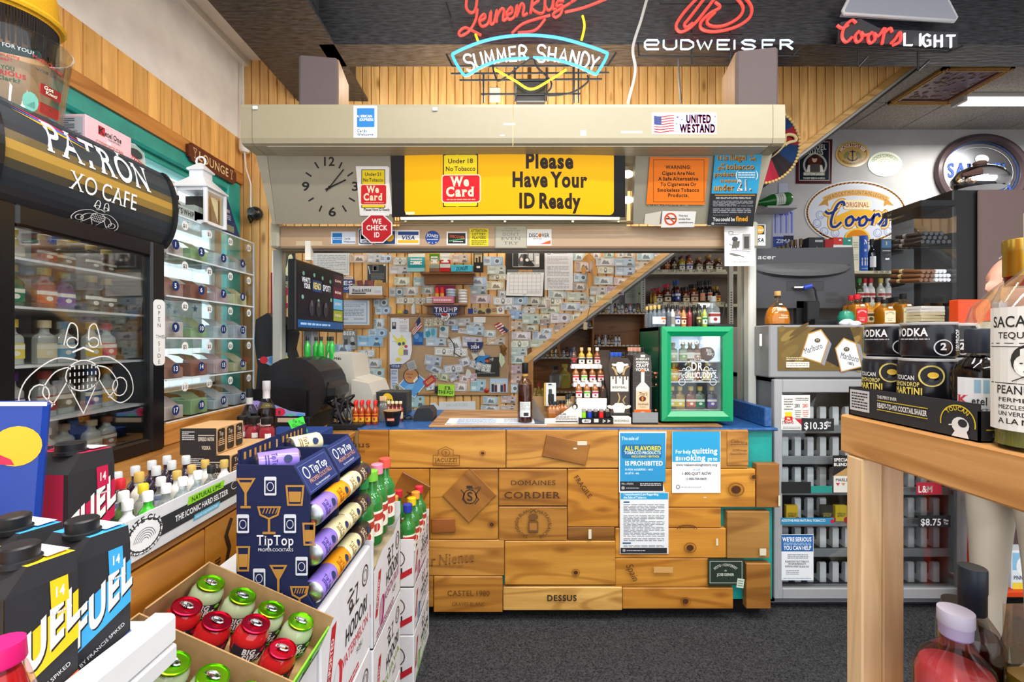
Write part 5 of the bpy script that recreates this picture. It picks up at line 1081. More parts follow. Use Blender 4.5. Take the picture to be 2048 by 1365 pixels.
for i,px in enumerate((1193,1199,1206,1212,1219,1226,1233,1240)):
 b,c,l,l2=NC[(i*4+5)%13];bottle((ax(px,YSH),YSH+.04,az(690,YSH)-.003),.115,.017,b,c,l,f'dark miniature bottle, {ORD[i]} from the stair on the crowded lower nip shelf','miniatures on the crowded nip shelf','round',l2)
bottle((ax(1110,4.6),4.6,az(776,4.6)),.22,.055,'c0c8cc','1a1a1a',None,'clear square decanter in the dark cubby under the stair',None,'square',None,.25,'tinted_glass')
bottle((ax(1130,4.6),4.62,az(776,4.6)),.24,.055,'b09a40','c8a83c',None,'gold-capped decanter in the dark cubby under the stair',None,'square',None,.25,'liquid')
for i,(px,c) in enumerate(((1071,'c8a030'),(1078,'b89020'),(1085,'c8b050'),(1094,'a8b040'))):bottle((ax(px,4.3),4.3,az(806,4.3)),.14 if i!=1 else .19,.022,c,'c02020' if i==1 else 'd8c060','d8c890',f'yellow liqueur miniature, {ORD[i]} from the dark whiskey bottle below the cubby','yellow miniatures below the cubby','round')
m=MB().box(ax(1050,4.35),ax(1098,4.35),4.2,4.5,az(840,4.35),az(807,4.35),'dfe3e6');m.build('white_carton','card',None,'white carton under the yellow miniatures behind the counter','box')
sheet('posted_papers',1250,545,1290,607,5.1,'b9bdb0',Art().greek(1253,570,1270,596,6,'9a9e94').rect(1276,575,1288,604,'9ab080').ell(1279,587,2,2,'1a1a1a'),'pale green posted papers in the shade behind the stair','paper')
# == signs on the far wall
def tin_sign(name,pts,bg,art,label,Y=YF-.006,mat='glossy',t=.012):
 xs=[p[0] for p in pts];ys=[p[1] for p in pts];return sheet(name,min(xs),min(ys),max(xs),max(ys),Y,bg,art,label,'sign',shape=pts,mat=mat,t=t)
def oval(cx,cy,rx,ry,n=40):return[(cx+rx*math.cos(2*math.pi*i/n),cy+ry*math.sin(2*math.pi*i/n)) for i in range(n)]
a=Art();a.rect(1598,283,1659,361,'c8c4b8',0);a.rect(1599,284,1658,360,'10182a');a.text('SAMUEL',1631,299,10,'d8d6cc',w=44,b=1,sf=True);a.text('ADAMS',1630,309,10,'d8d6cc',w=34,b=1,sf=True)
a.ring(1630,330,22,22,4,'a8a89c',30,-60+180,240+180);a.ell(1630,325,14,17,'4a2018');a.poly([(1612,346),(1616,330),(1644,330),(1648,346)],'d8d4c8');a.rect(1620,328,1640,346,'4a4440');a.ell(1629,318,5,6.5,'c8a890');a.ell(1629,313,6,4,'2a1c14');a.rr(1606,344,1650,351,2,'8a8a7c');a.text('BOSTON LAGER',1628,350,4.5,'f0eee4',w=40,b=1);a.text('THE BEST BEER IN AMERICA',1628,358,3.6,'d8d6cc',w=44,b=.8)
tin_sign('beer_sign',[(1592,278),(1665,278),(1663,367),(1592,367)],'4a1620',a,'dark rectangular Samuel Adams Boston Lager tin sign on far wall')
a=Art();a.poly(oval(1705,308,31,23),'b8924c');a.ring(1705,308,28,20,1,'6a4a20');a.arc('ANCHOR STEAM BEER',1705,309,27,19,-66,66,6.5,'e8dcc0',b=1.5);a.ring(1705,310,27,20,6,'8a2420',24,200,340);a.l+=1;a.arc('ANCHOR STEAM BEER',1705,310,27,20,-66,66,6,'f2ead4',b=1.2);a.line([(1705,300),(1705,322)],3,'2a3448');a.ring(1705,313,10,8,2.6,'2a3448',14,10,170);a.line([(1699,303),(1711,303)],2,'2a3448');a.ell(1693,310,5,8,'7a7a48',rot=30);a.ell(1717,310,5,8,'7a7a48',rot=-30);a.arc('MADE IN SAN FRANCISCO',1705,308,26,19,230,130,4,'4a3418',flip=True,b=.6)
tin_sign('beer_sign',oval(1705,308,34,26),'c9a868',a,'tan oval Anchor Steam Beer sign on far wall')
a=Art();a.poly(oval(1770,328,31,22),'dfe5c8');a.ring(1770,328,29,20,.8,'7a8a5a');a.arc('ANCHOR SUMMER BEER',1770,329,26,17.5,-72,72,6,'6a7a48',b=1);a.arc('MADE IN SAN FRANCISCO',1770,328,26,17.5,255,105,5,'6a7a48',flip=True,b=1);a.ring(1770,329,17,11,.8,'8a9868');a.line([(1770,321),(1770,335)],2,'9aa478');a.ring(1770,330,5,4.5,1.4,'9aa478',12,10,170);a.ring(1770,329,13,8,2,'b8a868',12,-60,60);a.ring(1770,329,13,8,2,'b8a868',12,120,240)
tin_sign('beer_sign',oval(1770,328,34,25),'e6ead2',a,'pale green oval Anchor Summer Beer sign on far wall')
def script(a,strokes,w,col,up=0):
 for s_ in strokes:a.line([(v.x,v.y) for v in bez([(x,y,0) for x,y in s_],5)],w,col,up=up)
COORS=[[(1688,412),(1686,404),(1677,407),(1668,422),(1662,440),(1663,452),(1672,453),(1682,444)],[(1650,422),(1656,427),(1666,424),(1674,416)],[(1698,434),(1692,440),(1693,450),(1700,450),(1706,441),(1703,433),(1697,435)],[(1703,436),(1712,440),(1718,434)],[(1725,434),(1719,440),(1719,450),(1727,450),(1733,441),(1730,433),(1724,435)],[(1730,436),(1740,440),(1748,430),(1746,438),(1743,450)],[(1748,432),(1756,428),(1759,434)],[(1757,449),(1764,440),(1770,428),(1772,440),(1770,450),(1762,451)]]
a=Art();a.poly(oval(1712,425,94,56),'ccd0da');a.ring(1712,425,98,60,3.4,'a06a24',48)
for i in range(72):t=math.radians(i*5);a.line([(1712+96*math.cos(t),425+58.5*math.sin(t)),(1712+100*math.cos(t+.05),425+61.5*math.sin(t+.05))],1.6,'d8a858')
for cx,cy in((1634,447),(1648,463),(1790,447),(1776,463),(1670,466),(1755,466),(1640,430),(1786,430)):
 a.ring(cx,cy,8,8,1.6,'8a96c0',12);a.ring(cx,cy,4.5,4.5,1.4,'9aa4cc',10,0,250)
a.line([(1712+82*math.sin(math.radians(t)),425-40*math.cos(math.radians(t))) for t in range(-52,53,4)],12,'d2a057',up=1);a.poly([(1647,400),(1636,412),(1650,409),(1657,413),(1655,398)],'b8883c');a.poly([(1777,400),(1788,412),(1774,409),(1767,413),(1769,398)],'b8883c')
a.arc('THE ROCKY MOUNTAIN LEGEND',1712,425,82,40,-49,49,7,'6a5a4a',sf=True)
script(a,COORS,15,'b87818',1);script(a,COORS,12,'e8c060',1);a.poly([(1668,434),(1700,420),(1740,420),(1766,432),(1750,446),(1672,448)],'e0a830');a.rr(1686,399,1742,419,6,'e8d8b0');a.text('ORIGINAL',1714,414,9,'b04a20',w=48,sf=True,b=.6)
a.l+=1;script(a,COORS,6.5,'f2ead8',1);script(a,COORS,5.2,'1c2c74',1);a.ell(1714,478,22,18,'c87a18',a0=180,a1=360);a.ring(1714,478,24,20,3.5,'e0b848',16,180,360)
tin_sign('beer_sign',oval(1712,425,102,64,48),'d8d8da',a,'large oval Original Coors sign with rope rim on far wall')
e=empty('framed_mirror',at(1960,419,YF-.01),label='large oval Samuel Adams bar mirror in a dark frame on far wall',cat='mirror');o=at(1960,419,YF-.01);s=(YF-.01)/F
def el3(rx,ry,y):return[((rx*s)*math.cos(2*math.pi*i/48),y,74*s+ry*s*math.sin(2*math.pi*i/48)) for i in range(48)]
MB().tube(el3(86,69,-.02),.042,8,'4a3a3c',closed=True).build('frame','painted_metal',e)
MB().add(el3(85,68,-.005),[tuple(range(48))[::-1]],'dfe3ea').build('mirror_glass','metal',e)
a=Art();a.ring(1960,345,76,60,1.6,'2a4a98',40);a.ring(1960,345,66,51,.8,'d8dce8',40);a.text('SAMUEL',1958,353,26,'2f4f9c',w=126,b=1.5,sf=True);a.text('ADAMS',1970,384,26,'2f4f9c',w=110,b=1.5,sf=True);a.ell(1964,318,14,9,'d8d4c8')
m=a.emit(MB(),front(YF-.02));m.v=[(p[0]-o.x,p[1]-o.y,p[2]-o.z) for p in m.v];m.build('lettering','paper',e)
a=Art();a.rect(1558,366,1576,390,'c0c4d4');a.ell(1567,425,16,6,'4a58c0')
for i in range(7):a.rect(1549+5.5*i,424,1552+5.5*i,466,'a8aed8' if i%2 else '6a74c4')
a.rect(1546,473,1587,494,'1c3a8c');a.rect(1567,471,1587,480,'20243a');a.text('ZIMA',1567,486,8,'dfe4ee',w=30)
tin_sign('bottle_sign',[(1558,365),(1576,365),(1577,392),(1587,420),(1588,495),(1545,495),(1546,420),(1557,392)],'b0b4cc',a,'bottle-shaped silver and blue Zima tin sign on far wall')
g=MB().lathe([(1e-4,0),(.06,.003),(.075,.03),(.075,.2),(.05,.27),(.03,.33),(.03,.42)],16,'1e6a2a');a=Art(False);a.rect(-.07,.09,.07,.19,'d8dcd4',nx=8);a.greek(-.05,.11,.05,.17,3,'8a9488');g.mat('glossy');a.emit(g,cyl_fn(.076));g=g.build('champagne_bottle','glossy',None,'green champagne bottle lying above the Zima sign','bottle',origin=(0,0,0));g.location=at(1580,397,5.0);g.rotation_euler=(0,math.radians(-98),0)
MB().bbox(ax(1525,5.05),ax(1585,5.05),4.95,YF,az(421,5.05),az(416,5.05),'b9b7b4',.004).build('bottle_ledge','painted_metal',None,'short grey wall ledge holding the green champagne bottle','shelf')
YM=YB-.05;e=empty('sombrero',at(1521,369,YM),label='embroidered sombrero with gold rope edge hung on the pine wall',cat='hat');o=at(1521,369,YM);s=YM/F;R=77*s;cz=79*s
m=MB();cs=['8a1c28','14345c','8a1c28','2a2428','a81c4a','1a4a6a','c85028','8a1c3a','145a6a','a8243a','2a2428','14345c']
for i in range(12):
 for j in range(5):
  t0,t1=2*math.pi*(i+j/5)/12,2*math.pi*(i+(j+1)/5)/12;m.add([(0,-.05,cz),(R*math.cos(t0),0,cz+R*math.sin(t0)),(R*math.cos(t1),0,cz+R*math.sin(t1))],[(0,2,1)],jit(cs[i],.15))
m.build('brim','fabric',e)
m=MB()
for i in range(70):t=2*math.pi*i/70;m.sphere((R*math.cos(t),-.008,cz+R*math.sin(t)),.0125,'d8b878',6,4)
m.build('rope_edge','fabric',e);tag(e.children[-1],kind='stuff')
MB().tube([(v.x*s,-.03,v.y*s+cz) for v in bez([(8,-30,0),(25,-20,0),(42,-2,0),(46,16,0),(62,16,0),(66,6,0),(52,2,0),(44,-4,0)],6)],.012,8,'dcc58e').build('gold_braid','fabric',e)
MB().lathe([(.13,0),(.12,.1),(.08,.17),(.02,.19)],20,'2a2024',(0,-.02,cz),Matrix.Rotation(math.pi/2,4,'X')).build('crown','fabric',e)
ws_=empty('whisky_shelf',(ax(1660,YSH),YSH,0),label='cream shelving of boxed whisky behind the computer monitor',cat='shelving');WX=ax(1660,YSH)
for py in(542,609,668,740):
 z=az(py,YSH);MB().box(ax(1512,YSH)-WX,ax(1900,YSH)-WX,-.02,.28,z-.03,z,'c9c0a4').build('shelf','painted_metal',ws_)
MB().box(ax(1512,YSH)-WX,ax(1900,YSH)-WX,.27,.29,0,az(500,YSH),'54483c').build('back_panel','painted_metal',ws_)
a=Art()
for x in(1752,1763,1774):a.text('1799',x,546,4,'1c1a18',w=9,b=1)
m=a.emit(MB(),front(YSH-.022));m.v=[(p[0]-WX,p[1]-YSH,p[2]) for p in m.v];m.build('price_print','paper',ws_)
zs=az(542,YSH);sc=YSH/F
def carton(x0,x1,ytop,c,label,art=None,rnd=False):
 w=(x1-x0)*sc;h=az(ytop,YSH)-zs;m=MB()
 if rnd:m.lathe([(w/2,0),(w/2,h)],18,c,(0,w/2,0))
 else:m.bbox(-w/2,w/2,0,min(w,.12),0,h,c,.002)
 if art:
  a=Art(False);art(a,w,h);a.emit(m,(lambda u,v,d:((w/2+d)*math.sin(u/(w/2)),w/2-(w/2+d)*math.cos(u/(w/2)),v)) if rnd else frame_fn((0,0,0),(1,0,0),(0,0,1)))
 ob=m.build('whisky_carton','card',None,label,'box','boxed whisky behind the monitor',origin=(0,0,0));ob.location=(ax((x0+x1)/2,YSH),YSH+.01,zs);return ob
def sticker_top(a,w,h,c='e8e8e8'):a.rect(w*.1,h*.9,w*.35,h*.94,'f0f0f0');a.rect(-w*.5,h*.05,w*.5,h*.78,c);a.greek(-w*.35,h*.6,w*.35,h*.72,2,'8a8a88',al='c')
carton(1619,1650,474,'2c2e32','charcoal whisky carton on the shelf behind the monitor',lambda a,w,h:(a.rect(-w*.1,h*.86,w*.4,h*.92,'b8bcc0'),a.poly([(-w*.05,h*.6),(w*.1,h*.6),(w*.02,h*.75)],'8a8e94')))
carton(1651,1668,478,'a81c24','dark red whisky carton on the shelf behind the monitor');carton(1668,1687,474,'d0342c','red-topped white Glenlivet carton behind the monitor',sticker_top);carton(1687,1705,475,'2a8a78','green-topped white Glenlivet carton behind the monitor',sticker_top)
carton(1706,1720,472,'d8d2bc','tall cream whisky carton beside the blue tube',lambda a,w,h:(a.greek(-w*.35,h*.65,w*.35,h*.85,3,'9aa890',al='c'),a.greek(-w*.35,h*.3,w*.35,h*.5,3,'a8b0a0',al='c')))
def blue_tube(a,w,h):a.rect(-w*.75,h*.16,w*.75,h*.38,'d8dce4',nx=6);a.text('Glenfiddich',0,h*.28,h*.05,'3a3a4a',w=w*.7,sf=True);a.text('14',0,h*.55,h*.07,'e8eaf0',w=w*.22,b=1.5);a.line([(-w*.1,h*.75),(0,h*.82),(-w*.05,h*.88),(w*.1,h*.84),(w*.12,h*.76)],w*.06,'e8eaf0');a.greek(-w*.3,h*.06,w*.3,h*.1,1,'8aa8d8')
carton(1721,1743,470,'1c4fa8','blue Glenfiddich tube numbered 14 behind the monitor',blue_tube,True)
bottle((ax(1751,YSH),YSH+.05,zs),az(476,YSH)-zs,.036,'14181c','101214','d8dce0','tall black Glenfiddich bottle beside the blue tube',None,'round',None,.3)
carton(1763,1786,477,'2a3038','dark whisky carton with a blue lighthouse print behind the humidor',lambda a,w,h:(a.rect(-w*.4,h*.72,w*.4,h*.95,'3a6a98'),a.rect(-w*.05,h*.8,w*.05,h*.92,'c8a860'),a.greek(-w*.35,h*.6,w*.35,h*.66,1,'c8ccd0'),a.rect(-w*.1,h*.35,w*.25,h*.41,'e8e8e8')))
for i,(px,yt) in enumerate(((1583,484),(1592,478),(1600,476),(1611,474),(1574,488),(1566,490))):bottle((ax(px,YSH),YSH+.08,zs),az(yt,YSH)-zs,.032,'3a2410','6a5038','c8b890',f'brown-foiled bottle behind the monitor, {ORD[i]} of the short row','foiled bottles behind the monitor')
for i,(px,c,b) in enumerate(((1711,'2a3a68','d8dce0'),(1727,'2a8a3a','3a4a28'),(1738,'b02028','e0e0e4'),(1750,'c02830','d8dcdc'),(1770,'c8b050','d8d8d0'),(1785,'d8d8d8','d0d8dc'),(1800,'e0c040','d8dce0'))):
 bottle((ax(px,YSH),YSH+.06,az(609,YSH)),.29,.04,b,c,'d8d4d0',f'{["navy", "green", "dark red", "red", "gold", "silver", "yellow"][i]}-capped bottle on the lower shelf behind the whiskeys','bottles on the lower whisky shelf','round','a83030')
for i in range(9):
 px=1790+i*13;bottle((ax(px,YSH),YSH+.06,zs),random.uniform(.2,.3),.032,['8a4a1a','5a2a14','c8c8c4','a8622a','3a2418'][i%5],['c02030','1a1a1a','c8a040'][i%3],'d8d0c0',f'liquor bottle behind the cigar humidor, {ORD[i]} from the blue tube side','bottles behind the humidor','round','6a4a3a')
# == goods on the counter, right half
ZT=1.0125
YG=2.40;gx0,gx1=ax(1324,YG),ax(1467,YG);gz0,gz1=az(843,YG),az(653,YG);GD=.42
fg=empty('table_top_fridge',((gx0+gx1)/2,YG,1.012),label='green glass-door mini fridge lettered Dr. McGillicuddys on the counter',cat='fridge')
gw=(gx1-gx0)/2;gh0=gz0-1.012;gh1=gz1-1.012
m=MB()
m.box(-gw,-gw+.015,.045,GD,gh0,gh1,'0f5a3c').box(gw-.015,gw,.045,GD,gh0,gh1,'0f5a3c').box(-gw,gw,.045,GD,gh1-.02,gh1,'0f5a3c').box(-gw,gw,.045,GD,gh0,gh0+.03,'0f5a3c').box(-gw,gw,GD-.01,GD,gh0,gh1,'0f5a3c')
m.build('body','glossy',fg)
MB().box(-gw+.016,gw-.016,GD-.03,GD-.012,gh0+.03,gh1-.02,'c8d4e4').box(gw-.03,gw-.016,.06,GD-.03,gh0+.03,gh1-.02,'d8e0ec').box(-gw+.016,-gw+.02,.06,GD-.03,gh0+.03,gh1-.02,'d8e0ec').build('liner','plastic',fg)
MB().box(-gw-.004,-gw,.03,.045,gh0,gh1,'14181a').build('door_gasket','plastic',fg)
fw=.052;GRN='0d9a63'
dr=MB()
for(x0,x1,z0,z1) in((-gw,gw,gh1-fw,gh1),(-gw,gw,gh0,gh0+fw),(-gw,-gw+fw,gh0+fw,gh1-fw),(gw-fw,gw,gh0+fw,gh1-fw)):pass
for q in([(-gw,gh0),(gw,gh0),(gw-fw,gh0+fw),(-gw+fw,gh0+fw)],[(gw,gh0),(gw,gh1),(gw-fw,gh1-fw),(gw-fw,gh0+fw)],[(gw,gh1),(-gw,gh1),(-gw+fw,gh1-fw),(gw-fw,gh1-fw)],[(-gw,gh1),(-gw,gh0),(-gw+fw,gh0+fw),(-gw+fw,gh1-fw)]):
 m=MB();o_,i_=q[:2],q[2:];mid=[tuple((a+b)/2 for a,b in zip(q[k],q[3-k])) for k in(0,1)]
 vs=[(q[0][0],.04,q[0][1]),(q[1][0],.04,q[1][1]),(q[0][0],.004,q[0][1]),(q[1][0],.004,q[1][1]),(mid[0][0],-.004,mid[0][1]),(mid[1][0],-.004,mid[1][1]),(q[3][0],.012,q[3][1]),(q[2][0],.012,q[2][1]),(q[3][0],.04,q[3][1]),(q[2][0],.04,q[2][1])]
 m.add(vs,[(0,1,3,2),(2,3,5,4),(4,5,7,6),(6,7,9,8)],GRN);m.build('door_frame','glossy',fg)
gpn=MB().box(-gw+fw,gw-fw,.018,.022,gh0+fw,gh1-fw,'ffffff').build('pane','glass',fg)
for z in(gh0+.05,gh0+.205,gh0+.315):MB().box(-gw+.02,gw-.02,.06,GD-.04,z-.006,z,'e0e4ea').build('shelf','plastic',fg)
for sx in(-1,1):MB().lathe([(.018,0),(.014,gh0+.002)],10,'1a1a1a',(sx*(gw-.05),.08,0)).build('foot','plastic',fg)
a=Art();a.text('SERVED COLD!',1397,688,8,'e8ecec',w=78,b=1.6,sf=True);a.arc('WORLD FAMOUS',1395,745,30,26,-58,58,4,'dfe6e6');a.text('DR.',1396,741,16,'eef2f2',w=28,b=1,sf=True);a.text('McGILLICUDDY\'S.',1396,756,12,'eef2f2',w=78,b=1,sf=True);a.text('EST 1865',1395,763,3.5,'dfe6e6',w=22)
for sx in(-1,1):
 a.ring(1395+sx*18,738,4.5,4.5,1.2,'dfe6e6',12);a.ring(1395+sx*27,739,2.5,2.5,1,'dfe6e6',10);a.ring(1395+sx*31,764,6.5,6.5,1,'dfe6e6',14);a.line([(1395+sx*8,758.5),(1395+sx*33,758.5)],1,'dfe6e6');a.line([(1395+sx*8,741),(1395+sx*38,741)],.8,'dfe6e6')
m=a.emit(MB(),front(YG+.017));m.v=[(p[0]-(gx0+gx1)/2,p[1]-YG,p[2]-1.012) for p in m.v];m.build('lettering','paper',gpn)
YI=YG+.1;FC=(gx0+gx1)/2
def fb(px,zoff,H,r,b,c,l,label,l2='e8e4d8',form='flask',y=0):bottle((ax(px,YI),YI+y,1.012+gh0+zoff+.001),H,r,b,c,l,label,'bottles inside the green fridge',form,l2)
for i,(px,l,b,nm) in enumerate(((1343,'d8b020','3a2c14','yellow'),(1359,'d8b420','8a6a18','gold'),(1381,'c05a2c','6a3018','orange'),(1399,'1f7a5c','5a6a5a','green'),(1423,'5a2a98','2a2030','purple'))):fb(px,.05,.125,.026,b,'c8b060',l,f'{nm}-labelled flask on the bottom shelf of the green fridge')
for i,(px,l,b,nm) in enumerate(((1347,'d8b020','c8981c','yellow'),(1356,'c05a2c','a84a18','orange'),(1379,'b8a040','8a9088','beige'),(1395,'b02828','9a5a20','red'),(1413,'d8c040','8a6a28','gold'),(1427,'2a7ab8','1c5a90','blue'))):fb(px,.205,.1,.022,b,'c8b060',l,f'{nm}-labelled flask on the middle shelf of the green fridge',y=.03*(i%2))
for i,(px,l,b,nm) in enumerate(((1346,'b8c098','9aa088','pale'),(1366,'8ab068','a8b098','green'),(1380,'e8e4dc','7a5a38','white'),(1394,'b8886a','8a5a40','brown'))):fb(px,.315,.1,.022,b,'a89870',l,f'{nm}-labelled flask on the top shelf of the green fridge')
m=MB().sphere((0,0,.04),.042,'7a5648',14,10);Art(False).text('BIG',-.004,.05,.014,'f0eae4',w=.028,b=2,rot=-12).text('SIPZ',.004,.03,.014,'f0eae4',w=.038,b=2,rot=-12).emit(m,lambda u,v,d:(u,-math.sqrt(max(0,.0428**2-u*u-(v-.04)**2))-d,v));o_=m.build('ball_cocktail','glossy',None,'round brown Big Sipz ball on the top shelf of the green fridge','drink',origin=(0,0,0));o_.location=(ax(1413,YI),YI,1.012+gh0+.316)
area('fridge_lamp',(ax(1435,YG),YG+.2,gz1-.03),(0,0,0),.1,.2,.6,(.9,.95,1))
ZR=gz1+.001
TOP=[(1309,'c9d6e2','c8a860','e8ecf0',None,.12),(1318,'c9d6e2','c8a860','d8dce4',None,.12),(1326,'d0dae4','3a3a3a','f0f0f0','c86a30',.12),(1337,'5a6470','16181a','4a505a',None,.125),(1345,'c8ccd0','1c1c1e','8a8678',None,.12),(1355,'b8c4d8','1a1c20','e8ecf4','2a3a88',.12),(1367,'c88a4a','3a2018','e8d8b8','8a3018',.115),(1379,'8a2c34','2a1a1a','7a2028',None,.115),(1397,'2a2c20','141414','3a3824','b8a868',.125),(1409,'a8b850','1a1a1a','e8f0e0','2a7a3a',.12)]
for i,(px,b,c,l,l2,H) in enumerate(TOP):
 cl=b in('c9d6e2','d0dae4','b8c4d8');bottle((ax(px,2.5),2.5,ZR),H,.0135,b,c,l,f'nip bottle in the front row on the green fridge, {ORD[i]} from its hinge side','nips on the green fridge','round',l2,.3,'tinted_glass' if cl else 'liquid')
 for k in(1,2):bottle((ax(px,2.5)-.006*k,2.5+.05*k,ZR),H,.0135,b,c,None,f'nip bottle in {["", "the second", "the third"][k]} row on the green fridge, {ORD[i]} from its hinge side','nips on the green fridge','round',None,.3,'tinted_glass' if cl else 'liquid')
bottle((ax(1426,2.52),2.52,ZR),.17,.03,'d0dce2','8a8a88','d8dcdc','tall clear fluted bottle on the green fridge',None,'square','8a2a2a',.3,'tinted_glass')
for i in range(5):bottle((ax(1402+6*i,2.72),2.74,ZR),.15,.015,'d8e0e4','d8dce0',None,f'slim clear bottle at the back of the green fridge, {ORD[i]} in line','slim clear bottles on the green fridge','round',None,.3,'tinted_glass')
m=MB().bbox(ax(1426,2.45),ax(1467,2.45),2.44,2.56,ZR,ZR+.014,'1e2226',.004).tube([at(1443,648,2.52),at(1447,628,2.55),at(1451,600,2.6)],.004,6,'18181a');m.build('wireless_router','plastic',None,'flat black wireless router with cable on the green fridge','router')
for i in range(4):
 for k in range(2):bottle((ax(1222+8*i,2.75),2.72+.05*k,1.012+.24),.13,.016,'bccbe2','2a5ac8' if i<3 else '1a1c20',None,f'blue-capped clear nip behind the sheep display, {ORD[i]} in row {["one", "two"][k]}','blue-capped nips behind the sheep display','round',None,.3,'tinted_glass')
MB().bbox(ax(1215,2.72),ax(1255,2.72),2.69,2.82,1.0125,1.251,'3a3230',.003).build('nip_riser','card',None,'dark riser box under the blue-capped nips','box')
bottle((ax(1247,2.62),2.62,1.012+.2),.15,.027,'7a3a14','3a2010','f0ece4','brown jug nip with a white diamond label behind the sheep display',None,'round','3a2a1a')
MB().bbox(ax(1240,2.6),ax(1255,2.6),2.59,2.66,1.0125,1.211,'4a3c34',.003).build('jug_riser','card',None,'narrow riser box under the brown jug nip','box')
for i in range(4):
 for k in range(2):bottle((ax(1261+8*i,2.68),2.66+.05*k,1.012+.27),.13,.016,'c8d0d4','d8a088' if i<3 else '1a1a1a',None,f'copper-capped clear nip behind the vodka display, {ORD[i]} in row {["one", "two"][k]}','copper-capped nips behind the vodka display','round',None,.3,'tinted_glass')
MB().bbox(ax(1256,2.66),ax(1292,2.66),2.63,2.75,1.0125,1.281,'4a4644',.003).build('nip_riser','card',None,'grey riser box under the copper-capped nips','box')
def tower(x0,x1,y0,y1,Y,dep,c,art,label,name,side=None,shape=None):
 w=(x1-x0)*Y/F/2;h=(y1-y0)*Y/F;p=at((x0+x1)/2,y1,Y);e=empty(name,(p.x,Y,1.0125),label=label,cat='display');z0=0
 MB().box(-w+.002,w-.002,.003,dep,z0,h*.92,side or c).build('carton','card',e)
 pts=[((x-(x0+x1)/2)*Y/F,(y1-y)*Y/F) for x,y in(shape or[(x0,y0),(x1,y0),(x1,y1),(x0,y1)])]
 if sum(pts[i][0]*pts[(i+1)%len(pts)][1]-pts[(i+1)%len(pts)][0]*pts[i][1] for i in range(len(pts)))<0:pts=pts[::-1]
 MB().prism(pts,0,.003,'y',c).build('front_card','card',e)
 m=art.emit(MB(),front(Y));m.v=[(q[0]-p.x,q[1]-Y,q[2]-p.z) for q in m.v];m.build('print','paper',e);return e
a=Art();a.rect(1267,716,1302,792,'3a3532',0)
for i in range(14):a.line([(random.uniform(1267,1302),716+5*i),(random.uniform(1267,1302),719+5*i)],.8,'5a534e')
for t,y,w,h in(("AMERICA'S",693,27,4.2),('ORIGINAL',699.5,26,4.4),('CRAFT',707,26,6),('VODKA',715,27,6)):a.text(t,1285,y,h,'e8e4de',w=w,b=1.3)
a.rect(1282,716,1289,738,'cfd2d0');a.rect(1282,711.5,1289,717,'c8743c');a.poly([(1272,792),(1272,748),(1281,738),(1290,738),(1299,748),(1299,792)],'cdd0cc');a.rect(1273,755,1298,792,'dfc09a');a.text("Tito's",1286,764,6.5,'5a2a14',w=17,b=1,sh=.2);a.ell(1285,770.5,7,5.5,'5a2a1c');a.ell(1285,770.5,2,4.5,'d87a28',10);a.text('Handmade',1286,783,4.2,'5a2a14',w=21,b=.6,sh=.2);a.text('VODKA',1285,788,2.6,'7a5030',w=12)
a.rect(1268,792,1302,817,'e2661c');a.ring(1285,804.5,8,8,1,'f4e6d8',20);a.text('100%',1285,803,3.4,'f4e6d8',w=8,b=1.2);a.text('FREE',1285,808,3.4,'f4e6d8',w=8,b=1.2);a.rect(1281,682.5,1290,687,'e8e8e6')
tower(1266,1303,672,818,2.44,.16,'4e4844',a,"tall grey and orange Tito's craft vodka display tower",'vodka_display','3a3634',[(1266,700),(1268,688),(1275,681),(1284,678),(1294,681),(1301,688),(1303,700),(1303,818),(1266,818)])
m=MB().box(ax(1262,2.42),ax(1312,2.42),2.385,2.47,1.0125,1.022,'141416').box(ax(1262,2.42),ax(1312,2.42),2.385,2.39,1.022,1.075,'8a8e90');m.build('dispenser_tray','plastic',None,'clear and black nip dispenser tray at the foot of the vodka display','tray')
for i,(px,py) in enumerate(((1308,747),(1311,755),(1311,770),(1310,821),(1314,826),(1318,832))):
 p=at(px,py,2.5);o_=MB().mat('metal').lathe([(.009,0),(.0095,.02),(.008,.022)],12,'b8705a').mat('tinted_glass').lathe([(.009,.0),(.016,-.03),(.016,-.1)],12,'d8dcda').build('nip_bottle',None,None,f'copper-capped vodka nip poking sideways from the display, {ORD[i]} from top','bottle','vodka nips in the dispenser',origin=(0,0,0));o_.location=p;o_.rotation_euler=(0,math.pi/2,-.25)
a=Art()
def sheep(cx,cy,s_,c='dfddd2'):
 a.poly([(cx-12*s_,cy-8*s_),(cx+12*s_,cy-8*s_),(cx+7*s_,cy+12*s_),(cx,cy+17*s_),(cx-7*s_,cy+12*s_)],c);a.poly([(cx-10*s_,cy-8*s_),(cx-6*s_,cy-12*s_),(cx+6*s_,cy-12*s_),(cx+10*s_,cy-8*s_)],c,up=0);a.ell(cx-15*s_,cy-5*s_,6*s_,3*s_,c,12,rot=18);a.ell(cx+15*s_,cy-5*s_,6*s_,3*s_,c,12,rot=-18);a.line([(cx-3*s_,cy+12*s_),(cx,cy+14*s_),(cx+3*s_,cy+12*s_)],1*s_,'2a2220')
a.rect(1221,737,1257,767,'e4e1d6');
for x,h in((1226,6),(1232,15),(1240,4),(1246,16),(1253,7)):a.line([(x,734),(x,737+h)],2.6,'4a3c2c')
a.line([(v.x,v.y) for v in bez([(1224,718,0),(1230,724,0),(1234,735,0)])],4,'b89a68');a.line([(v.x,v.y) for v in bez([(1258,716,0),(1250,722,0),(1246,735,0)])],4,'b89a68')
sheep(1240,718,.8);a.text('SKREWBALL',1239,761,4.4,'2a2624',w=30,b=.6);a.line([(v.x,v.y) for v in bez([(1236,770,0),(1239,780,0),(1236,790,0)])],2.5,'b89a68');a.line([(v.x,v.y) for v in bez([(1252,776,0),(1246,784,0),(1250,792,0)])],2,'b89a68');sheep(1238,804,1.15)
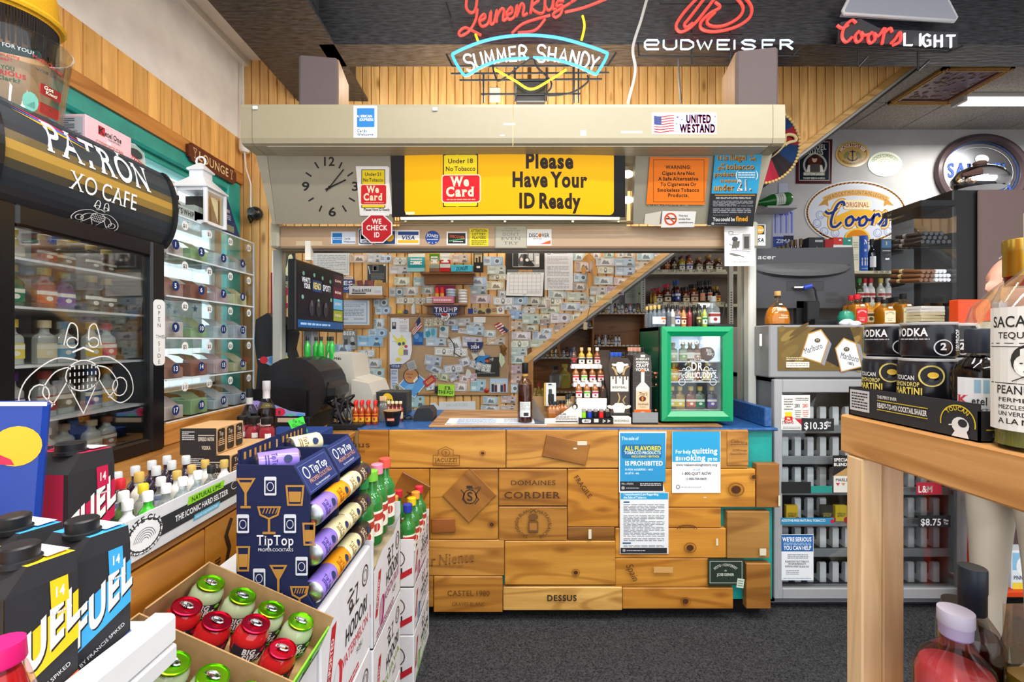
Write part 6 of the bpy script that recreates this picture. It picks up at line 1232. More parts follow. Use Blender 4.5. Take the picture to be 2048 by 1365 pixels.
tower(1220,1261,698,828,2.46,.14,'443a34',a,'dark Skrewball whiskey display tower printed with sheep heads','whiskey_display','3a3430',[(1220,704),(1226,699),(1256,700),(1263,712),(1257,735),(1257,828),(1221,828),(1221,740),(1217,716)])
m=MB();p0=[at(1198,700,2.6),at(1219,700,2.47),at(1221,828,2.47),at(1214,828,2.6)];m.add(p0,[(3,2,1,0)],'5a524e');m.add([v+Vector((.004,.004,0)) for v in p0],[(0,1,2,3)],'5a524e')
a=Art(False);a.text('SKREWBALL',.08,.24,.022,'c8c4be',w=.1,b=1);a.greek(.02,.05,.14,.2,5,'b8b4ae');a.emit(m,frame_fn(p0[3],(p0[2]-p0[3]).normalized(),(0,0,1)));m.build('side_card','card',None,'dark side card of the sheep display lettered SKREWBALL','card')
e=empty('nip_rack',(ax(1174,2.5),2.5,1.0125),label='white stepped nip rack of amber whiskey bottles on the counter',cat='rack');RX=ax(1174,2.5)
def rp(m,n):m.v=[(q[0]-RX,q[1]-2.5,q[2]-1.0125) for q in m.v];return m.build(n,'plastic',e)
steps=[(2.50,800,1152,1212),(2.56,768,1146,1207),(2.62,732,1142,1200)]
for Y,py,x0,x1 in steps:rp(MB().box(ax(x0,Y),ax(x1,Y),Y-.02,Y+.045,az(py,Y)-.014,az(py,Y),'e8eaee').box(ax(x0,Y),ax(x1,Y),Y-.022,Y-.02,az(py,Y)-.014,az(py,Y)+.012,'eef0f2'),'step')
for px in(1139,1211):rp(MB().add([at(px-2 if px<1180 else px,712,2.64),at(px+13 if px<1180 else px+1,826,2.48),at(px+13 if px<1180 else px+1,826,2.64),at(px-2 if px<1180 else px,712,2.7)],[(0,1,2,3)],'dfe5f0'),'side_panel')
rp(MB().box(ax(1153,2.48),ax(1213,2.48),2.476,2.48,1.0125,az(798,2.48),'e8eaee'),'front_panel')
LBC=['c82838','6ab020','b82a5a','c02838']
for r,(Y,py,x0,x1) in enumerate(steps):
 for i in range(4):
  px=x0+6+(x1-x0-11)*i/3;z=az(py,Y)+.001
  if r==2:b,c,l,l2=[('4a2a1a','2a2c30','3a2420','b82828'),('c8981c','d8b888','e8e8e0','4a4a3a'),('c8981c','d8b888','e8e8e0','4a4a3a'),('8a4a18','e4e8ea','ece8e4','b02838')][i]
  else:b,c,l,l2=('9a5a1c','e8ecee','f0ece8',LBC[i]) if not(r==0 and i==3) else('4a2814','1a1a1c','3a2a22',None)
  bottle((ax(px,Y),Y+.012,z),.105,.0165,b,c,l,f'{["amber", "dark"][b == "4a2814"]} nip bottle, {ORD[i]} on the {["bottom", "middle", "top"][r]} step of the white rack','nips in the white rack','square',l2)
a=Art(False);a.rect(-.03,.035,.03,.115,'dcdfe0',nx=8);a.greek(-.026,.07,.026,.11,8,'8a8c8e');a.rect(-.008,.04,.018,.058,'2a2a2a',nx=3)
cbottle('whiskey_bottle',(ax(1050,2.44),2.44,ZT+.001),[(.036,0),(.04,.006),(.041,.19),(.036,.215),(.02,.235),(.016,.25),(.016,.262)],'4a1408','dark whiskey bottle seen from behind on the counter mat',cap=[(.0165,.25,'c89a50'),(.0165,.262,'c89a50'),(.0172,.263,'121214'),(.0165,.32,'121214')],fill=.78,lab=a,glasscol='d8c8c0')
e=empty('counter_mat',(ax(985,2.45),2.45,ZT),label='printed lottery counter mat on the wooden counter top',cat='mat')
m=MB().bbox(-.245,.285,-.085,.11,0,.003,'dfe3ea',.001);a=Art(False);a.rect(-.24,-.082,.28,-.064,'2a2c38');a.rect(-.2,-.05,.03,.1,'c3d2ea');a.rect(.05,-.05,.21,.1,'cfdcec');a.greek(-.19,-.04,.02,.09,9,'7a8aa8');a.greek(.06,-.04,.2,.09,9,'8a98b4');a.rect(.225,-.06,.275,.1,'4a5468');a.text('MASSLOTTERY.COM',.0,-.078,.009,'e8c020',w=.2,b=1);a.ell(-.2,-.075,.02,.006,'e8c020');a.emit(m,frame_fn((0,0,.003),(1,0,0),(0,1,0)));m.build('sheet','paper',e)
e=empty('open_carton',(ax(1125,2.44),2.44,ZT),label='open white display carton of amber nips beside the lighters',cat='carton')
w=.098
MB().prism([(-w,0),(w,0),(w,.1),(w*.95,.125),(-w*.45,.03),(-w,.028)],-.035,-.032,'y','dcdcda').build('front_panel','card',e)
MB().box(-w-.06,w-.02,.09,.093,0,.13,'9a7a52').build('back_panel','card',e);MB().box(-w,w,-.03,.09,0,.004,'b08a5e').build('base_panel','card',e)
MB().add([(-w,-.033,0),(-w-.055,.09,0),(-w-.055,.09,.12),(-w,-.033,.03)],[(0,1,2,3),(3,2,1,0)],'cfccc6').build('side_panel','card',e)
a=Art(False);a.text('32% ALC',-.04,.058,.009,'3a3836',al='l',w=.042,b=1.2);a.text('BY VOLUME',-.04,.046,.009,'3a3836',al='l',w=.055,b=1.2);a.greek(-.04,.018,.07,.042,5,'8a8886');a.rect(-.04,.008,.075,.014,'3a3836');a.ell(.062,.092,.015,.016,'2a2826');a.ell(.06,.088,.009,.011,'e4e2de');a.emit(MB(),frame_fn((0,-.0355,0),(1,0,0),(0,0,1))).build('print','paper',e)
for i in range(6):bottle((ax(1100+7*(i%3)+18*(i//3),2.46),2.45+.045*(i//3),ZT+.012),.1,.016,'a8662a','1c1e20',None,f'amber nip with black cap in the open carton, {ORD[i]} from the whiskey bottle','nips in the open carton','square')
for i in range(3):bottle((ax(1134+5*i,2.5),2.5+.02*i,ZT+.012),.13,.016,'9a8a6a','18181a',None,f'pale nip with black cap in the open carton, {ORD[i]} from the lighters','pale nips in the open carton','round')
sheet('blister_card',1089,766,1112,812,2.5,'d0d4d6',Art().rect(1088,766,1092,812,'b8923c').ell(1100,769,4,1.5,'2a2a2a').text('SALICE',1102,773,3,'a8acb0',w=14).rr(1097,778,1104,790,2,'3a3c40').rr(1096,788,1108,806,2,'1c1e20'),'silver blister card standing in the open carton','card',t=.004)
e=empty('lighter_tray',(ax(1191,2.41),2.41,ZT),label='black Bic lighter tray on the counter',cat='tray');w=.09
MB().box(-w,w,-.02,-.017,0,.033,'101012').box(-w,w,.05,.053,0,.06,'101012').box(-w,w,-.017,.05,0,.003,'101012').box(-w,-w+.003,-.017,.05,0,.035,'101012').box(w-.003,w,-.017,.05,0,.035,'101012').build('tray','card',e)
a=Art(False);a.rr(-.075,.008,-.028,.026,.006,'e8e8e8');a.text('BiC',-.05,.011,.012,'16161a',w=.028,b=2,sh=.3);a.rect(-.012,.01,.012,.028,'d8d8d6');a.ring(.04,.017,.008,.008,.003,'e0e0e0',3);a.ring(.065,.017,.007,.007,.003,'e0e0e0',3);a.emit(MB(),frame_fn((0,-.0205,0),(1,0,0),(0,0,1))).build('print','paper',e)
for i,(c,nm) in enumerate((('8fd81c','lime green'),('1c3cb8','blue'),('151518','black'),('e01c1c','red'),('17171a','jet black'))):
 e=empty('pocket_lighter',(ax(1191,2.41)-.062+.031*i,2.415,ZT+.003),label=f'{nm} disposable lighter, {ORD[i]} in the black tray',cat='lighter',group='lighters in the black tray')
 MB().lathe([(.0115,0),(.012,.003),(.012,.058)],14,c,sy=.62).build('body','glossy',e);MB().bbox(-.01,.011,-.007,.007,.058,.074,'b8b0a8',.002).build('hood','metal',e);MB().bbox(.006,.012,-.006,.006,.059,.066,'d02028',.001).build('thumb_button','plastic',e)
m=MB().bbox(ax(1226,2.4),ax(1262,2.4),2.395,2.45,ZT,ZT+.035,'e4e0d6',.002);Art().text('SKREWBALL',1244,844,4.5,'2a2624',w=31,b=.6).emit(m,front(2.395));m.build('nip_box','card',None,'small cream box lettered SKREWBALL beside the lighters','box')
m=MB().bbox(ax(1224,2.46),ax(1262,2.46),2.455,2.5,ZT,ZT+.05,'2a2624',.004);m.build('nip_tray','plastic',None,'dark nip tray behind the small cream box','tray')
# == tobacco cabinet
YM2=2.45;mx0,mx1=ax(1546,YM2),ax(1931,YM2)
mc=empty('tobacco_cabinet',((mx0+mx1)/2,YM2,0),label='grey glass-front tobacco cabinet with Marlboro header panel',cat='cabinet');MX=(mx0+mx1)/2;mw=(mx1-mx0)/2
def mp_(m,n,mt='painted_metal',**k):return m.build(n,mt,mc,**k)
zA,zB,zC,zD=az(650,YM2),az(757,YM2),az(1196,YM2),az(1226,YM2)
GY='8d8f92'
hbx=mp_(MB().bbox(-mw-.02,mw,.0,.5,zB+.004,zA,GY,.006),'header_box')
m=MB().box(-mw,-mw+.02,.02,.5,.03,zB,'6a6e74').box(mw-.02,mw,.02,.5,.03,zB,'7a7c80').box(-mw,mw,.48,.5,.03,zB,'0c0c0d').box(-mw,mw,.02,.5,zB-.02,zB,'8a8c90').box(-mw,mw,.02,.5,zC-.03,zC,'7a7c80');mp_(m,'carcass')
mp_(MB().bbox(-mw+.01,mw-.01,.02,.48,.03,zC-.03,'85878b',.004),'plinth');mp_(MB().box(-mw+.03,mw-.03,.06,.44,0,.03,'3a3c40'),'feet_rail')
zw0,zw1=az(1175,YM2),az(785,YM2)
for(x0,x1,z0,z1) in((-mw,-mw+.045,zC,zB-.005),(mw-.045,mw,zC,zB-.005),(-mw+.045,mw-.045,zw1,zB-.005),(-mw+.045,mw-.045,zC,zw0)):mp_(MB().bbox(x0,x1,-.012,.02,z0,z1,'a0a2a5',.004),'door_frame')
mp_(MB().box(-mw+.045,mw-.045,.002,.006,zw0,zw1,'ffffff'),'pane','glass')
pm=MB()
pr=[(0,0),(.05,0),(.05,.004),(.012,.004),(.012,.09),(.006,.104),(0,.108)]
pm.prism([(y,z) for y,z in[(0,0),(.06,0),(.06,.02),(.03,.03),(.03,.09),(.022,.105),(.008,.11),(0,.105)]],-.017,.017,'x','f6f7fb');pme=pm.mesh('pusher','plastic')
rows_=[(852,1),(913,0),(974,0),(1036,1),(1096,0),(1166,1)]
for ri,(py,big) in enumerate(rows_):
 Yr=YM2+.08;z=az(py,Yr);mp_(MB().box(-mw+.03,mw-.03,.05,.4,z-.028,z-.006,'2a2a2c').bbox(-mw+.03,mw-.03,.045,.055,z-.035,z+.01,'8a8c90',.003),'shelf')
 n=14
 for i in range(n):
  px=1575+25.4*i
  if ri==3 and i in(0,4,5):continue
  o_=bpy.data.objects.new('pusher',pme);COLL.objects.link(o_);o_.parent=mc;o_.location=(ax(px,Yr)-MX,.1,z-.006)
a=Art();a.rect(1556,654,1724,741,'6a5526',0)
for i in range(26):
 x,y=random.uniform(1560,1720),random.uniform(656,736);a.ell(x,y,random.uniform(6,26),random.uniform(3,9),['8a7238','75602c','a08a4c','5a461e'][i%4],12,up=.05,rot=-35)
a.poly([(1618,665),(1632,655),(1700,655),(1730,741),(1690,741),(1640,715),(1660,690)],'241f18')
def pack(cx,cy,s_,r_,t2):
 c,q=math.cos(math.radians(r_)),math.sin(math.radians(r_));f_=lambda x,y:(cx+(x*c-y*q)*s_,cy+(x*q+y*c)*s_)
 a.poly([f_(-22,-26),f_(0,-42),f_(22,-26),f_(22,24),f_(-22,24)],'b88a3c');a.poly([f_(-20,-24),f_(0,-39),f_(20,-24),f_(20,22),f_(-20,22)],'d8dae0');a.poly([f_(22,-26),f_(29,-20),f_(29,26),f_(22,24)],'8a8a90')
 x,y=f_(0,4);a.text('Marlboro',x,y,11*s_,'1a1a1c',w=38*s_,sf=True,rot=-r_);x,y=f_(0,-18);a.ell(x,y,6*s_,4.5*s_,'4a4238');a.text('M',x,y+2*s_,5*s_,'c8b88a')
 if t2:x,y=f_(0,14);a.text("100's",x,y,5*s_,'1a1a1c',w=14*s_,b=1,rot=-r_)
pack(1629,698,1.0,18,0);pack(1697,716,1.0,-14,1);a.rect(1572,724,1618,735,'e4e0d4');a.greek(1574,726,1616,733,2,'8a867c');a.greek(1572,714,1606,721,2,'d8cfae')
m=a.emit(MB(),front(YM2-.004));m.v=[(q[0]-MX,q[1]-YM2,q[2]) for q in m.v];m.build('header_print','paper',hbx)
m=MB().box(ax(1724,YM2)-MX,mw-.01,-.006,-.004,az(741,YM2),az(654,YM2),'8a7238');m.build('header_panel','paper',hbx)
sheet('price_tag',1519,668,1524,692,2.5,'e4e4e2',None,'narrow white strip stuck beside the Marlboro header','sticker')
YP=YM2-.014
a=Art()
a.rect(1570,824,1584,840,'e8c820',0);a.rr(1569,833,1585,846,1.5,'c82028');a.text('We',1577,839,4,'f4ead0',w=7,b=2);a.text('Card',1577,844.5,4,'f4ead0',w=12,b=2);a.greek(1568,796,1586,821,5,'6a6a66',al='c');a.greek(1591,795,1617,802,2,'6a6a66',al='c');a.text('2001',1595,815,7,'2a2a2c',w=12,b=1.5);a.text('2001',1611,815,7,'c02830',w=12,b=1.5);a.greek(1590,820,1602,838,5,'6a6a66',al='c');a.greek(1605,820,1617,834,4,'c86068',al='c')
sheet('notice',1563,790,1620,836,YP,'ecece0',a,'cream We Card birth year notice on the cabinet glass','sign')
a=Art();a.text('$10.35',1632,858,13,'e6e8ea',w=48,b=1);a.text('Plus',1657,847,4.5,'e6e8ea',w=10,b=1);a.text('Tax',1657,853,4.5,'e6e8ea',w=8,b=1)
sheet('price_strip',1604,837,1668,862,YP,'222325',a,'black price strip showing 10.35 on the cabinet','sign')
a=Art();a.text('rlboro',1576,848,8,'3a3a3e',w=24,sf=True);a.poly([(1590,838),(1603,838),(1603,850)],'b82030');a.greek(1566,853,1600,858,2,'8a8a8c')
sheet('price_card',1562,837,1603,860,YP,'d8d8d6',a,'white Marlboro price card left of the 10.35 strip','sign')
a=Art();a.text('SPECIAL',1684,923,6,'ecebe6',w=32,b=1.3);a.text('BLEND',1681,932,6,'ecebe6',w=27,b=1.3);a.poly([(1667,952),(1693,936),(1700,936),(1700,952)],'b8925a');a.rect(1667,952,1702,985,'dcdad4');a.text('MARLB',1684,963,6,'2a2a2a',w=26,b=1);a.poly([(1671,966),(1680,966),(1675.5,972)],'b82030');a.poly([(1682,966),(1691,966),(1686.5,972)],'b8925a')
sheet('price_card',1666,911,1702,986,YP,'1e1d1c',a,'black and gold Special Blend card on the cabinet glass','sign')
a=Art();a.text('L&M',1851,985,13,'f0e8e8',w=30,b=1,sf=True);sheet('price_card',1833,965,1883,989,YP,'b01c30',a,'red LM price card on the cabinet right of the post','sign')
a=Art();a.text('$8.75',1862,1051,13,'e6e8ea',w=42,b=1);a.text('Plus',1892,1043,4.5,'e6e8ea',w=10,b=1);a.text('Tax',1892,1049,4.5,'e6e8ea',w=8,b=1);sheet('price_strip',1837,1031,1901,1055,YP,'1d1e20',a,'black price strip showing 8.75 right of the post','sign')
a=Art();a.text('ADDITIVE-FREE NATURAL TOBACCO',1607,1043.5,4.5,'e4eef2',w=88,b=1);a.ell(1664,1043,4,4,'b82028',10);sheet('shelf_strip',1562,1036,1668,1049,YP,'2a84b0',a,'blue additive-free natural tobacco strip across the cabinet','sign')
sheet('shelf_strip',1563,964,1622,987,YP,'161718',None,'plain black strip across the cabinet glass','sign');sheet('shelf_strip',1622,972,1664,986,YP+.004,'1f8a80',None,'teal shelf strip beside the plain black strip','sign')
for i,(x0,c,lb) in enumerate(((1570,'e0b81c','yellow American Spirit pack'),(1668,'e0c01c','second yellow American Spirit pack'),(1640,'2a2826','black American Spirit pack'))):
 m=MB().bbox(-.032,.032,0,.022,0,.088,c,.002);a=Art(False);a.text('AMERICAN',0,.04,.008,'c8b060' if i==2 else '2a2a1c',w=.048,b=1);a.text('SPIRIT',0,.026,.011,'c8b060' if i==2 else '2a2a1c',w=.044,b=1);a.ell(.03,.01,.017,.017,'c01c28');a.emit(m,frame_fn((0,0,0),(1,0,0),(0,0,1)));o_=m.build('cigarette_pack','card',None,lb+' in the tobacco cabinet','pack',origin=(0,0,0));o_.location=(ax(x0+12,2.5),2.49,az(1036,2.53)-.005)
a=Art();a.rect(1563,1070,1626,1103,'1f62a8');a.text("WE'RE SERIOUS",1594,1083,8,'f0f4f8',w=58,b=1.4);a.greek(1567,1085,1622,1091,2,'a8c8e4');a.text('YOU CAN HELP',1595,1100,8,'f0f4f8',w=55,b=1.4);a.greek(1575,1108,1616,1118,3,'8a94a0',al='c')
for t,y in(("PLEASE DON'T BUY TOBACCO",1125),('OR VAPOR PRODUCTS',1130),('FOR PEOPLE UNDER THE LEGAL AGE.',1135)):a.text(t,1594,y,3.6,'3a4450',w=48 if t[0]!='O' else 36,b=.8)
a.greek(1572,1140,1598,1150,3,'8a94a0');a.greek(1566,1156,1622,1158,1,'5a8ac0')
sheet('notice',1563,1069,1627,1161,YP,'e6eaee',a,'blue and white WERE SERIOUS YOU CAN HELP notice on the cabinet','sign')
# == on top of the cabinet: monitor, honey liqueur, whiskeys, humidor
YN=2.66;e=empty('computer_monitor',(ax(1607,YN),YN,zA),label='black Acer computer monitor seen from behind on the cabinet',cat='monitor');s=YN/F;cx=1607
def q3(pts,y):return[((x-cx)*s,y,az(py,YN)-zA) for x,py in pts]
outl=[(1508,497),(1706,494),(1710,560),(1711,590),(1703,612),(1700,616),(1504,616),(1504,560)]
m=MB();A_,B_=q3(outl,.05),q3(outl,.0);n=len(outl);m.add(A_+B_,[(i,(i+1)%n,n+(i+1)%n,n+i) for i in range(n)]+[tuple(range(n)),tuple(range(n,2*n))[::-1]],'37383b');m.build('shell','plastic',e)
m=MB();N=24
top=[(1507+(1700-1507)*i/N,535) for i in range(N+1)]
for i in range(N):
 def pt(k,t):
  x=1507+(1700-1507)*k/N;u=(k/N-.5)*2;d=(1-u*u);y0,y1=526+4*u*u,535+18*max(0,d)**.6
  y=y0+(y1-y0)*t;return((x-cx)*s,-.03*d*math.sin(t*math.pi*.5),az(y,YN)-zA)
 for t in range(4):m.add([pt(i,t/4),pt(i,(t+1)/4),pt(i+1,(t+1)/4),pt(i+1,t/4)],[(0,1,2,3)],'46474a',True)
 a0,a1,b0,b1=pt(i,1),pt(i+1,1),(pt(i,1)[0],0,pt(i,1)[2]-.012),(pt(i+1,1)[0],0,pt(i+1,1)[2]-.012);m.add([a0,b0,b1,a1],[(0,1,2,3)],'3a3b3e')
m.build('back_swell','plastic',e)
m=MB();Art().text('acer',1533,518,9,'b8babc',w=36,b=1,sh=.15).emit(m,front(YN));m.v=[(q[0]-ax(cx,YN),q[1]-YN,q[2]-zA) for q in m.v];m.build('lettering','paper',e)
m=MB();Art().rect(1573,563,1647,581,'2c2d30').frame(1573,563,1647,581,.8,'1a1a1c').rect(1651,584,1677,592,'2f3033').rect(1651,596,1677,605,'2f3033').emit(m,front(YN));m.v=[(q[0]-ax(cx,YN),q[1]-YN,q[2]-zA) for q in m.v];m.build('port_panel','plastic',e)
MB().box(-.04,.04,.0,.03,.003,az(602,YN)-zA,'1e1f21').bbox(-.12,.12,-.04,.12,0,.014,'1a1b1d',.005).build('stand','plastic',e)
MB().tube([((x-cx)*s,-d,az(y,YN)-zA) for x,y,d in((1586,576,.012),(1600,576,.03))],.008,8,'c8cace').build('plug_shell','metal',e)
MB().tube([((x-cx)*s,-d,az(y,YN)-zA) for x,y,d in((1600,577,.03),(1616,573,.03))],.013,8,'2440a8').build('plug','plastic',e)
MB().tube([((v.x-cx)*s,-v.z,az(v.y,YN)-zA) for v in bez([(1616,573,.03),(1622,580,.035),(1625,592,.03),(1627,602,.03),(1622,618,.03),(1612,632,.03)])],.005,6,'1c1c1e').build('cable','plastic',e)
MB().bbox((1602-cx)*s,(1626-cx)*s,-.06,-.02,.02,az(604,YN)-zA,'121314',.004).bbox((1608-cx)*s,(1650-cx)*s,-.1,-.03,.0,.04,'141516',.004).build('power_brick','plastic',e)
a=Art(False);
for t,z,w,h in(('CHRISTIAN',.085,.052,.007),('BROTHERS',.077,.052,.007)):a.text(t,0,z,h,'f4ece0',w=w,b=1.2)
a.rect(-.02,.069,.02,.073,'8a6a4a',nx=3);a.text('Honey',.006,.046,.012,'f4e8d0',w=.038,sh=.3);a.greek(-.022,.036,.025,.042,1,'f4e8d0');a.rect(-.006,.112,.012,.119,'f0f0ee',nx=2)
cbottle('honey_liqueur',(ax(1555,2.52),2.52,zA+.001),[(.062,0),(.068,.008),(.07,.03),(.062,.075),(.045,.105),(.022,.125),(.015,.14),(.0145,.16)],'d88a1c','honey brandy bottle lettered Christian Brothers on the cabinet',cap=[(.0155,.15,'3a2c1c'),(.0155,.163,'3a2c1c'),(.017,.165,'d0a868'),(.0165,.188,'d0a868')],fill=.62,lab=a,sy=.7,glasscol='f2e2c0',labf=lambda u,v,d:(u,-(.0715*.7 if v<.06 else .0715*.7-(v-.06)*.5)-.002-d,v))
MB().lathe([(.03,0),(.04,.02),(.042,.045),(.03,.075),(.005,.085)],16,'2a8a70',at(1692,650,2.56)).build('glass_ornament','glossy',None,'blue-green glass globe ornament beside the monitor','ornament')
m=MB()
for i in range(7):m.sphere((ax(1688+i*4,2.5),2.5,zA+.012+.008*math.sin(i)),.022,'dfe5ea',8,6,(1.2,1,.7))
m.build('white_rag','fabric',None,'crumpled white rag on the cabinet beside the whiskeys','cloth')
for i,(px,y,lc,cc,H,lt,lb) in enumerate(((1714,2.56,'c01c24','c82030',.175,('FIRE'),'front red-labelled'),(1703,2.62,'c01c24','c82030',.175,('FIRE'),'rear red-labelled'),(1769,2.54,'dcd0ac','16181a',.145,('HONEY'),'small cream-labelled'),(1806,2.58,'dcd0ac','16181a',.18,('HONEY'),'tall cream-labelled'))):
 a=Art(False);w=.03;ink='f0e0d8' if lc[0]=='c' else '4a3a24';z0=.015;hh=H*.45
 a.rect(-w,z0,w,z0+hh,lc,nx=4);a.arc('JACK DANIELS',0,z0+hh*.55,w*.9,hh*.3,-60,60,.008,ink,b=1);a.text('Tennessee',0,z0+hh*.3,.006,ink,w=.036);a.text(lt,0,z0+hh*.14,.006,ink,w=.026,b=1);a.rect(-.009,z0+hh+.012,.014,z0+hh+.022,'f0f0ee',nx=2)
 cbottle('whiskey_bottle',(ax(px,y),y,zA+.001),[(.034,0),(.037,.005),(.037,H*.6),(.03,H*.68),(.016,H*.76),(.014,H*.84)],'c8881c',f'{lb} Jack Daniels bottle on the cabinet',cap=[(.016,H*.84,cc),(.0165,H*.845,cc),(.0165,H*.99,cc),(.014,H,cc)],fill=.8,lab=a,sq=6,glasscol='f4e8cc',group='Jack Daniels bottles on the cabinet',labf=lambda u,v,d:(u,-.0375-d,v))
for i,(px,y,cc) in enumerate(((1757,2.66,'16181a'),(1733,2.68,'16181a'),(1791,2.66,'16181a'),(1780,2.72,'18181a'),(1715,2.74,'1a1a1c'))):bottle((ax(px,y),y,zA+.001),.17,.034,'c08018',cc,'d8c898',f'black-capped amber bottle behind the Jack Daniels, {ORD[i]}','amber bottles at the back of the cabinet','square','4a3a24')
hx0,hx1,hy=ax(1842,2.42),ax(1913,2.42),2.42;hx=ax(1765,2.62)
e=empty('cigar_humidor',(ax(1842,2.42),2.42,zA),label='clear acrylic cigar humidor with black sloped lid on the cabinet',cat='humidor');O=Vector((ax(1842,2.42),2.42,zA))
hz=az(400,2.42)-zA
A,B,Cc=Vector((0,0,0)),at(1764,642,2.68)-Vector((0,0,zA))-Vector((O.x,O.y,0)),Vector((hx1-O.x,0,0));A.z=B.z=Cc.z=0;D=B+Cc
zl=az(418,2.68)-zA
def quad(p,q,z0,z1a,z1b):return[(p.x,p.y,z0),(q.x,q.y,z0),(q.x,q.y,z1b),(p.x,p.y,z1a)]
for nm,p,q in(('front_pane',A,Cc),('side_pane',B,A),('far_pane',Cc,D),('back_pane',D,B)):MB().add(quad(p,q,0,hz,hz),[(0,1,2,3)],'ffffff').build(nm,'pane',e)
m=MB();m.add([(v.x,v.y,z) for z in(hz-.03,hz) for v in(A,Cc,D,B)],[(0,3,2,1),(4,5,6,7),(0,1,5,4),(1,2,6,5),(2,3,7,6),(3,0,4,7)],'1a1b1d');m.build('lid','plastic',e)
for py in(494,571):z=az(py,2.42)-zA;m=MB();m.add([(v.x,v.y,z+k) for k in(0,.005) for v in(A,Cc,D,B)],[(0,3,2,1),(4,5,6,7),(0,1,5,4),(3,0,4,7)],'e8eef0');m.build('shelf','pane',e)
def cigar(p,q,r,c,band,label,grp,capc=None):
 d=(q-p);m=MB().tube([p-p,d*.02,d*.97,d],[r*.9,r,r,r*.8],8,c)
 if band:m.tube([d*.62,d*.72],r*1.05,8,band)
 ob=m.build('cigar_tube','glossy',None,label,'cigar',grp,origin=(0,0,0));ob.location=p;return ob
def hp(t,u,z):return O+A*(1-t)+B*t+Cc*u+Vector((0,0,z))
zr=[az(494,2.42)-zA+.02,az(571,2.42)-zA+.02]
k=0
for r_ in range(3):
 for c_ in range(6-r_):cigar(hp(.06,.12+.15*c_+.05*r_,zr[0]+.012+.022*r_),hp(.8,.12+.15*c_+.05*r_,zr[0]+.02+.03*r_),.0115,'26282c','8a8a90',f'dark glass cigar tube, {ORD[c_]} in {["bottom", "middle", "top"][r_]} row of the humidor upper tier','dark cigar tubes in the humidor')
for r_ in range(3):
 for c_ in range(3):cigar(hp(.06,.08+.14*c_+.04*r_,zr[1]+.012+.023*r_),hp(.85,.08+.14*c_+.04*r_,zr[1]+.03+.03*r_),.0115,'7a5034','d8c088',f'brown cigar, {ORD[c_]} in {["bottom", "middle", "top"][r_]} row of the humidor middle tier','brown cigars in the humidor')
 for c_ in range(4-r_//2):cigar(hp(.06,.52+.115*c_,zr[1]+.012+.023*r_),hp(.85,.52+.115*c_,zr[1]+.03+.03*r_),.011,'d8dae0',None,f'white cigar tube, {ORD[c_]} in {["bottom", "middle", "top"][r_]} row of the humidor middle tier','white cigar tubes in the humidor')
for i in range(6):
 z=.002+.017*i;m=MB().bbox(-.075,.07,-.045,.055,0,.016,'d8cda8' if i<4 else 'e8e6e2',.002);ob=m.build('cigar_box','card',None,f'flat cream cigar box, {ORD[i]} from bottom in the humidor base stack','box','flat boxes stacked in the humidor',origin=(0,0,0));ob.location=hp(.35,.55,z);ob.rotation_euler=(0,0,random.uniform(-.15,.15))
MB().tube([at(1836,461,2.4),at(1842,465,2.41)],.004,6,'c8b890').tube([at(1779,441,2.62),at(1808,431,2.55)],.004,6,'c8b890').build('lid_stay','metal',None,'slim brass stays of the humidor lid','bracket')
# == tall speaker cabinet, chrome helmet, orange rack
YT=2.9;tx0,tx1=ax(1912,YT),ax(2110,YT);e=empty('tower_speaker',((tx0+tx1)/2,YT,0),label='tall black tower speaker with mauve cloth grille behind the man',cat='speaker')
MB().bbox((tx0-tx1)/2-.0,(tx1-tx0)/2,.02,.5,0,az(377,YT),'151517',.006).build('cabinet','plastic',e)
MB().bbox(ax(1957,YT)-(tx0+tx1)/2,(tx1-tx0)/2,-.01,.02,.1,az(379,YT),'6b5a58',.012).build('grille','fabric',e)
p=at(1960,378,3.05);e=empty('chrome_helmet',p,label='polished chrome helmet shape sitting on the tower speaker',cat='helmet')
MB().lathe([(.14,0),(.165,.03),(.165,.07),(.13,.12),(.07,.15),(.01,.16)],24,'d8dade',sy=.75).build('shell','chrome',e);MB().tube([(-.18,-.06,.07),(-.09,-.09,.085)],[.012,.03],8,'5a4038').build('wooden_grip','plastic',e);MB().sphere((-.02,-.02,.165),.035,'6a5048',10,6,(1.2,1,.5)).build('top_knob','plastic',e)
e=empty('orange_rack',(ax(1950,2.3),2.3,0),label='orange painted steel rack standing right of the tobacco cabinet',cat='rack');ox=ax(1950,2.3)
MB().bbox(ax(1958,2.3)-ox,ax(1998,2.3)-ox,0,.05,0,1.56,'e2481a',.004).build('upright','painted_metal',e);MB().bbox(ax(1932,2.6)-ox,ax(1944,2.6)-ox,.3,.34,0,1.56,'d8441a',.004).build('upright','painted_metal',e)
for z in(.15,.62,.98):MB().bbox(.11,.9,.055,.4,z-.03,z,'d8471c',.004).build('shelf','painted_metal',e)
MB().bbox(ax(1916,2.3)-ox,ax(1998,2.3)-ox,-.004,.05,1.2,1.66,'dd4a1a',.004).build('top_plate','painted_metal',e)
for i,z in enumerate((.15,.62,.98)):
 for k in range(3):
  m=MB().bbox(-.06,.06,-.04,.04,0,.2,'dfe8ee',.003);a=Art(False);a.rect(-.055,.1,.055,.19,'8ac0e0');a.ell(0,.12,.035,.05,'f2f4f4');a.text('PINNACLE',-.0,.05,.02,'2a3a5a',w=.1,b=1);a.rect(-.055,.0,.055,.035,'e8d040');a.emit(m,frame_fn((0,-.04,0),(1,0,0),(0,0,1)))
  ob=m.build('drink_carton','card',None,f'blue and white drink carton, {ORD[k]} on the {["bottom", "middle", "top"][i]} shelf of the orange rack','carton','cartons on the orange rack',origin=(0,0,0));ob.location=(ax(1968,2.36)+.09+.135*k,2.42,z+.001)
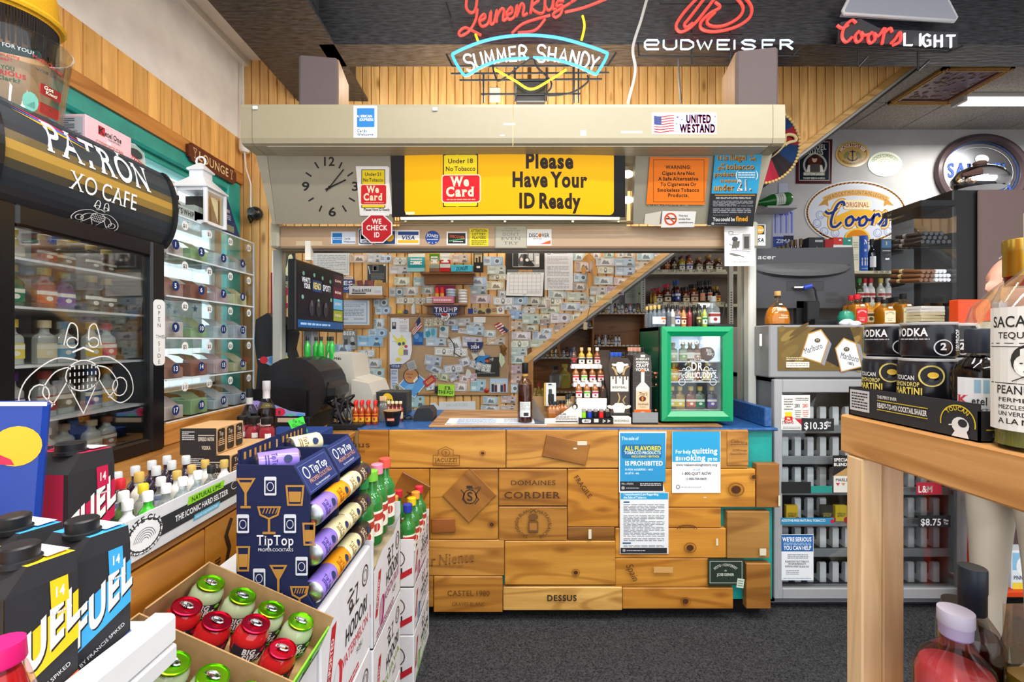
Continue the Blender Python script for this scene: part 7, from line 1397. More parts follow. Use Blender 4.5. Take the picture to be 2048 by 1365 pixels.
# == left counter and window ledge
lc=empty('side_counter',(-1.4,1.0,0),label='low pine-clad side counter under the window',cat='counter')
def lp(m,n,mt='wood_y',o=None):m.v=[(p[0]+1.4,p[1]-1.0,p[2]) for p in m.v];return m.build(n,mt,lc,origin=o)
lp(MB().box(-2.17,-.83,-.6,2.34,0,.96,'8a5a28'),'carcass');lp(MB().bbox(-2.17,-.805,-.6,2.345,.96,.985,'b07c40',.004),'top')
y=-.6
for i,(z0,z1) in enumerate(((.02,.34),(.345,.66),(.665,.955))):
 y=-.6
 for L in((.9,.75,.5,.78),(.6,1.0,.45,.9),(1.1,.7,.42,.7))[i]:
  y1=min(y+L,2.33);lp(MB().bbox(-.832,-.808,y+.002,y1-.002,z0,z1,jit('c58428',.07),.003),'plank',o=(.6,(y+y1)/2-1,(z0+z1)/2));y=y1
a=Art(False);a.text('BERTANI',1.26,.8,.022,'2a1a10',w=.11,b=1,rot=90,sf=True);a.line([(1.285,.82),(1.3,.86),(1.285,.9),(1.31,.94)],.016,'2a1a10');m=a.emit(MB(),frame_fn((-.8075,0,0),(0,1,0),(0,0,1)));lp(m,'lettering','paper')
lp(MB().bbox(-2.1,-1.53,2.0,2.78,.985,1.08,'c48a46',.004),'ledge')
PX,PZ,PY,DY,DZ=-1.55,1.081,2.04,.174,.191
e=empty('ticket_dispenser',(PX,PY,PZ),label='clear acrylic lottery ticket dispenser with numbered bins by the window',cat='dispenser')
MB().box(-.004,0,0,4*DY,0,5*DZ,'ffffff').build('front_pane','pane',e)
for r in range(6):MB().box(-.25,-.004,0,4*DY,r*DZ-.002,r*DZ+.002,'cfe0ea').build('shelf','pane',e);MB().box(-.006,.0008,0,4*DY,r*DZ-.0035,r*DZ+.0035,'dfeaf0').build('shelf_edge','plastic',e)
for c in range(5):MB().box(-.25,-.006,c*DY-.002,c*DY+.002,0,5*DZ,'dfe8ee').build('divider','pane',e)
MB().box(-.004,.001,4*DY-.006,4*DY,0,5*DZ,'b8d0e4').build('edge_strip','plastic',e)
PRI='$1 $1 $30 $30 $2 $2 $5 $50 $2 $2 $5 $5 $5 $5 $20 $20 $10 $10 $10 $10'.split()
for i in range(20):
 r,c=4-i//4,i%4
 for nm,yy,zz,R,bg,fg,t in(('number_disc',c*DY+.055,r*DZ+.05,.0235,'14306a','f2f4f8',str(i+1)),('price_disc',c*DY+.115,r*DZ+.152,.0215,'eef0f0','222428',PRI[i])):
  a=Art(False);a.ell(yy,zz,R,R,bg,20);a.text(t,yy,zz-.01,.021 if nm[0]=='n' else .017,fg,w=None if len(t)<3 else .031,b=1);a.emit(MB(),frame_fn((.0012,0,0),(0,1,0),(0,0,1))).build(nm,'paper',e)
for i in range(20):
 r,c=4-i//4,i%4;cl=['d8ccc8','a8705e','ccd8de','dcd6a8','b88a7c','a4c490','d8b8be','c8ced8'][(i*5)%8]
 m=MB().bbox(-.2,-.03,-.06,.06,0,.05+.012*(i%3),cl,.003).add([(-.03,-.05,.05),(-.03,.05,.05),(-.1,.05,.1),(-.16,.05,.11),(-.16,-.05,.11),(-.1,-.05,.1)],[(0,1,2,5),(5,2,3,4)],mixc(cl,'8a5a50',.35));ob=m.build('ticket_pack','card',None,f'folded scratch ticket pack, {ORD[c]} along {["bottom", "second", "middle", "fourth", "top"][r]} row of bins','tickets','ticket packs in the dispenser',origin=(0,0,0));ob.location=(PX,PY+(c+.5)*DY,PZ+r*DZ+.003)
FX,F0,F1,FZ=-1.5,1.31,1.97,.986
e=empty('drinks_fridge',(FX,F0,FZ),label='black counter-top drinks fridge with curved Patron header',cat='fridge');L=F1-F0
m=MB().box(-.58,-.04,0,.02,0,1.19,'17181a').box(-.58,-.04,L-.02,L,0,1.19,'17181a').box(-.58,-.56,0,L,0,1.19,'9aa0a4').box(-.58,-.04,0,L,1.16,1.19,'17181a').box(-.58,-.04,0,L,0,.03,'17181a');m.build('body','plastic',e)
DH=.885
for(y0,y1,z0,z1) in((0,.07,.0,DH),(L-.075,L,0,DH),(.07,L-.075,0,.06),(.07,L-.075,DH-.07,DH)):MB().bbox(-.04,.0,y0,y1,z0,z1,'141416',.008).build('door_frame','glossy',e)
dpn=MB().box(-.022,-.018,.07,L-.075,.06,DH-.07,'ffffff').build('pane','glass',e)
for z in(.2,.385,.575,.73):MB().box(-.52,-.06,.03,L-.03,z-.008,z,'dfe2e4').build('shelf','painted_metal',e)
NA=14;ARC=[]
for i in range(NA+1):t=math.radians(-62+124*i/NA);ARC.append((-.07+.1*math.cos(t),1.03+.185*math.sin(t)))
def hdr(u,v,d):
 k=max(0,min(1,v))*NA;i=min(NA-1,int(k));f_=k-i;x=ARC[i][0]*(1-f_)+ARC[i+1][0]*f_;z=ARC[i][1]*(1-f_)+ARC[i+1][1]*f_
 t=math.radians(-62+124*v);return(x+math.cos(t)*d,u,z+math.sin(t)*d)
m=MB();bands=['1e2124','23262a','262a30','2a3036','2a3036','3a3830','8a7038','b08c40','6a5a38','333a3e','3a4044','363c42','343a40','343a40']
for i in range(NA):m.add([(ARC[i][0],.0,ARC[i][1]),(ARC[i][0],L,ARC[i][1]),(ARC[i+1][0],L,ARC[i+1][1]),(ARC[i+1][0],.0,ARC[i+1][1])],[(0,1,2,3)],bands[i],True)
hpn=m.build('header_panel','glossy',e)
for y0,y1 in((-.035,0),(L,L+.02)):MB().prism([(x+.012,z) for x,z in ARC]+[(-.2,1.2),(-.2,.86)],0,1,'y','1b1d20').xf(Matrix.Translation((0,y0,0)) @ Matrix.Diagonal((1,y1-y0,1,1))).build('header_cap','glossy',e)
a=Art(False)
def vt(t,y,v,h,w,**k):
 V,Fc,W_=layout(t,k.get('b',0),True);a.raw([(y+(p[0]-W_/2)*w/W_,v+p[1]*h) for p in V],Fc,k.get('c','e6eaec'),a.l+.6)
vt('PATRÓN',.34,.60,.27,.42,b=.6);vt('XO CAFE',.34,.36,.15,.27)
def bee(a,cx,cy,s_,sv,w):
 P=lambda pts:[(cx+x*s_,cy+y*sv) for x,y in pts]
 for q in(-1,1):
  a.line(P([(v.x*q,v.y) for v in bez([(.1,.2,0),(.5,.25,0),(.95,-.1,0),(1.05,-.55,0),(.8,-.75,0),(.55,-.6,0),(.3,-.2,0)],5)]),w,'e2e6e8');a.line(P([(v.x*q,v.y) for v in bez([(.15,.1,0),(.5,0,0),(.7,-.35,0),(.5,-.6,0)],5)]),w,'e2e6e8')
  a.line(P([(v.x*q,v.y) for v in bez([(.1,.55,0),(.12,.85,0),(.25,.9,0),(.35,.5,0)],5)]),w,'e2e6e8');a.ring(cx+q*.2*s_,cy+.55*sv,.1*s_,.1*sv,w,'e2e6e8',12);a.ring(cx+q*.75*s_,cy-.4*sv,.16*s_,.2*sv,w,'e2e6e8',12)
 a.ring(cx,cy-.1*sv,.32*s_,.3*sv,w,'e2e6e8',18);a.line(P([(-.3,-.2),(0,-.85),(.3,-.2)]),w,'e2e6e8');a.line(P([(-.2,.36),(0,.45),(.2,.36)]),w*1.5,'e2e6e8')
 for k in range(4):
  for j in range(7):a.line(P([(-.24+.08*j,.1-.13*k),(-.24+.08*j,.03-.13*k)]),w,'e2e6e8')
bee(a,.33,.19,.085,.16,.0035)
a.emit(MB(),hdr,base=.003).build('lettering','paper',hpn)
a=Art(False)
for i,c in enumerate(('c82850','4a6ac8','d8a820')):a.poly([(.05,.92-.03*i),(.16,.9-.03*i),(.3,.82-.03*i),(.18,.86-.03*i)],c)
a.emit(MB(),hdr,base=.001).build('colour_streak_print','paper',hpn)
a=Art(False);bee(a,.3,.36,.2,.18,.0042);a.emit(MB(),frame_fn((-.017,0,0),(0,1,0),(0,0,1))).build('door_print','paper',dpn)
a=Art(False);a.rr(L-.07,.36,L-.005,.64,.02,'e6e8ea')
for i,ch in enumerate('OPEN'):a.text(ch,L-.038,.6-.026*i,.017,'1a1a1c')
a.text('THIS',L-.032,.475,.015,'1a1a1c',w=.05)
for i,ch in enumerate('SIDE'):a.text(ch,L-.038,.445-.026*i,.017,'1a1a1c')
a.emit(MB(),frame_fn((.001,0,0),(0,1,0),(0,0,1))).build('paper_tag','paper',e)
k=0
for z,H,cols in((.03,.13,['c8b8a0','a86a50','d8d0c0','b8a890']),(.2,.16,['d8a028','5a2a90','a83020','8a7a60','2a5a98']),(.385,.15,['d04060','e0c850','e8d8b0','6aa0c0','d8b040']),(.575,.14,['d8b040','1f7a58','c04a28','6a2a98','3a2a20','4a3020']),(.73,.1,['5a3020','e8e0d0','a02828','6a5038','3a3028'])):
 n=6
 for i in range(n):
  c=cols[i%len(cols)];bottle((FX-.12-.02*(i%2),F0+.09+.088*i,FZ+z+.001),H,.032,mixc(c,'5a4a3a',.5) if z>.5 else 'b8bcb8','c8b060' if z>.5 else c,c,f'bottle in the drinks fridge, {ORD[i]} from the near hinge on shelf {ORD[k]} from bottom','bottles in the drinks fridge','flask','ece6d8',rz=math.pi/2)
 k+=1
area('fridge_lamp',(FX-.25,F0+.33,FZ+1.14),(0,0,0),.3,.5,2.2,(1,.97,.9))
ZF=FZ+1.191
e=empty('plastic_bucket',(-1.62,1.5,ZF),label='clear plastic bucket printed with christmas film sayings',cat='bucket');MB().lathe([(.095,0),(.1,.004),(.125,.245),(.129,.25),(.125,.25),(.12,.24),(.096,.006)],28,'eaf0f2').build('wall','tinted_glass',e)
a=Art(False);a.rr(-.1,.17,.06,.2,.012,'2f4a44');a.text('EGGNOG FOR YOU?',-.02,.18,.011,'e8e8e8',w=.13,b=1);a.text('The gift that keeps on giving',-.05,.152,.009,'b02a38',w=.13,b=1);a.text('the whole year!',-.05,.139,.009,'b02a38',w=.1,b=1);a.text('YOU',-.01,.112,.012,'3a5a4a',w=.03,b=2);a.text('SERIOUS',-.01,.096,.013,'b83038',w=.08,b=2);a.text('Clark?',-.01,.08,.012,'3a5a4a',w=.055,b=2);a.ell(-.09,.09,.025,.035,'3a3a36',9);a.text('Merry Christmas',.085,.165,.011,'b83038',w=.09,b=1.5,rot=-10);a.text('was full',.08,.138,.011,'4a4a48',w=.06,b=1.5);a.rr(.06,.07,.13,.105,.006,'b8342c');a.text('Got',.085,.09,.011,'f0ead8',b=1);a.text('Knot?',.095,.077,.01,'f0ead8',b=1);a.rr(.06,.01,.13,.045,.006,'b8342c');a.ell(.04,.035,.02,.03,'6ab0a0',12)
a.emit(MB(),lambda u,v,d:((.099+.1*v+d)*math.cos(-.9+u/.11),(.099+.1*v+d)*math.sin(-.9+u/.11),v)).build('print','paper',e)
e=empty('fringed_hat',(-1.86,1.68,ZF+.45),label='yellow straw hat with hanging black fringe on a tan pot',cat='hat');MB().lathe([(.135,0),(.14,.01),(.13,.13),(.11,.2)],28,'d8a418').build('hat_body','fabric',e);MB().tube([(.145*math.cos(i*.3142),.145*math.sin(i*.3142),.02) for i in range(20)],.012,6,'e0b020',closed=True).build('hat_brim','fabric',e)
m=MB()
for i in range(110):t=2*math.pi*i/110;m.tube([(.132*math.cos(t),.132*math.sin(t),.0),(.13*math.cos(t)+random.uniform(-.004,.004),.13*math.sin(t),-.11-random.uniform(0,.03))],.0038,4,'201a18')
tag(m.build('fringe','fabric',e),kind='stuff');MB().lathe([(.08,-.45),(.1,-.43),(.115,-.15),(.08,0)],20,'c99a6a').build('tan_pot','plastic',e)
e=empty('cocktail_carton',(-1.56,1.665,ZF),label='pink Ketel One cosmopolitan carton on the drinks fridge',cat='carton');MB().bbox(-.11,0,0,.2,0,.105,'e2b9c0',.002).build('box','card',e)
a=Art(False);a.rect(.05,.055,.078,.088,'b82838');a.text('K',.064,.06,.024,'1a1a1c',b=1,sf=True);a.text('etel One',.115,.06,.019,'1a1a1c',w=.075,b=1,sf=True);a.text('COCKTAILS',.12,.049,.006,'3a2a2c',w=.055,sf=True);a.text('COSMOPOLITAN',.1,.018,.013,'b8623c',w=.12);a.rect(.085,.03,.105,.042,'ead8dc');a.emit(MB(),frame_fn((.0005,0,0),(0,1,0),(0,0,1))).build('print','paper',e)
a=Art(False);a.rect(-.1,.01,-.01,.095,'a9acb4');a.greek(-.095,.05,-.04,.09,6,'3a3c42',words=False);a.greek(-.06,.015,-.015,.045,4,'4a4c52');a.emit(MB(),frame_fn((0,-.0005,0),(1,0,0),(0,0,1))).build('side_print','paper',e)
e=empty('display_carton',(-1.57,2.05,PZ+5*DZ+.003),label="grey-green Hanky's Whip carton on top of the ticket dispenser",cat='carton');m=MB().box(-.1,0,0,.003,0,.07,'8a948e').box(-.004,0,0,.26,0,.055,'a9b4ae').box(-.1,-.096,0,.26,0,.08,'8a948e').box(-.1,0,.2,.26,0,.085,'9aa6a0').box(-.1,0,0,.26,0,.003,'8a948e');m.build('tray','card',e);a=Art(False);a.text("HANKY'S WHIP",.1,.018,.026,'22282a',w=.19,b=1);a.emit(MB(),frame_fn((.0005,0,0),(0,1,0),(0,0,1))).build('print','paper',e)
for i in range(4):bottle((-1.62,2.075+.04*i,PZ+5*DZ+.007),.13-.02*(i//2),.02,'c8781c' if i<1 else '4a1c10','16161a','c8a878' if i else 'e8a040',f"black-capped liqueur miniature, {ORD[i]} in the Hanky's Whip carton","miniatures in the Hanky's Whip carton",'round','6a3018',rz=math.pi/2)
bottle((-1.66,1.93,ZF),.115,.025,'c88a2c','1a1a1c',None,"clear-necked liqueur bottle between fridge header and Hanky's Whip carton",None,'round')
a=Art(False);a.ell(.05,.075,.05,.03,'9ab0a8');a.ell(.055,.07,.035,.02,'3a4040');a.poly([(0,.05),(.11,.02),(.115,.035),(.0,.068)],'b82028');a.text("HANKY'S WHIP",.055,.034,.013,'f2e8e0',w=.1,b=1,rot=-15);m=MB().prism([(0,0),(.1,0),(.11,.03),(.1,.09),(.05,.11),(0,.1)],-.004,.0,'x','b9c4be');a.emit(m,frame_fn((0,0,0),(0,1,0),(0,0,1)));ob=m.build('topper_card','card',None,"die-cut Hanky's Whip topper card behind the Ketel One carton",'sign',origin=(0,0,0));ob.location=(-1.6,1.88,ZF)
e=empty('metal_lantern',(-1.6,2.34,PZ+5*DZ+.003),label='white metal lantern with peaked roof on the ticket dispenser',cat='lantern');w=.075;WH='e4e6ea'
for sx in(-1,1):
 for sy in(-1,1):MB().bbox(sx*w-.008,sx*w+.008,sy*w-.008,sy*w+.008,0,.18,WH,.002).build('post','painted_metal',e)
for z in(0,.165):MB().box(-w,w,-w,w,z,z+.015,WH).build('plate','painted_metal',e)
MB().lathe([(.125,.18),(.125,.186),(.05,.245),(.05,.28),(.062,.28),(.062,.287),(.01,.325)],4,WH,M=Matrix.Rotation(math.pi/4,4,'Z'),sm=False).build('roof','painted_metal',e);MB().tube([(.024*math.cos(i*.6283),0,.335+.024*math.sin(i*.6283)) for i in range(10)],.005,6,WH,closed=True).build('ring','painted_metal',e)
MB().box(w-.002,w,-w,w,.015,.165,'ffffff').build('pane','pane',e);m=MB().box(-w+.01,w-.02,-.02,w-.01,.016,.15,'2a2622');Art(False).poly([(-.01,.15),(.05,.15),(.05,.03)],'d8cfa8').emit(m,frame_fn((w-.02,0,0),(0,1,0),(0,0,1)));m.build('inner_box','card',e)
m=MB().prism([(0,0),(.16,0),(.04,.2),(0,.2)],-.004,0,'x','22386c');a=Art(False);a.text('JOIN',.035,.12,.018,'e8eaf0',w=.05,b=1);a.greek(.01,.08,.07,.11,3,'c8d0e4');a.rect(.02,.02,.1,.055,'8a927a');a.emit(m,frame_fn((0,0,0),(0,1,0),(0,0,1)));ob=m.build('tent_card','card',None,'navy slant-cut card standing beside the white lantern','card',origin=(0,0,0));ob.location=(-1.57,2.47,PZ+5*DZ+.003)
e=empty('lounge_sign',(XL+.025,3.02,2.66),label='brown carved wooden sign reading LOUNGE over the window',cat='sign');m=MB().prism([(0,.02),(.02,.02),(.03,0),(.49,0),(.5,.02),(.52,.02),(.52,.1),(.5,.1),(.49,.12),(.03,.12),(.02,.1),(0,.1)],0,.02,'x','5a2418');m.build('plank','painted_metal',e);a=Art(False);a.text('LOUNGE',.26,.03,.06,'e8cf9a',w=.33,b=.6,sf=True)
for x in(.06,.46):a.line([(x-.016,.095),(x,.06),(x+.016,.095)],.004,'e8cf9a',True);a.line([(x,.06),(x,.03)],.004,'e8cf9a');a.line([(x-.012,.03),(x+.012,.03)],.004,'e8cf9a')
a.emit(MB(),frame_fn((.0205,0,0),(0,1,0),(0,0,1))).build('lettering','paper',e)
e=empty('wall_sensor',at(489,305,3.62),label='white motion sensor with cable in the wall corner',cat='sensor');MB().lathe([(.03,0),(.04,.02),(.04,.09),(.03,.11)],14,'e2e0dc').build('housing','plastic',e);MB().tube([(.0,0,0),(.01,0,-.12),(.05,0,-.25),(.05,.0,-.42),(.07,0,-.52)],.006,6,'e2e0dc').build('cable','plastic',e);MB().tube([(-.01,0,.1),(-.01,0,.72)],.006,6,'e2e0dc').build('conduit','plastic',e)
e=empty('dome_camera',at(511,427,3.645),label='small black dome security camera on the wall by the canopy',cat='camera');MB().sphere((0,0,0),.055,'1c1e22',16,10).build('dome','glossy',e);MB().lathe([(.03,0),(.03,.03),(.014,.032),(.014,.036)],14,'3a3c42',(0,-.04,0),Matrix.Rotation(math.pi/2,4,'X')).build('lens','glossy',e);MB().tube([(-.05,.02,.02),(-.07,.02,-.02),(-.05,.02,-.07),(-.03,.02,-.04)],.007,6,'1a1a1c').build('cable','plastic',e)
ZS=.986
e=empty('seltzer_tray',(-.8,.94,ZS),label='white hard seltzer cardboard tray along the side counter edge',cat='tray');MB().box(-.004,0,0,.4,-.004,.088,'dadcdf').build('front_panel','card',e);MB().box(-.3,-.004,0,.4,-.0005,.002,'b8a080').box(-.3,0,.397,.4,0,.06,'d0d2d4').box(-.3,0,0,.003,0,.06,'d0d2d4').build('base','card',e)
a=Art(False);a.poly([(.09,.02),(.395,.02),(.395,.062),(.09,.062)],'2a2c30');a.poly([(.18,.058),(.32,.058),(.325,.078),(.185,.078)],'8fd82c');a.text('NATURAL LIME',.252,.062,.0115,'1a2a0a',w=.115,b=1);a.text('THE ICONIC HARD SELTZER',.24,.034,.0135,'eef0f2',w=.2,b=1.3);a.poly([(.2,.012),(.3,.012),(.305,.026),(.205,.026)],'58b4dc');a.text('UNIQUELY COLD WAVE FILTERED',.252,.0155,.006,'eaf4fa',w=.09,b=1);a.ell(.05,.042,.05,.038,'eef0f2',28);a.ring(.05,.042,.044,.033,.003,'3a3c40',28);a.arc('WHITE CLAW',.05,.042,.047,.035,-95,95,.012,'2a2c30',b=1.5);a.arc('HARD SELTZER',.05,.042,.047,.035,262,98,.009,'2a2c30',b=1.2,flip=True)
for i in range(5):a.ring(.05,.028,.03-.005*i,.028-.005*i,.0016,'5a5c60',14,10,170)
a.ring(.37,.05,.015,.011,.002,'d8dadc',16);a.emit(MB(),frame_fn((.0005,0,0),(0,1,0),(0,0,1))).build('print','paper',e)
RW=[(-.83,[('f0f0f2','f2f2f2','l'),('3ab828','f0f2f2','l'),('e6ecec','f0f2f2','g'),('dceaf0','f2f4f4','g'),('dceaf0','f2f4f4','g'),('c8ccd0','1e2022','g'),('e6e6e4','c8a858','l')]),(-.885,[('ecece4','e0c020','g'),('8ab858','f0f2f2','g'),('d8dcd8','e0c828','g'),('d0d4d4','d8dadc','g'),('e2e2dc','c8a858','l'),('e2e2dc','c8a858','l'),('d8d4c8','c8a858','l')]),(-.94,[('ecece4','e0c020','g'),('e8e6dc','c01c28','g'),('d8dcd8','c82030','g'),('e0ddd4','c8a858','l'),('2a1a30','c8ccd0','l'),('2a1a30','c8ccd0','l'),('2a1a30','c8ccd0','l')]),(-.995,[('e8e6dc','c01c28','g'),('d8dcd8','d8dadc','g'),('ecece4','e0c020','g'),('2a1a30','c8ccd0','l'),('2a1a30','c8ccd0','l'),('2a1a30','c8ccd0','l'),('2a1a30','c8ccd0','l')])]
for r,(X,cs) in enumerate(RW):
 for i,(b,c,mt) in enumerate(cs):bottle((X+(.0 if i else 0),.982+.055*i,ZS+.003),.118+.012*(r//2),.0185,b,c,['d8e4ee',None,None][(i+r)%3] if mt=='l' else None,f'miniature bottle, {ORD[i]} along the {["front", "second", "third", "back"][r]} row of the seltzer tray','miniatures in the seltzer tray','round','3a5aa8',.3,'liquid' if mt=='l' else 'tinted_glass',rz=math.pi/2)
def ttbox(loc,w,d,h,label):
 e=empty('cocktail_carton',loc,label=label,cat='carton',group='espresso martini cartons');MB().bbox(0,w,0,d,0,h,'c8a070',.002).build('box','card',e)
 a=Art(False);a.rect(0,0,w,h,'26262a');a.greek(w*.06,h*.55,w*.4,h*.9,5,'c8ccd0');a.rect(w*.5,h*.72,w*.95,h*.75,'d8d0c0');a.text('ESPRESSO MARTINI',w*.72,h*.52,h*.14,'e0d8c8',w=w*.44,b=1);a.text('VODKA',w*.72,h*.2,h*.14,'e0d8c8',w=w*.24,b=1);a.emit(MB(),frame_fn((0,-.0005,0),(1,0,0),(0,0,1))).build('end_print','paper',e)
 a=Art(False)
 for k in range(3):a.rr(d*(.03+.33*k),h*.06,d*(.29+.33*k),h*.94,h*.1,'2e2620');a.greek(d*(.06+.33*k),h*.3,d*(.26+.33*k),h*.6,4,'d8b890',al='c');a.text('Top',d*(.16+.33*k),h*.68,h*.16,'e8dcc8',w=d*.14,sf=True)
 a.emit(MB(),frame_fn((w+.0005,0,0),(0,1,0),(0,0,1))).build('side_print','paper',e)
ttbox((-1.094,1.5,ZS+.088),.12,.15,.088,'upper espresso martini carton on the side counter');ttbox((-1.07,1.5,ZS),.14,.26,.087,'lower espresso martini carton on the side counter')
MB().bbox(-1.06,-.9,1.77,1.92,ZS,ZS+.05,'c09a6a',.002).build('flat_carton','card',None,'flat tan carton under the pink juice bottles','carton')
for i in range(3):
 a=Art(False);a.rect(.006,.03,.024,.05,'f0eeee',nx=2);cbottle('juice_bottle',(ax((486,508,534)[i],1.84-.02*i),1.84-.02*i,ZS+.052),[(.024,0),(.026,.004),(.026,.06),(.015,.08),(.015,.085)],'b84858',f'pink cocktail bottle with black cap, {ORD[i]} from the cartons',cap=[(.0215,.084,'17181a'),(.022,.086,'17181a'),(.022,.108,'17181a'),(.02,.11,'17181a')],fill=.85,lab=a,sq=5,n=16,glasscol='f0c8cc',group='pink cocktail bottles')
a=Art(False);a.rect(-.03,.02,.035,.13,'d8d9d8',nx=6);a.text('SKREW',.018,.09,.009,'3a3a3a',w=.03)
cbottle('wine_bottle',(ax(533,1.98),1.98,ZS),[(.034,0),(.037,.005),(.037,.165),(.028,.195),(.014,.215),(.0135,.225)],'2a1a14','dark whiskey bottle with long white capsule on the side counter',cap=[(.0145,.215,'d8d8da'),(.0145,.25,'d8d8da'),(.016,.252,'c0c2c6'),(.016,.29,'c8cace')],fill=.75,lab=a,glasscol='8a7a74')
cbottle('wine_bottle',(ax(499,2.05),2.05,ZS),[(.03,0),(.033,.005),(.033,.14),(.02,.17),(.0125,.18),(.0125,.19)],'140f0c','black bottle with ribbed black capsule by the dispenser',cap=[(.0135,.18,'c8cacc'),(.0135,.21,'c8cacc'),(.015,.211,'141416'),(.015,.25,'141416')],fill=.7,glasscol='4a4440')
e=empty('lottery_terminal',(-1.12,2.32,1.036),label='black lottery terminal with coloured ball graphics at the counter corner',cat='terminal')
PR=[(math.cos(math.radians(t))*.17,.16+math.sin(math.radians(t))*.17) for t in range(-70,200,15)]
MB().prism(PR+[(-.2,.1),(-.22,.02),(.05,.0)],-.0,.3,'y','1a1b1f').build('dome','glossy',e);MB().prism([(-.22,.03),(.08,.03),(.08,.16),(.02,.175),(-.12,.18),(-.22,.165)],-.02,0,'y','111216').build('front_cover','glossy',e);MB().bbox(-.24,.1,-.03,.3,-.05,.03,'141518',.004).build('base','plastic',e)
a=Art(False);a.poly([(-.2,.035),(.075,.035),(.075,.05),(0,.06),(-.1,.1),(-.2,.115)],'8a98c8');
for x,z,r,c,t in((-.17,.085,.028,'9a8ad0','5'),(-.12,.068,.034,'b8b040','18'),(-.055,.055,.03,'d02848','8'),(.0,.04,.022,'58b890',''),(.05,.04,.02,'4098d8','')):a.ell(x,z,r,min(r,z-.034) if z-r<.034 else r,c,18);a.text(t,x,z-.012,.018,'1a1a2a',b=1)
a.emit(MB(),frame_fn((0,-.0205,0),(1,0,0),(0,0,1))).build('ball_print','paper',e);MB().bbox(-.06,.07,-.032,-.03,.004,.026,'c8b096',.001).build('name_plate','plastic',e)
MB().bbox(.13,.2,.02,.28,.1,.2,'17181b',.03).build('paper_hood','glossy',e)
e=empty('play_station',(ax(548,2.75),2.75,1.0),label='black hooded keno play station with ball print behind the terminal',cat='terminal');MB().prism([(-.12,0),(.12,0),(.13,.25),(.08,.4),(.1,.5),(.05,.6),(0,.58),(-.04,.62),(-.11,.58),(-.12,.45),(-.1,.3)],0,.12,'y','1d1e21').build('hood','plastic',e);a=Art(False);a.poly([(-.1,.34),(.08,.38),(.09,.3),(.04,.27)],'8ab0d8')
for x,z,c in((-.06,.335,'c82838'),(-.01,.335,'4a90d0'),(.04,.32,'58b070'),(.065,.34,'d8c850')):a.ell(x,z,.025,.022,c,14)
a.emit(MB(),frame_fn((0,-.0005,0),(1,0,0),(0,0,1))).build('ball_print','paper',e)
e=empty('keno_monitor',(-1.237,2.6,0),math.radians(-5.4),'wall of dark keno results on a flat monitor facing the aisle','monitor');z0,z1=az(716,2.6)-.0,az(517,2.6);z0=az(716-55,2.6)
MB().bbox(-.05,.0,0,.6,z0,z1,'151619',.006).build('bezel','plastic',e);m=MB();a=Art(False);H_=z1-z0;a.rect(.02,z0+.02,.58,z1-.02,'14161e');a.rect(.44,z0+.075,.58,z1-.02,'1e2430')
for i,(c,t) in enumerate((('3a1828','GAME'),('5a1a30','0000'),('5aa0c8','JACKPOT'),('8a9a38','MEGA'))):h=(H_-.1)/4;zz=z1-.025-h*(i+1);a.rect(.445,zz,.575,zz+h-.006,c);a.text(t,.51,zz+h*.4,h*.2,'d8c8c0',w=.09,b=1)
a.rect(.02,z0+.02,.58,z0+.065,'1c4a80');a.greek(.05,z0+.03,.4,z0+.055,1,'8ab0d8');a.text("WHAT'S",.11,z0+.29,.028,'dfe6f0',w=.09,b=1.5);a.text('YOUR',.12,z0+.255,.028,'dfe6f0',w=.07,b=1.5);a.rect(.18,z0+.245,.29,z0+.315,'26406a');a.text('KENO',.235,z0+.262,.038,'e8d878',w=.09,b=1.2);a.text('SPOT?',.355,z0+.262,.036,'dfe6f0',w=.1,b=1.5)
for x,zz in((.08,.34),(.2,.345),(.3,.34),(.4,.33),(.07,.2),(.25,.19),(.41,.21)):a.ell(x,z0+zz,.013,.013,'6a9a88',12)
for x in(.17,.25,.34):a.ell(x,z0+.14,.03,.05,'2a2c34',12);a.ell(x,z0+.17,.014,.02,'4a4648',10)
a.emit(m,frame_fn((.0005,0,0),(0,1,0),(0,0,1)));m.build('display','screen',e);MB().bbox(-.1,-.04,.25,.33,1.0,z0+.25,'8d9298',.006).build('stand','painted_metal',e);MB().bbox(-.14,.02,.2,.38,1.0,1.02,'6a6e74',.004).build('stand_base','painted_metal',e)
e=empty('nip_shelf',(ax(612,2.8),2.8,0),label='grey bracket shelf under the keno monitor holding green nips',cat='shelf');MB().bbox(-.17,.2,-.08,.06,az(726,2.8),az(719,2.8),'9aa0a2',.004).bbox(.02,.14,-.06,.04,az(736,2.8),az(726,2.8),'2a2c30',.004).build('board','painted_metal',e)
MB().box(-.03,.03,-.02,.03,1.0,az(726,2.8),'3a3c40').build('leg','plastic',e)
for i,px in enumerate((615,628,642,653,664)):bottle((ax(px,2.76),2.76+.03*(i%2),az(719,2.8)+.001),.14,.0175,'2ab03c','18191b',None,f'green nip bottle with black cap below the keno monitor, {ORD[i]} from its stand','green nips below the keno monitor','round',None,.3)
for px in(577,578):MB().box(ax(px-7,3.69),ax(px+6,3.69),3.69,3.7,az(590 if px==577 else 616,3.69),az(576 if px==577 else 606,3.69),'a81c28').build('red_tag','card',None,f'small {["upper", "lower"][px == 578]} red tag on the wall left of the keno monitor','tag')
a=Art();a.ell(578,530,7,22,'e8e4b0',rot=10);a.ell(572,520,4,18,'4a4a3c',rot=8);a.text('MAGIC',572,568,5,'e0d8a0',w=16,b=1);a.text('FOOT',573,575,5,'e0d8a0',w=14,b=1);sheet('window_poster',558,500,590,580,YW-.002,'20242c',a,'dark poster behind the canopy post near the corner','poster')
MB().bbox(ax(541,3.68),ax(549,3.68),3.68,3.7,az(640,3.68),az(545,3.68),'a82028',.003).build('pennant','fabric',None,'narrow red pennant hanging beside the canopy post','flag')
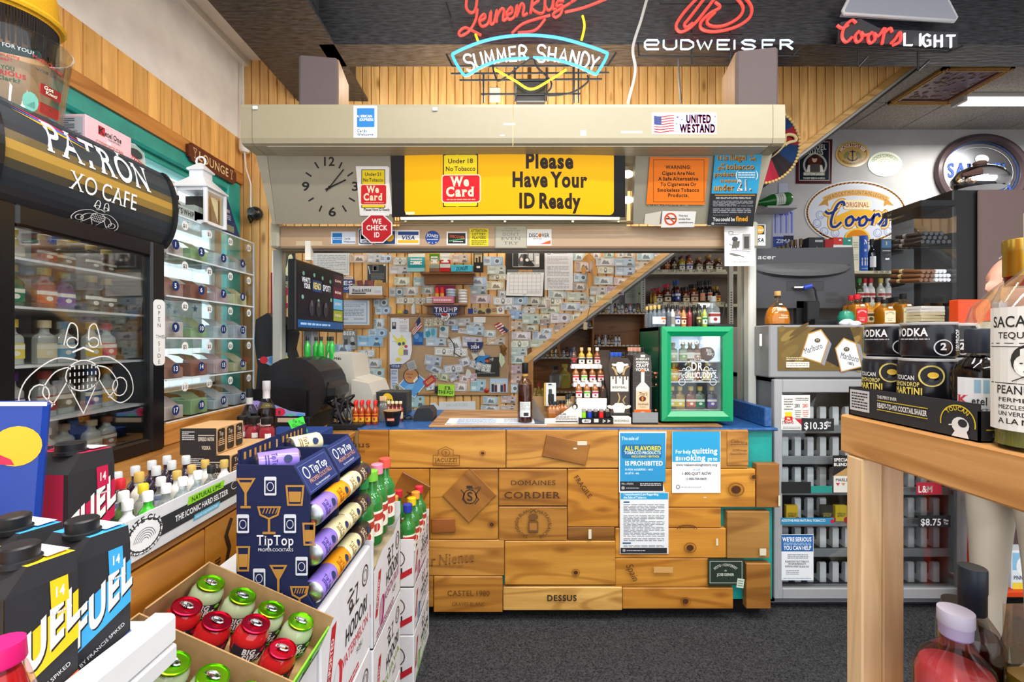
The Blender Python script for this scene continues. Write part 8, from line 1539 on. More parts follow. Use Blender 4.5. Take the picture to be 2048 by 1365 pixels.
RY=2.75;e=empty('cash_register',(ax(703,RY),RY,1.0),label='grey SAM4s cash register behind the side counter',cat='cash register');BG='b9b6ac'
MB().prism([(-.16,0),(.15,0),(.15,.13),(.12,.2),(.02,.23),(-.0,.37),(-.14,.38),(-.16,.3)],0,.3,'y',BG).build('body','plastic',e);MB().prism([(.15,.0),(.15,.13),(.12,.2),(.02,.22),(.02,.0)],-.06,0,'y',BG).build('keyboard_deck','plastic',e);MB().bbox(-.17,.16,-.07,.32,-.0,.05,'9a988f',.004).build('drawer','plastic',e);a=Art(False);a.text('SAM4s',-.1,.335,.018,'1e1e20',w=.075,b=1,sh=.2);a.emit(MB(),frame_fn((0,-.0005,0),(1,0,0),(0,0,1))).build('lettering','paper',e)
RN=random.Random(3);m=MB();pts=[(RN.uniform(.0,.13),RN.uniform(-.05,.08),RN.uniform(.02,.17)) for i in range(26)]
e=empty('cable_bundle',(ax(655,2.42),2.42,.986),label='tangled bundle of black cables beside the lottery terminal',cat='cables');m.tube(bez(pts,6),.0055,6,'1d1d20').build('cable','plastic',e);MB().tube(bez([(.0,0,.25),(.04,-.02,.2),(.07,-.04,.1),(.11,-.05,.02),(.14,-.03,.05),(.1,0,.12),(.05,0,.03),(.16,-.06,.01)],6),.0055,6,'26262a').build('cable','plastic',e);MB().bbox(.02,.2,-.06,.02,0,.03,'1a1b1d',.004).build('power_strip','plastic',e)
MB().bbox(-1.15,-.88,2.06,2.24,.986,1.03,'1c3f86',.004).build('blue_box','card',None,'plain dark blue box in front of the lottery terminal','box')
a=Art();a.text('Tip Top',596,846,5,'2a4a20',w=24,rot=12);a.text('Cocktails',597,855,5,'2a4a20',w=26,rot=12);a.text('$4.89',598,868,8,'14301a',w=26,b=.6,rot=12);sheet('price_card',578,838,616,874,1.3,'4ae04c',a,'fluorescent green handwritten price card above the TipTop display','sign',shape=[(575,842),(606,833),(615,864),(588,876),(583,858)])
for i,px in enumerate((711,723,736,750)):
 for k in range(2):bottle((ax(px,2.45)-.01*k,2.45+.045*k,1.001),.125,.0165,'a83c10','d01c1c','d8a020' if k==0 else None,f'red-capped cinnamon nip, {ORD[i]} in {["front", "back"][k]} row by the register','cinnamon nips by the register','round','b02818',.28)
for i in range(3):bottle((ax(760+4*i,2.52),2.54,1.001),.14,.016,'d0d4d0','c8a878',None,f'clear nip with tan cap behind the black cup, {ORD[i]}','clear nips behind the black cup','round',None,.28,'tinted_glass')
e=empty('black_cup',(ax(785,2.42),2.42,1.001),label='black Baileys cup with tan rim on the blue counter top',cat='cup');MB().lathe([(.03,0),(.034,.003),(.047,.075),(.047,.078),(.043,.078),(.032,.01)],20,'1a1716').build('bowl','glossy',e);a=Art(False);a.rect(-.02,.03,.02,.044,'b8502c',nx=4);a.text('BAILEYS',0,.033,.008,'f0dcc0',w=.034,b=1,sf=True);a.emit(MB(),cyl_fn(.0415)).build('print','paper',e);MB().lathe([(.0435,.078),(.047,.079),(.047,.081),(.0435,.081)],20,'a8845c').build('rim','plastic',e)
for i in range(4):bottle((ax(776+8*i,2.55),2.56,1.001),.11,.017,'7a2418','d8c8a0','c8b890',f'cream-capped nip behind the black cup, {ORD[i]} from the cinnamon nips','cream-capped nips behind the cup','round',None,.2)
e=empty('scanner_box',(ax(783,2.75),2.75,1.0),label='black CARE SCAN box with yellow disc behind the nips',cat='scanner');MB().bbox(-.13,.09,0,.15,0,.14,'26272a',.004).build('case','plastic',e);a=Art(False);a.ell(-.025,.09,.035,.045,'e0b41c');a.rect(-.055,.05,.0,.1,'18181a');a.text('CARE',-.028,.082,.014,'e8d060',w=.045,b=1.5);a.text('SCAN',-.028,.06,.014,'e8e0c0',w=.045,b=1.5);a.emit(MB(),frame_fn((0,-.0005,0),(1,0,0),(0,0,1))).build('print','paper',e)
e=empty('card_reader',(ax(848,2.6),2.6,1.0),label='black card reader with curled cord on the counter',cat='card reader');MB().prism([(-.05,0),(.06,0),(.06,.05),(.04,.075),(-.03,.07),(-.05,.03)],-.05,.08,'y','26272b').build('body','plastic',e);MB().tube(bez([(-.05,-.02,.01),(-.1,-.04,.01),(-.09,-.07,.02),(-.06,-.05,.02),(-.08,-.03,.03),(-.12,-.03,.01)]),.005,6,'1a1a1c').build('cable','plastic',e)
# == neon signs on the beam
SF={'S':[[(.95,.85),(.7,1),(.25,1),(.05,.8),(.25,.56),(.75,.46),(.95,.22),(.75,0),(.25,0),(.05,.15)]],'U':[[(.08,1),(.08,.25),(.3,0),(.7,0),(.92,.25),(.92,1)]],'M':[[(.02,0),(.12,1),(.5,.25)],[(.55,.3),(.88,1),(.98,0)]],'E':[[(.9,1),(.1,1),(.1,0),(.9,0)],[(.1,.5),(.75,.5)]],'R':[[(.1,0),(.1,1),(.65,1),(.9,.78),(.65,.52),(.15,.5)],[(.5,.5),(.92,0)]],'H':[[(.1,0),(.1,1)],[(.9,0),(.9,1)],[(.12,.5),(.88,.5)]],'A':[[(.02,0),(.5,1),(.98,0)],[(.25,.35),(.75,.35)]],'N':[[(.08,0),(.08,1)],[(.12,.95),(.88,.05)],[(.92,0),(.92,1)]],'D':[[(.1,0),(.1,1),(.6,1),(.92,.7),(.92,.3),(.6,0),(.1,0)]],'Y':[[(.05,1),(.5,.5)],[(.95,1),(.5,.5),(.4,0)]],'B':[[(.1,.5),(.85,.5),(.95,.75),(.85,1),(.15,1),(.02,.75),(.02,.25),(.15,0),(.95,0)]],'W':[[(.02,1),(.25,0),(.5,.8),(.75,0),(.98,1)]],'I':[[(.5,0),(.5,1)]]}
def neon(name,cx,ybase,Y,label):
 e=empty(name,at(cx,ybase,Y),label=label,cat='neon sign');O=at(cx,ybase,Y)
 def tube(px,r,col,nm='glass_tube',mat='neon',sm=True,d=0):
  P=[(x,y,0) for x,y in px];P=bez(P,5) if sm else[Vector(p) for p in P]
  return MB().tube([at(v.x,v.y,Y-d)-O for v in P],r,8,col).build(nm,mat,e)
 return e,tube
YNN=2.9
e,T=neon('neon_sign',1062,190,YNN,"glowing red, blue and white Leinenkugel's Summer Shandy neon sign")
BLU,WHT,RED,YEL='3c9cf0','dff0ff','ff3a30','f2d020'
T([(1058,116),(1010,119),(968,131),(937,149),(925,146),(906,113),(912,104),(960,84),(1010,73),(1062,70),(1115,75),(1165,88),(1208,103),(1214,111),(1196,143),(1188,147),(1150,130),(1105,118),(1066,115)],.0095,BLU)
tx='SUMMER SHANDY';xs=[938,957,979,1003,1026,1046,0,1083,1104,1127,1149,1170,1188]
for ch,x in zip(tx,xs):
 if ch==' ':continue
 u=(x-1062)/140;yb=106+24*u*u;th=u*.32;w=17;h=28 if ch!='S' else 32
 for st in SF[ch]:T([(x+(p-.5)*w*math.cos(th)+(q-.5)*h*math.sin(th),yb-(q-.5)*h*math.cos(th)+(p-.5)*w*math.sin(th)) for p,q in st],.0062,WHT,sm=ch in 'SUDR')
for st in([(989,138),(1030,161),(1062,178),(1098,161),(1132,139)],[(951,68),(956,82)],[(1165,31),(1169,52),(1163,80)]):T(st,.0075,YEL)
for st in([(933,0),(933,16),(942,25),(951,18),(955,-10)],[(955,18),(951,40),(938,62),(922,71),(918,64),(930,55),(947,62),(962,70)],[(958,42),(970,36),(968,28),(959,38),(963,52),(976,46),(982,22),(981,46),(988,44),(994,20),(993,44)],[(993,34),(1002,18),(1008,20),(1006,40),(1014,36)],[(1013,30),(1024,24),(1022,14),(1013,26),(1018,38),(1029,32),(1034,10),(1033,32),(1042,8),(1048,12),(1046,30),(1055,26)],[(1066,-10),(1061,26)],[(1078,0),(1063,14),(1078,26),(1088,22),(1090,0)],[(1090,10),(1096,20),(1104,14),(1107,-2),(1106,16),(1113,18)],[(1128,2),(1116,2),(1113,12),(1124,10),(1122,26),(1112,34),(1106,28),(1120,18),(1140,6)],[(1142,4),(1152,-2)],[(1024,66),(1048,46),(1100,30)],[(1036,65),(1070,60),(1090,38)],[(1130,24),(1170,14),(1215,-4)]):T(st,.008,RED)
def bars(T,L,c='141416',r=.006):
 for a_,b_ in L:T([a_,b_],r,c,'support_bar','plastic',False,-.03)
bars(T,[((902,147),(1218,145)),((919,160),(1204,158)),((962,188),(1161,187)),((967,148),(967,205)),((1030,135),(1030,202)),((1093,135),(1093,202)),((1148,130),(1148,205)),((1157,130),(1157,205)),((893,5),(903,34)),((903,34),(960,34)),((893,108),(905,132)),((905,132),(1215,131)),((1215,131),(1232,105))])
MB().bbox(-.095,.095,.04,.1,-.02,.13,'1b1c1e',.006).build('transformer','plastic',e)
T([(985,130),(990,150),(1002,160),(1060,118),(1075,135),(1100,160),(1102,175),(1092,190),(1140,186),(1174,165),(1175,150)],.006,'17171a','cable','plastic')
e,T=neon('neon_sign',1440,110,YNN,'glowing red bow and white BUDWEISER neon sign')
for i,ch in enumerate('BUDWEISER'):
 x=(1289,1325,1359,1394,1432,1466,1482,1522,1558)[i];w=30 if ch!='I' else 6
 for st in SF[ch]:T([(x+p*w,98-q*18) for p,q in st],.0058,'c8ecff',sm=False)
for st in([(1398,-8),(1370,22),(1353,48),(1356,61),(1368,62),(1390,46),(1425,2),(1432,-8)],[(1412,-8),(1380,34),(1369,48),(1373,54),(1385,46)],[(1488,-8),(1503,14),(1498,36),(1470,54),(1430,63),(1404,58),(1402,44),(1420,26),(1440,14),(1430,4)],[(1470,-8),(1486,14),(1478,34),(1450,50),(1424,52),(1414,42),(1430,24)]):T(st,.009,RED)
bars(T,[((1276,112),(1598,112)),((1350,67),(1485,67)),((1384,60),(1384,128)),((1460,60),(1460,128)),((1320,6),(1500,6)),((1276,84),(1278,110)),((1585,110),(1604,90))])
e,T=neon('neon_sign',1800,110,YNN,'unlit-looking grey mountain and red script Coors Light sign')
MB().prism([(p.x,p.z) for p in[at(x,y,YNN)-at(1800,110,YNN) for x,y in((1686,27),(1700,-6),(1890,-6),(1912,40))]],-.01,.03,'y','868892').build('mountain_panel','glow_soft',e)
T([(1700,-6),(1686,22),(1688,27),(1908,42),(1912,36),(1890,-6)],.012,'c8c9cc','mountain_tube','plastic',False)
MB().prism([(p.x,p.z) for p in[at(x,y,YNN)-at(1800,110,YNN) for x,y in((1680,84),(1680,45),(1720,38),(1760,58),(1915,66),(1912,96),(1800,90))]],-.005,.02,'y','3c3d41').build('backing','plastic',e)
for st in([(1712,46),(1704,40),(1690,52),(1684,72),(1692,84),(1704,74)],[(1674,50),(1684,56),(1696,50)],[(1718,62),(1710,72),(1714,84),(1724,76),(1722,64),(1728,70),(1738,68)],[(1744,64),(1736,74),(1740,86),(1750,78),(1748,66),(1756,72),(1768,56)],[(1770,56),(1764,88)],[(1768,66),(1780,56),(1784,64)],[(1782,86),(1790,78),(1800,64),(1800,82),(1786,90)]):T(st,.0085,'f0403a',d=.02)
for i,(ch,x) in enumerate((('L',1809),('I',1832),('G',1845),('H',1868),('T',1893))):
 for st in{'L':[[(0,1),(0,0),(.9,0)]],'G':[[(.9,.85),(.5,1),(.1,.8),(.05,.3),(.4,0),(.9,.1),(.9,.5),(.55,.5)]],'T':[[(0,1),(1,1)],[(.5,1),(.5,0)]]}.get(ch,SF.get(ch)):T([(x+p*17,90+i*1.2-q*24) for p,q in st],.0062,'e4e8ec',sm=False,d=.02)
bars(T,[((1672,92),(1895,104)),((1716,96),(1716,132)),((1836,100),(1836,140)),((1716,132),(1735,112)),((1836,140),(1858,120)),((1895,104),(1925,92)),((1676,66),(1674,92))])
MB().tube([at(v.x,v.y,2.85) for v in bez([(1296,-10,0),(1282,40,0),(1266,95,0),(1271,140,0),(1260,190,0),(1256,206,0)])],.009,7,'b9bab8').build('hanging_wire','plastic',None,'pale grey cable hanging from the beam to the canopy','cable')
MB().tube([at(v.x,v.y,2.95) for v in bez([(1357,112,0),(1358,150,0),(1362,206,0)])],.006,6,'4a4a4c').build('hanging_wire','plastic',None,'dark grey cable dropping from the Budweiser sign','cable')
MB().lathe([(.02,0),(.1,.0),(.12,.02),(.12,.03)],24,'e4e8ee',(ax(1286,2.5),2.5,zt+.001)).build('plastic_tub','plastic',None,'white tub rim peeking over the canopy top','tub')
m=MB().bbox(-.045,.045,-.01,0,-.06,.06,'e6e0d0',.004);ob=m.build('power_outlet','plastic',None,'cream wall outlet above the canopy','outlet',origin=(0,0,0));ob.location=at(990,190,YB)
# == stacked soju cartons and displays in the aisle
def faceX(X):return frame_fn((X,0,0),(0,1,0),(0,0,1))
def hodori(x0,x1,y0,y1,z0,z1,fl,fc,label,open_=False):
 e=empty('soju_carton',(x1,y0,z0),label=label,cat='carton',group='stacked soju cartons');w,d,h=x1-x0,y1-y0,z1-z0;W_='dcdce0'
 if open_:
  m=MB().box(-w,0,0,.004,0,h,W_).box(-w,0,d-.004,d,0,h,W_).box(-w,-w+.004,0,d,0,h,W_).box(-w,0,0,d,0,.004,W_);m.add([(0,0,0),(0,d,0),(0,d,h*.86),(0,d*.7,h*.76),(0,d*.3,h*.78),(0,0,h*.7)],[(0,1,2,3,4,5)],W_);m.box(-w+.006,-.006,.006,d-.006,.004,h-.095 if z0>.5 else h-.092,'b9a888');m.build('box','card',e)
 else:MB().bbox(-w,0,0,d,0,h,W_,.004).build('box','card',e)
 a=Art(False);k=.8 if open_ else 1
 a.text('HODORI',d*.66,h*.44*k,h*.13,'2a2624',w=d*.5,b=1,sh=.1);a.text(fl,d*.62,h*.29*k,h*.09,fc,w=d*.62);a.text('SOJU',d*.72,h*.19*k,h*.05,'4a4644',w=d*.14);a.poly([(d*.06,h*.3*k),(d*.13,h*.3*k),(d*.25,h*.78*k),(d*.17,h*.78*k)],'b8202c');a.text('IMPORTED',d*.165,h*.53*k,h*.05,'f0e4e4',w=h*.32*k,b=1,rot=74)
 a.line([(d*.5,h*.66*k),(d*.6,h*.68*k)],h*.03,'3a2c24');a.ring(d*.53,h*.72*k,d*.03,h*.035,h*.02,'3a2c24',10);a.line([(d*.46,h*.78*k),(d*.6,h*.8*k)],h*.025,'3a2c24');a.line([(d*.5,h*.86*k),(d*.56,h*.84*k)],h*.02,'3a2c24');a.line([(d*.62,h*.82*k),(d*.68,h*.82*k),(d*.64,h*.66*k),(d*.7,h*.66*k)],h*.02,'3a2c24')
 a.ring(d*.86,h*.78*k,d*.07,h*.09,h*.016,'4a3430',18);a.ring(d*.86,h*.78*k,d*.04,h*.05,h*.012,'8a7a76',14)
 a.ell(d*.28,h*.26*k,d*.07,h*.17*k,fc,16,rot=-12);a.ell(d*.24,h*.27*k,d*.05,h*.15*k,W_ if fc=='c82a38' else mixc(fc,'ffffff',.3),14,rot=-12);a.greek(d*.1,h*.03,d*.7,h*.1,2,fc)
 a.emit(MB(),frame_fn((.0006,0,0),(0,1,0),(0,0,1))).build('side_print','paper',e)
 a=Art(False);a.ring(-w*.25,h*.6,w*.14,h*.2,h*.02,'4a3430',18);a.text('HODORI',-w*.4,h*.25,h*.15,'2a2624',w=w*.55,b=1);a.poly([(-w*.45,h*.02),(-w*.3,h*.02),(-w*.02,h*.3),(-w*.02,h*.42)],'b8202c');a.emit(MB(),frame_fn((0,-.0006,0),(1,0,0),(0,0,1))).build('end_print','paper',e)
 return e
X0,X1=-.76,-.405
for i,(z0,z1,fl,fc) in enumerate(((.58,.868,'WATERMELON','c82a38'),(.29,.578,'PEACH','d87a5a'),(0,.288,'GRAPE','6a3a8a'))):hodori(X0,X1,.965,1.3,z0,z1,fl,fc,f'white {fl.lower()} soju carton, {ORD[i]} from top under the TipTop display')
for i,(z0,z1,fl,fc) in enumerate(((.56,.875,'PASSION FRUIT','9a2a6a'),(.28,.558,'GUAVA','8ab02c'),(0,.278,'PLUM','c8a04a'))):hodori(X0,X1+.005,1.31,1.63,z0,z1,fl,fc,f'white {fl.lower()} soju carton, {ORD[i]} from top of the middle stack',i==0)
for i,(z0,z1,fl,fc) in enumerate(((.42,.62,'LYCHEE','9a2a6a'),(.22,.418,'BLUEBERRY','2a6a98'),(0,.218,'APPLE','6ab02c'))):hodori(X0,X1-.005,1.9,2.25,z0,z1,fl,fc,f'white {fl.lower()} soju carton, {ORD[i]} from top of the far stack',i==0)
def soju(x,y,z,cap,label,grp):return bottle((x,y,z),.225,.034,'2a7a34',cap,'ece6d4',label,grp,'round','b8382c',.22,rz=math.pi/4)
for i,(x,y,c,nm) in enumerate(((-.445,1.35,'2a8a4a','dark green'),(-.44,1.425,'7ac83c','light green'),(-.445,1.5,'e88aa8','pink'),(-.44,1.575,'e8584a','red'),(-.52,1.36,'e89ab8','pale pink'),(-.52,1.44,'e0604c','coral'),(-.52,1.52,'7ac83c','second light green'))):soju(x,y,.82,c,f'green soju bottle with {nm} cap in the middle carton','soju bottles in the middle carton')
for i,(x,y,c,nm) in enumerate(((-.445,1.94,'2a3aa8','navy blue'),(-.445,2.02,'e8c820','yellow'),(-.445,2.1,'e89a3c','orange'),(-.445,2.18,'d82848','crimson'),(-.53,1.96,'d8d028','lemon yellow'),(-.53,2.04,'e0a04c','amber'),(-.53,2.12,'c8283c','dark red'))):soju(x,y,.53,c,f'green soju bottle with {nm} cap in the far carton','soju bottles in the far carton')
NV='0f1b47';YQ=.97
prof=[(ax(x,YQ),az(y,YQ)) for x,y in((473,930),(586,931),(620,992),(613,1188),(629,1218),(629,1224),(473,1224))]
def glasses(a):
 G,Wt='b8863c','d8dce4'
 def cup(x,y,w,h,k):
  if k==0:a.line([(x-w,y),(x+w,y),(x,y-h*.5)],.004,G,True);a.poly([(x-w*.6,y-h*.12),(x+w*.6,y-h*.12),(x,y-h*.45)],G)
  elif k==1:a.line([(x-w,y),(x+w,y),(x+w*.8,y-h*.3),(x,y-h*.45),(x-w*.8,y-h*.3)],.004,G,True);[a.line([(x-w*.6+w*.3*j,y-h*.25),(x-w*.4+w*.3*j,y-h*.05)],.002,G) for j in range(5)]
  else:a.line([(x-w,y),(x+w,y),(x+w*.8,y-h),(x-w*.8,y-h)],.004,G,True);a.poly([(x-w*.75,y-h*.3),(x+w*.75,y-h*.3),(x+w*.65,y-h*.85),(x-w*.65,y-h*.85)],G);return
  a.line([(x,y-h*.48),(x,y-h*.95)],.005,G);a.line([(x-w*.6,y-h),(x+w*.6,y-h)],.005,G)
 def can(x,y):a.rr(x-.013,y-.02,x+.013,y+.02,.003,Wt);a.rect(x-.01,y-.015,x+.01,y+.012,NV);a.ring(x,y-.001,.007,.009,.0015,Wt,12)
 for x,y,w,h,k in((.02,.285,.018,.06,0),(.125,.27,.018,.04,2),(.07,.225,.023,.055,1),(.155,.19,.012,.045,2),(.015,.14,.013,.05,2),(.09,.1,.016,.06,0),(.135,.055,.018,.055,1)):cup(x,y,w,h,k)
 for x,y in((.073,.27),(.115,.19),(.015,.19),(.14,.1),(.05,.075),(.1,.015)):can(x,y)
 a.text('TipTop',.085,.145,.021,'e8eaf0',w=.08,b=.6,sf=True);a.text('PROPER COCKTAILS',.085,.132,.006,'e8eaf0',w=.075)
ox,oz=prof[0][0],.871
for u in range(2):
 y0=YQ+.166*u;e=empty('cocktail_display',(ox,y0,oz),label=f'navy TipTop cocktail can display unit, {["nearer", "farther"][u]} of the pair on the soju cartons',cat='display',group='TipTop display units');P=[(x-ox,max(0,z-oz)) for x,z in prof]
 for y_ in(0,.158):MB().prism(P,y_,y_+.004,'y',NV).build('side_panel','card',e)
 MB().box(0,.004,.004,.158,0,P[0][1],NV).build('back_panel','card',e);MB().add([(P[1][0],.004,P[1][1]),(P[1][0],.158,P[1][1]),(P[2][0],.158,P[2][1]),(P[2][0],.004,P[2][1])],[(0,3,2,1)],'1b2a62').build('header_panel','card',e)
 MB().box(.004,P[1][0]-.01,.004,.158,P[0][1]-.035,P[0][1]-.031,'1c4a78').build('top_shelf','card',e)
 for z in(.008,.092,.178):MB().add([(.01,.004,z+.05),(P[5][0]-.015,.004,z),(P[5][0]-.015,.158,z),(.01,.158,z+.05)],[(0,1,2,3)],'101a3c').build('ramp','card',e)
 MB().box(P[5][0]-.006,P[5][0],.004,.158,0,.022,NV).build('front_lip','card',e)
 U=Vector((0,1,0));Vv=Vector((P[1][0]-P[2][0],0,P[1][1]-P[2][1])).normalized();a=Art(False);a.text('TipTop',.095,.037,.018,'eceef4',w=.085,b=.6,sf=True);a.text('PROPER COCKTAILS',.085,.02,.0095,'c8906a',w=.115);a.text('Yes, they are actually good',.08,.009,.005,'d8dcea',w=.075);a.ring(.032,.046,.011,.013,.003,'eceef4',16);a.frame(.01,.005,.15,.066,.0008,'6a7ab0');a.emit(MB(),frame_fn((P[2][0],0,P[2][1]),U,Vv)).build('header_print','paper',e)
 if u==0:a=Art(False);glasses(a);a.emit(MB(),frame_fn((0,-.0006,0),(1,0,0),(0,0,1))).build('side_print','paper',e)
 a=Art(False);a.rect(.01,.0,.15,.03,NV)
 for j in range(6):a.rect(.02+.02*j,.006,.028+.02*j,.022,'b8863c')
 m=MB().box(0,.003,.004,.158,P[0][1]-.01,P[0][1]+.03,NV);a.emit(m,frame_fn((.0035,0,P[0][1]),(0,1,0),(0,0,1)));m.build('back_lip','card',e)
def ttcan(loc,c,ink,label,rx=0,rz=0):
 key=('tt',c)
 if key not in _BM:
  m=MB().mat('metal').lathe([(.019,0,'b8bcc0'),(.0245,.004,'c8ccd0')],18,'c8ccd0').lathe([(.0245,.086),(.02,.09),(.017,.088)],18,'c8ccd0').mat('glossy').lathe([(.0245,.004),(.0255,.007),(.0255,.083),(.0245,.086)],18,c).mat('paper');a=Art(False);a.ell(.0,.062,.009,.009,'22305c',14);a.text('TipTop',.0,.03,.011,ink,w=.036,b=.6,sf=True);a.greek(-.015,.015,.015,.026,2,ink);a.rect(.03,.02,.042,.06,mixc(c,'000000',.3));a.emit(m,cyl_fn(.0257));_BM[key]=m.mesh('cocktail_can')
 o=bpy.data.objects.new('cocktail_can',_BM[key]);COLL.objects.link(o);o.location=loc;o.rotation_euler=(-math.pi/2+rx,math.radians(100),rz);o.rotation_euler=Matrix.Rotation(rz,4,'Z').to_3x3().to_4x4().__matmul__(Matrix.Rotation(-math.pi/2,4,'X')).__matmul__(Matrix.Rotation(math.radians(70),4,'Z')).to_euler();tag(o,label,'can','small cocktail cans in the TipTop display');return o
CC={'p':('8f78d8','3a2a7a','purple'),'o':('f09c18','8a3a10','orange'),'c':('e6ddb0','7a5a2a','cream'),'d':('3a2c26','d8c8b0','dark brown')}
for r,(z,ks) in enumerate(((.908,'poccd'),(.99,'pcccd'),(1.075,'poccd'))):
 for j,(k,yy) in enumerate(zip(ks,(.975,1.057,0,1.142,1.226))):
  if yy:ttcan((-.43,yy,z),*CC[k][:2],f'{CC[k][2]} cocktail can, {ORD[min(j, 2 if j < 3 else 4)] if j < 2 else ORD[j-1]} along the {["bottom", "middle", "top"][r]} ramp')
ttcan((-.565,1.0,oz+P[0][1]-.008),*CC['p'][:2],'purple cocktail can lying on top of the nearer display',rz=-.9);ttcan((-.57,1.16,oz+P[0][1]-.008),*CC['c'][:2],'cream cocktail can lying on top of the farther display',rz=-.5)
TL=math.radians(24)
def tilt_M(y):return Matrix.Translation((-.405,y,.80)) @ Matrix.Rotation(TL,4,'Y')
_b=MB().mat('tinted_glass').lathe([(.02,0),(.031,.012),(.036,.035),(.033,.058),(.027,.068)],18,'f0f6ea')
def ballmesh(liq,lid,lt):
 m=MB().mat('liquid').lathe([(.018,.001),(.03,.012),(.0355,.035),(.033,.056),(.026,.068)],20,liq).mat('metal').lathe([(.026,.067),(.0285,.069),(.0285,.073),(.0265,.074),(.0255,.0715),(.001,.0715)],24,lid).mat('paper');a=Art(False);a.rect(-.045,.014,.045,.044,'2a2230',nx=10);a.text('BIG',-.008,.031,.011,'f2f0ee',w=.026,b=2);a.text('SIPZ',.0,.017,.012,'f2f0ee',w=.036,b=2);a.ell(.02,.037,.006,.005,lid,10);a.rect(-.045,.011,.045,.014,lt,nx=10);a.emit(m,lambda u,v,d:((.0362-.4*(v-.033)**2*60*.03+d)*math.cos(-.8+u/.036),(.0362-.4*(v-.033)**2*60*.03+d)*math.sin(-.8+u/.036),v))
 return m.mesh('ball')
tabm=MB().mat('chrome').tube([(.012*math.cos(t*.7854),.006*math.sin(t*.7854),.0745) for t in range(8)],.0022,5,'d8dadc',closed=True).box(-.016,.004,-.004,.004,.0722,.074,'d0d2d4').mesh('pull_tab')
BMS={'g':ballmesh('a9b892','82d41c','58b020'),'r':ballmesh('b81c20','d01c40','58b020')}
def ball(x,y,yb,k,label,zz=.004):
 e=bpy.data.objects.new('ball_cocktail',BMS[k]);COLL.objects.link(e);e.matrix_world=tilt_M(yb) @ Matrix.Translation((x,y,zz)) @ Matrix.Scale(.88,4);tag(e,label,'drink','ball cocktails in the tilted trays');t=bpy.data.objects.new('pull_tab',tabm);COLL.objects.link(t);t.parent=e
for yb,tn in((.79,'far'),(.61,'near')):
 e=empty('ball_tray',(0,0,0),label=f'brown cardboard Big Sipz tray, {tn} one of the tilted pair',cat='tray',group='tilted ball cocktail trays');e.matrix_world=tilt_M(yb);D_=.168
 MB().box(-.285,0,0,D_,-.003,0,'a37c4c').build('base','cardboard',e);MB().box(-.285,0,D_-.003,D_,0,.075,'a8824f').build('back_wall','cardboard',e);MB().box(-.285,0,0,.003,0,.06,'a8824f').build('front_wall','cardboard',e);MB().box(-.288,-.285,0,D_,0,.075,'a8824f').build('end_wall','cardboard',e);MB().box(-.003,0,0,D_,0,.055,'7ae028').build('label_wall','card',e)
 a=Art(False);a.text('BIG',.04,.02,.02,'f4f6f2',w=.045,b=2);a.text('SIPZ',.128,.02,.02,'f4f6f2',w=.055,b=2);a.ring(.08,.03,.012,.014,.003,'1e3a10',16);a.rect(.02,.006,.15,.014,'2a5a14');a.emit(MB(),frame_fn((.0006,0,0),(0,1,0),(0,0,1))).build('print','paper',e)
for i,(x,y,k) in enumerate(((-.249,.125,'g'),(-.181,.128,'g'),(-.243,.05,'r'),(-.18,.047,'r'),(-.115,.055,'r'),(-.117,.127,'g'),(-.053,.13,'g'),(-.05,.05,'r'))):ball(x,y,.79,k,f'{["red", "green"][k == "g"]}-lidded ball cocktail, {ORD[i]} in the far tilted tray',.022 if i==4 else .004)
for i,(x,y,k) in enumerate(((-.245,.12,'g'),(-.18,.118,'g'),(-.115,.125,'g'),(-.048,.122,'g'),(-.11,.045,'g'),(-.045,.045,'g'))):ball(x,y,.61,k,f'green-lidded ball cocktail, {ORD[i]} in the near tilted tray')
MB().prism([(-.7,0),(-.41,0),(-.41,.79),(-.67,.906),(-.7,.906)],.62,.955,'y','d8d8dc').build('display_plinth','card',None,'white carton plinth with sloped top under the ball trays','box')
e=empty('white_tray',(-.6,.48,1.0),label='thick white foam tray holding the FUEL cartons',cat='tray');MB().bbox(-.15,.12,-.2,.175,-.01,.018,'d4d6da',.004).bbox(.085,.12,-.2,.175,.018,.062,'dcdee2',.006).bbox(-.15,.085,.145,.175,.018,.05,'e4e6ea',.006).build('tray','plastic',e);MB().box(-.14,.11,-.19,.09,-1.0,-.011,'c8c8cc').build('pedestal','card',e)
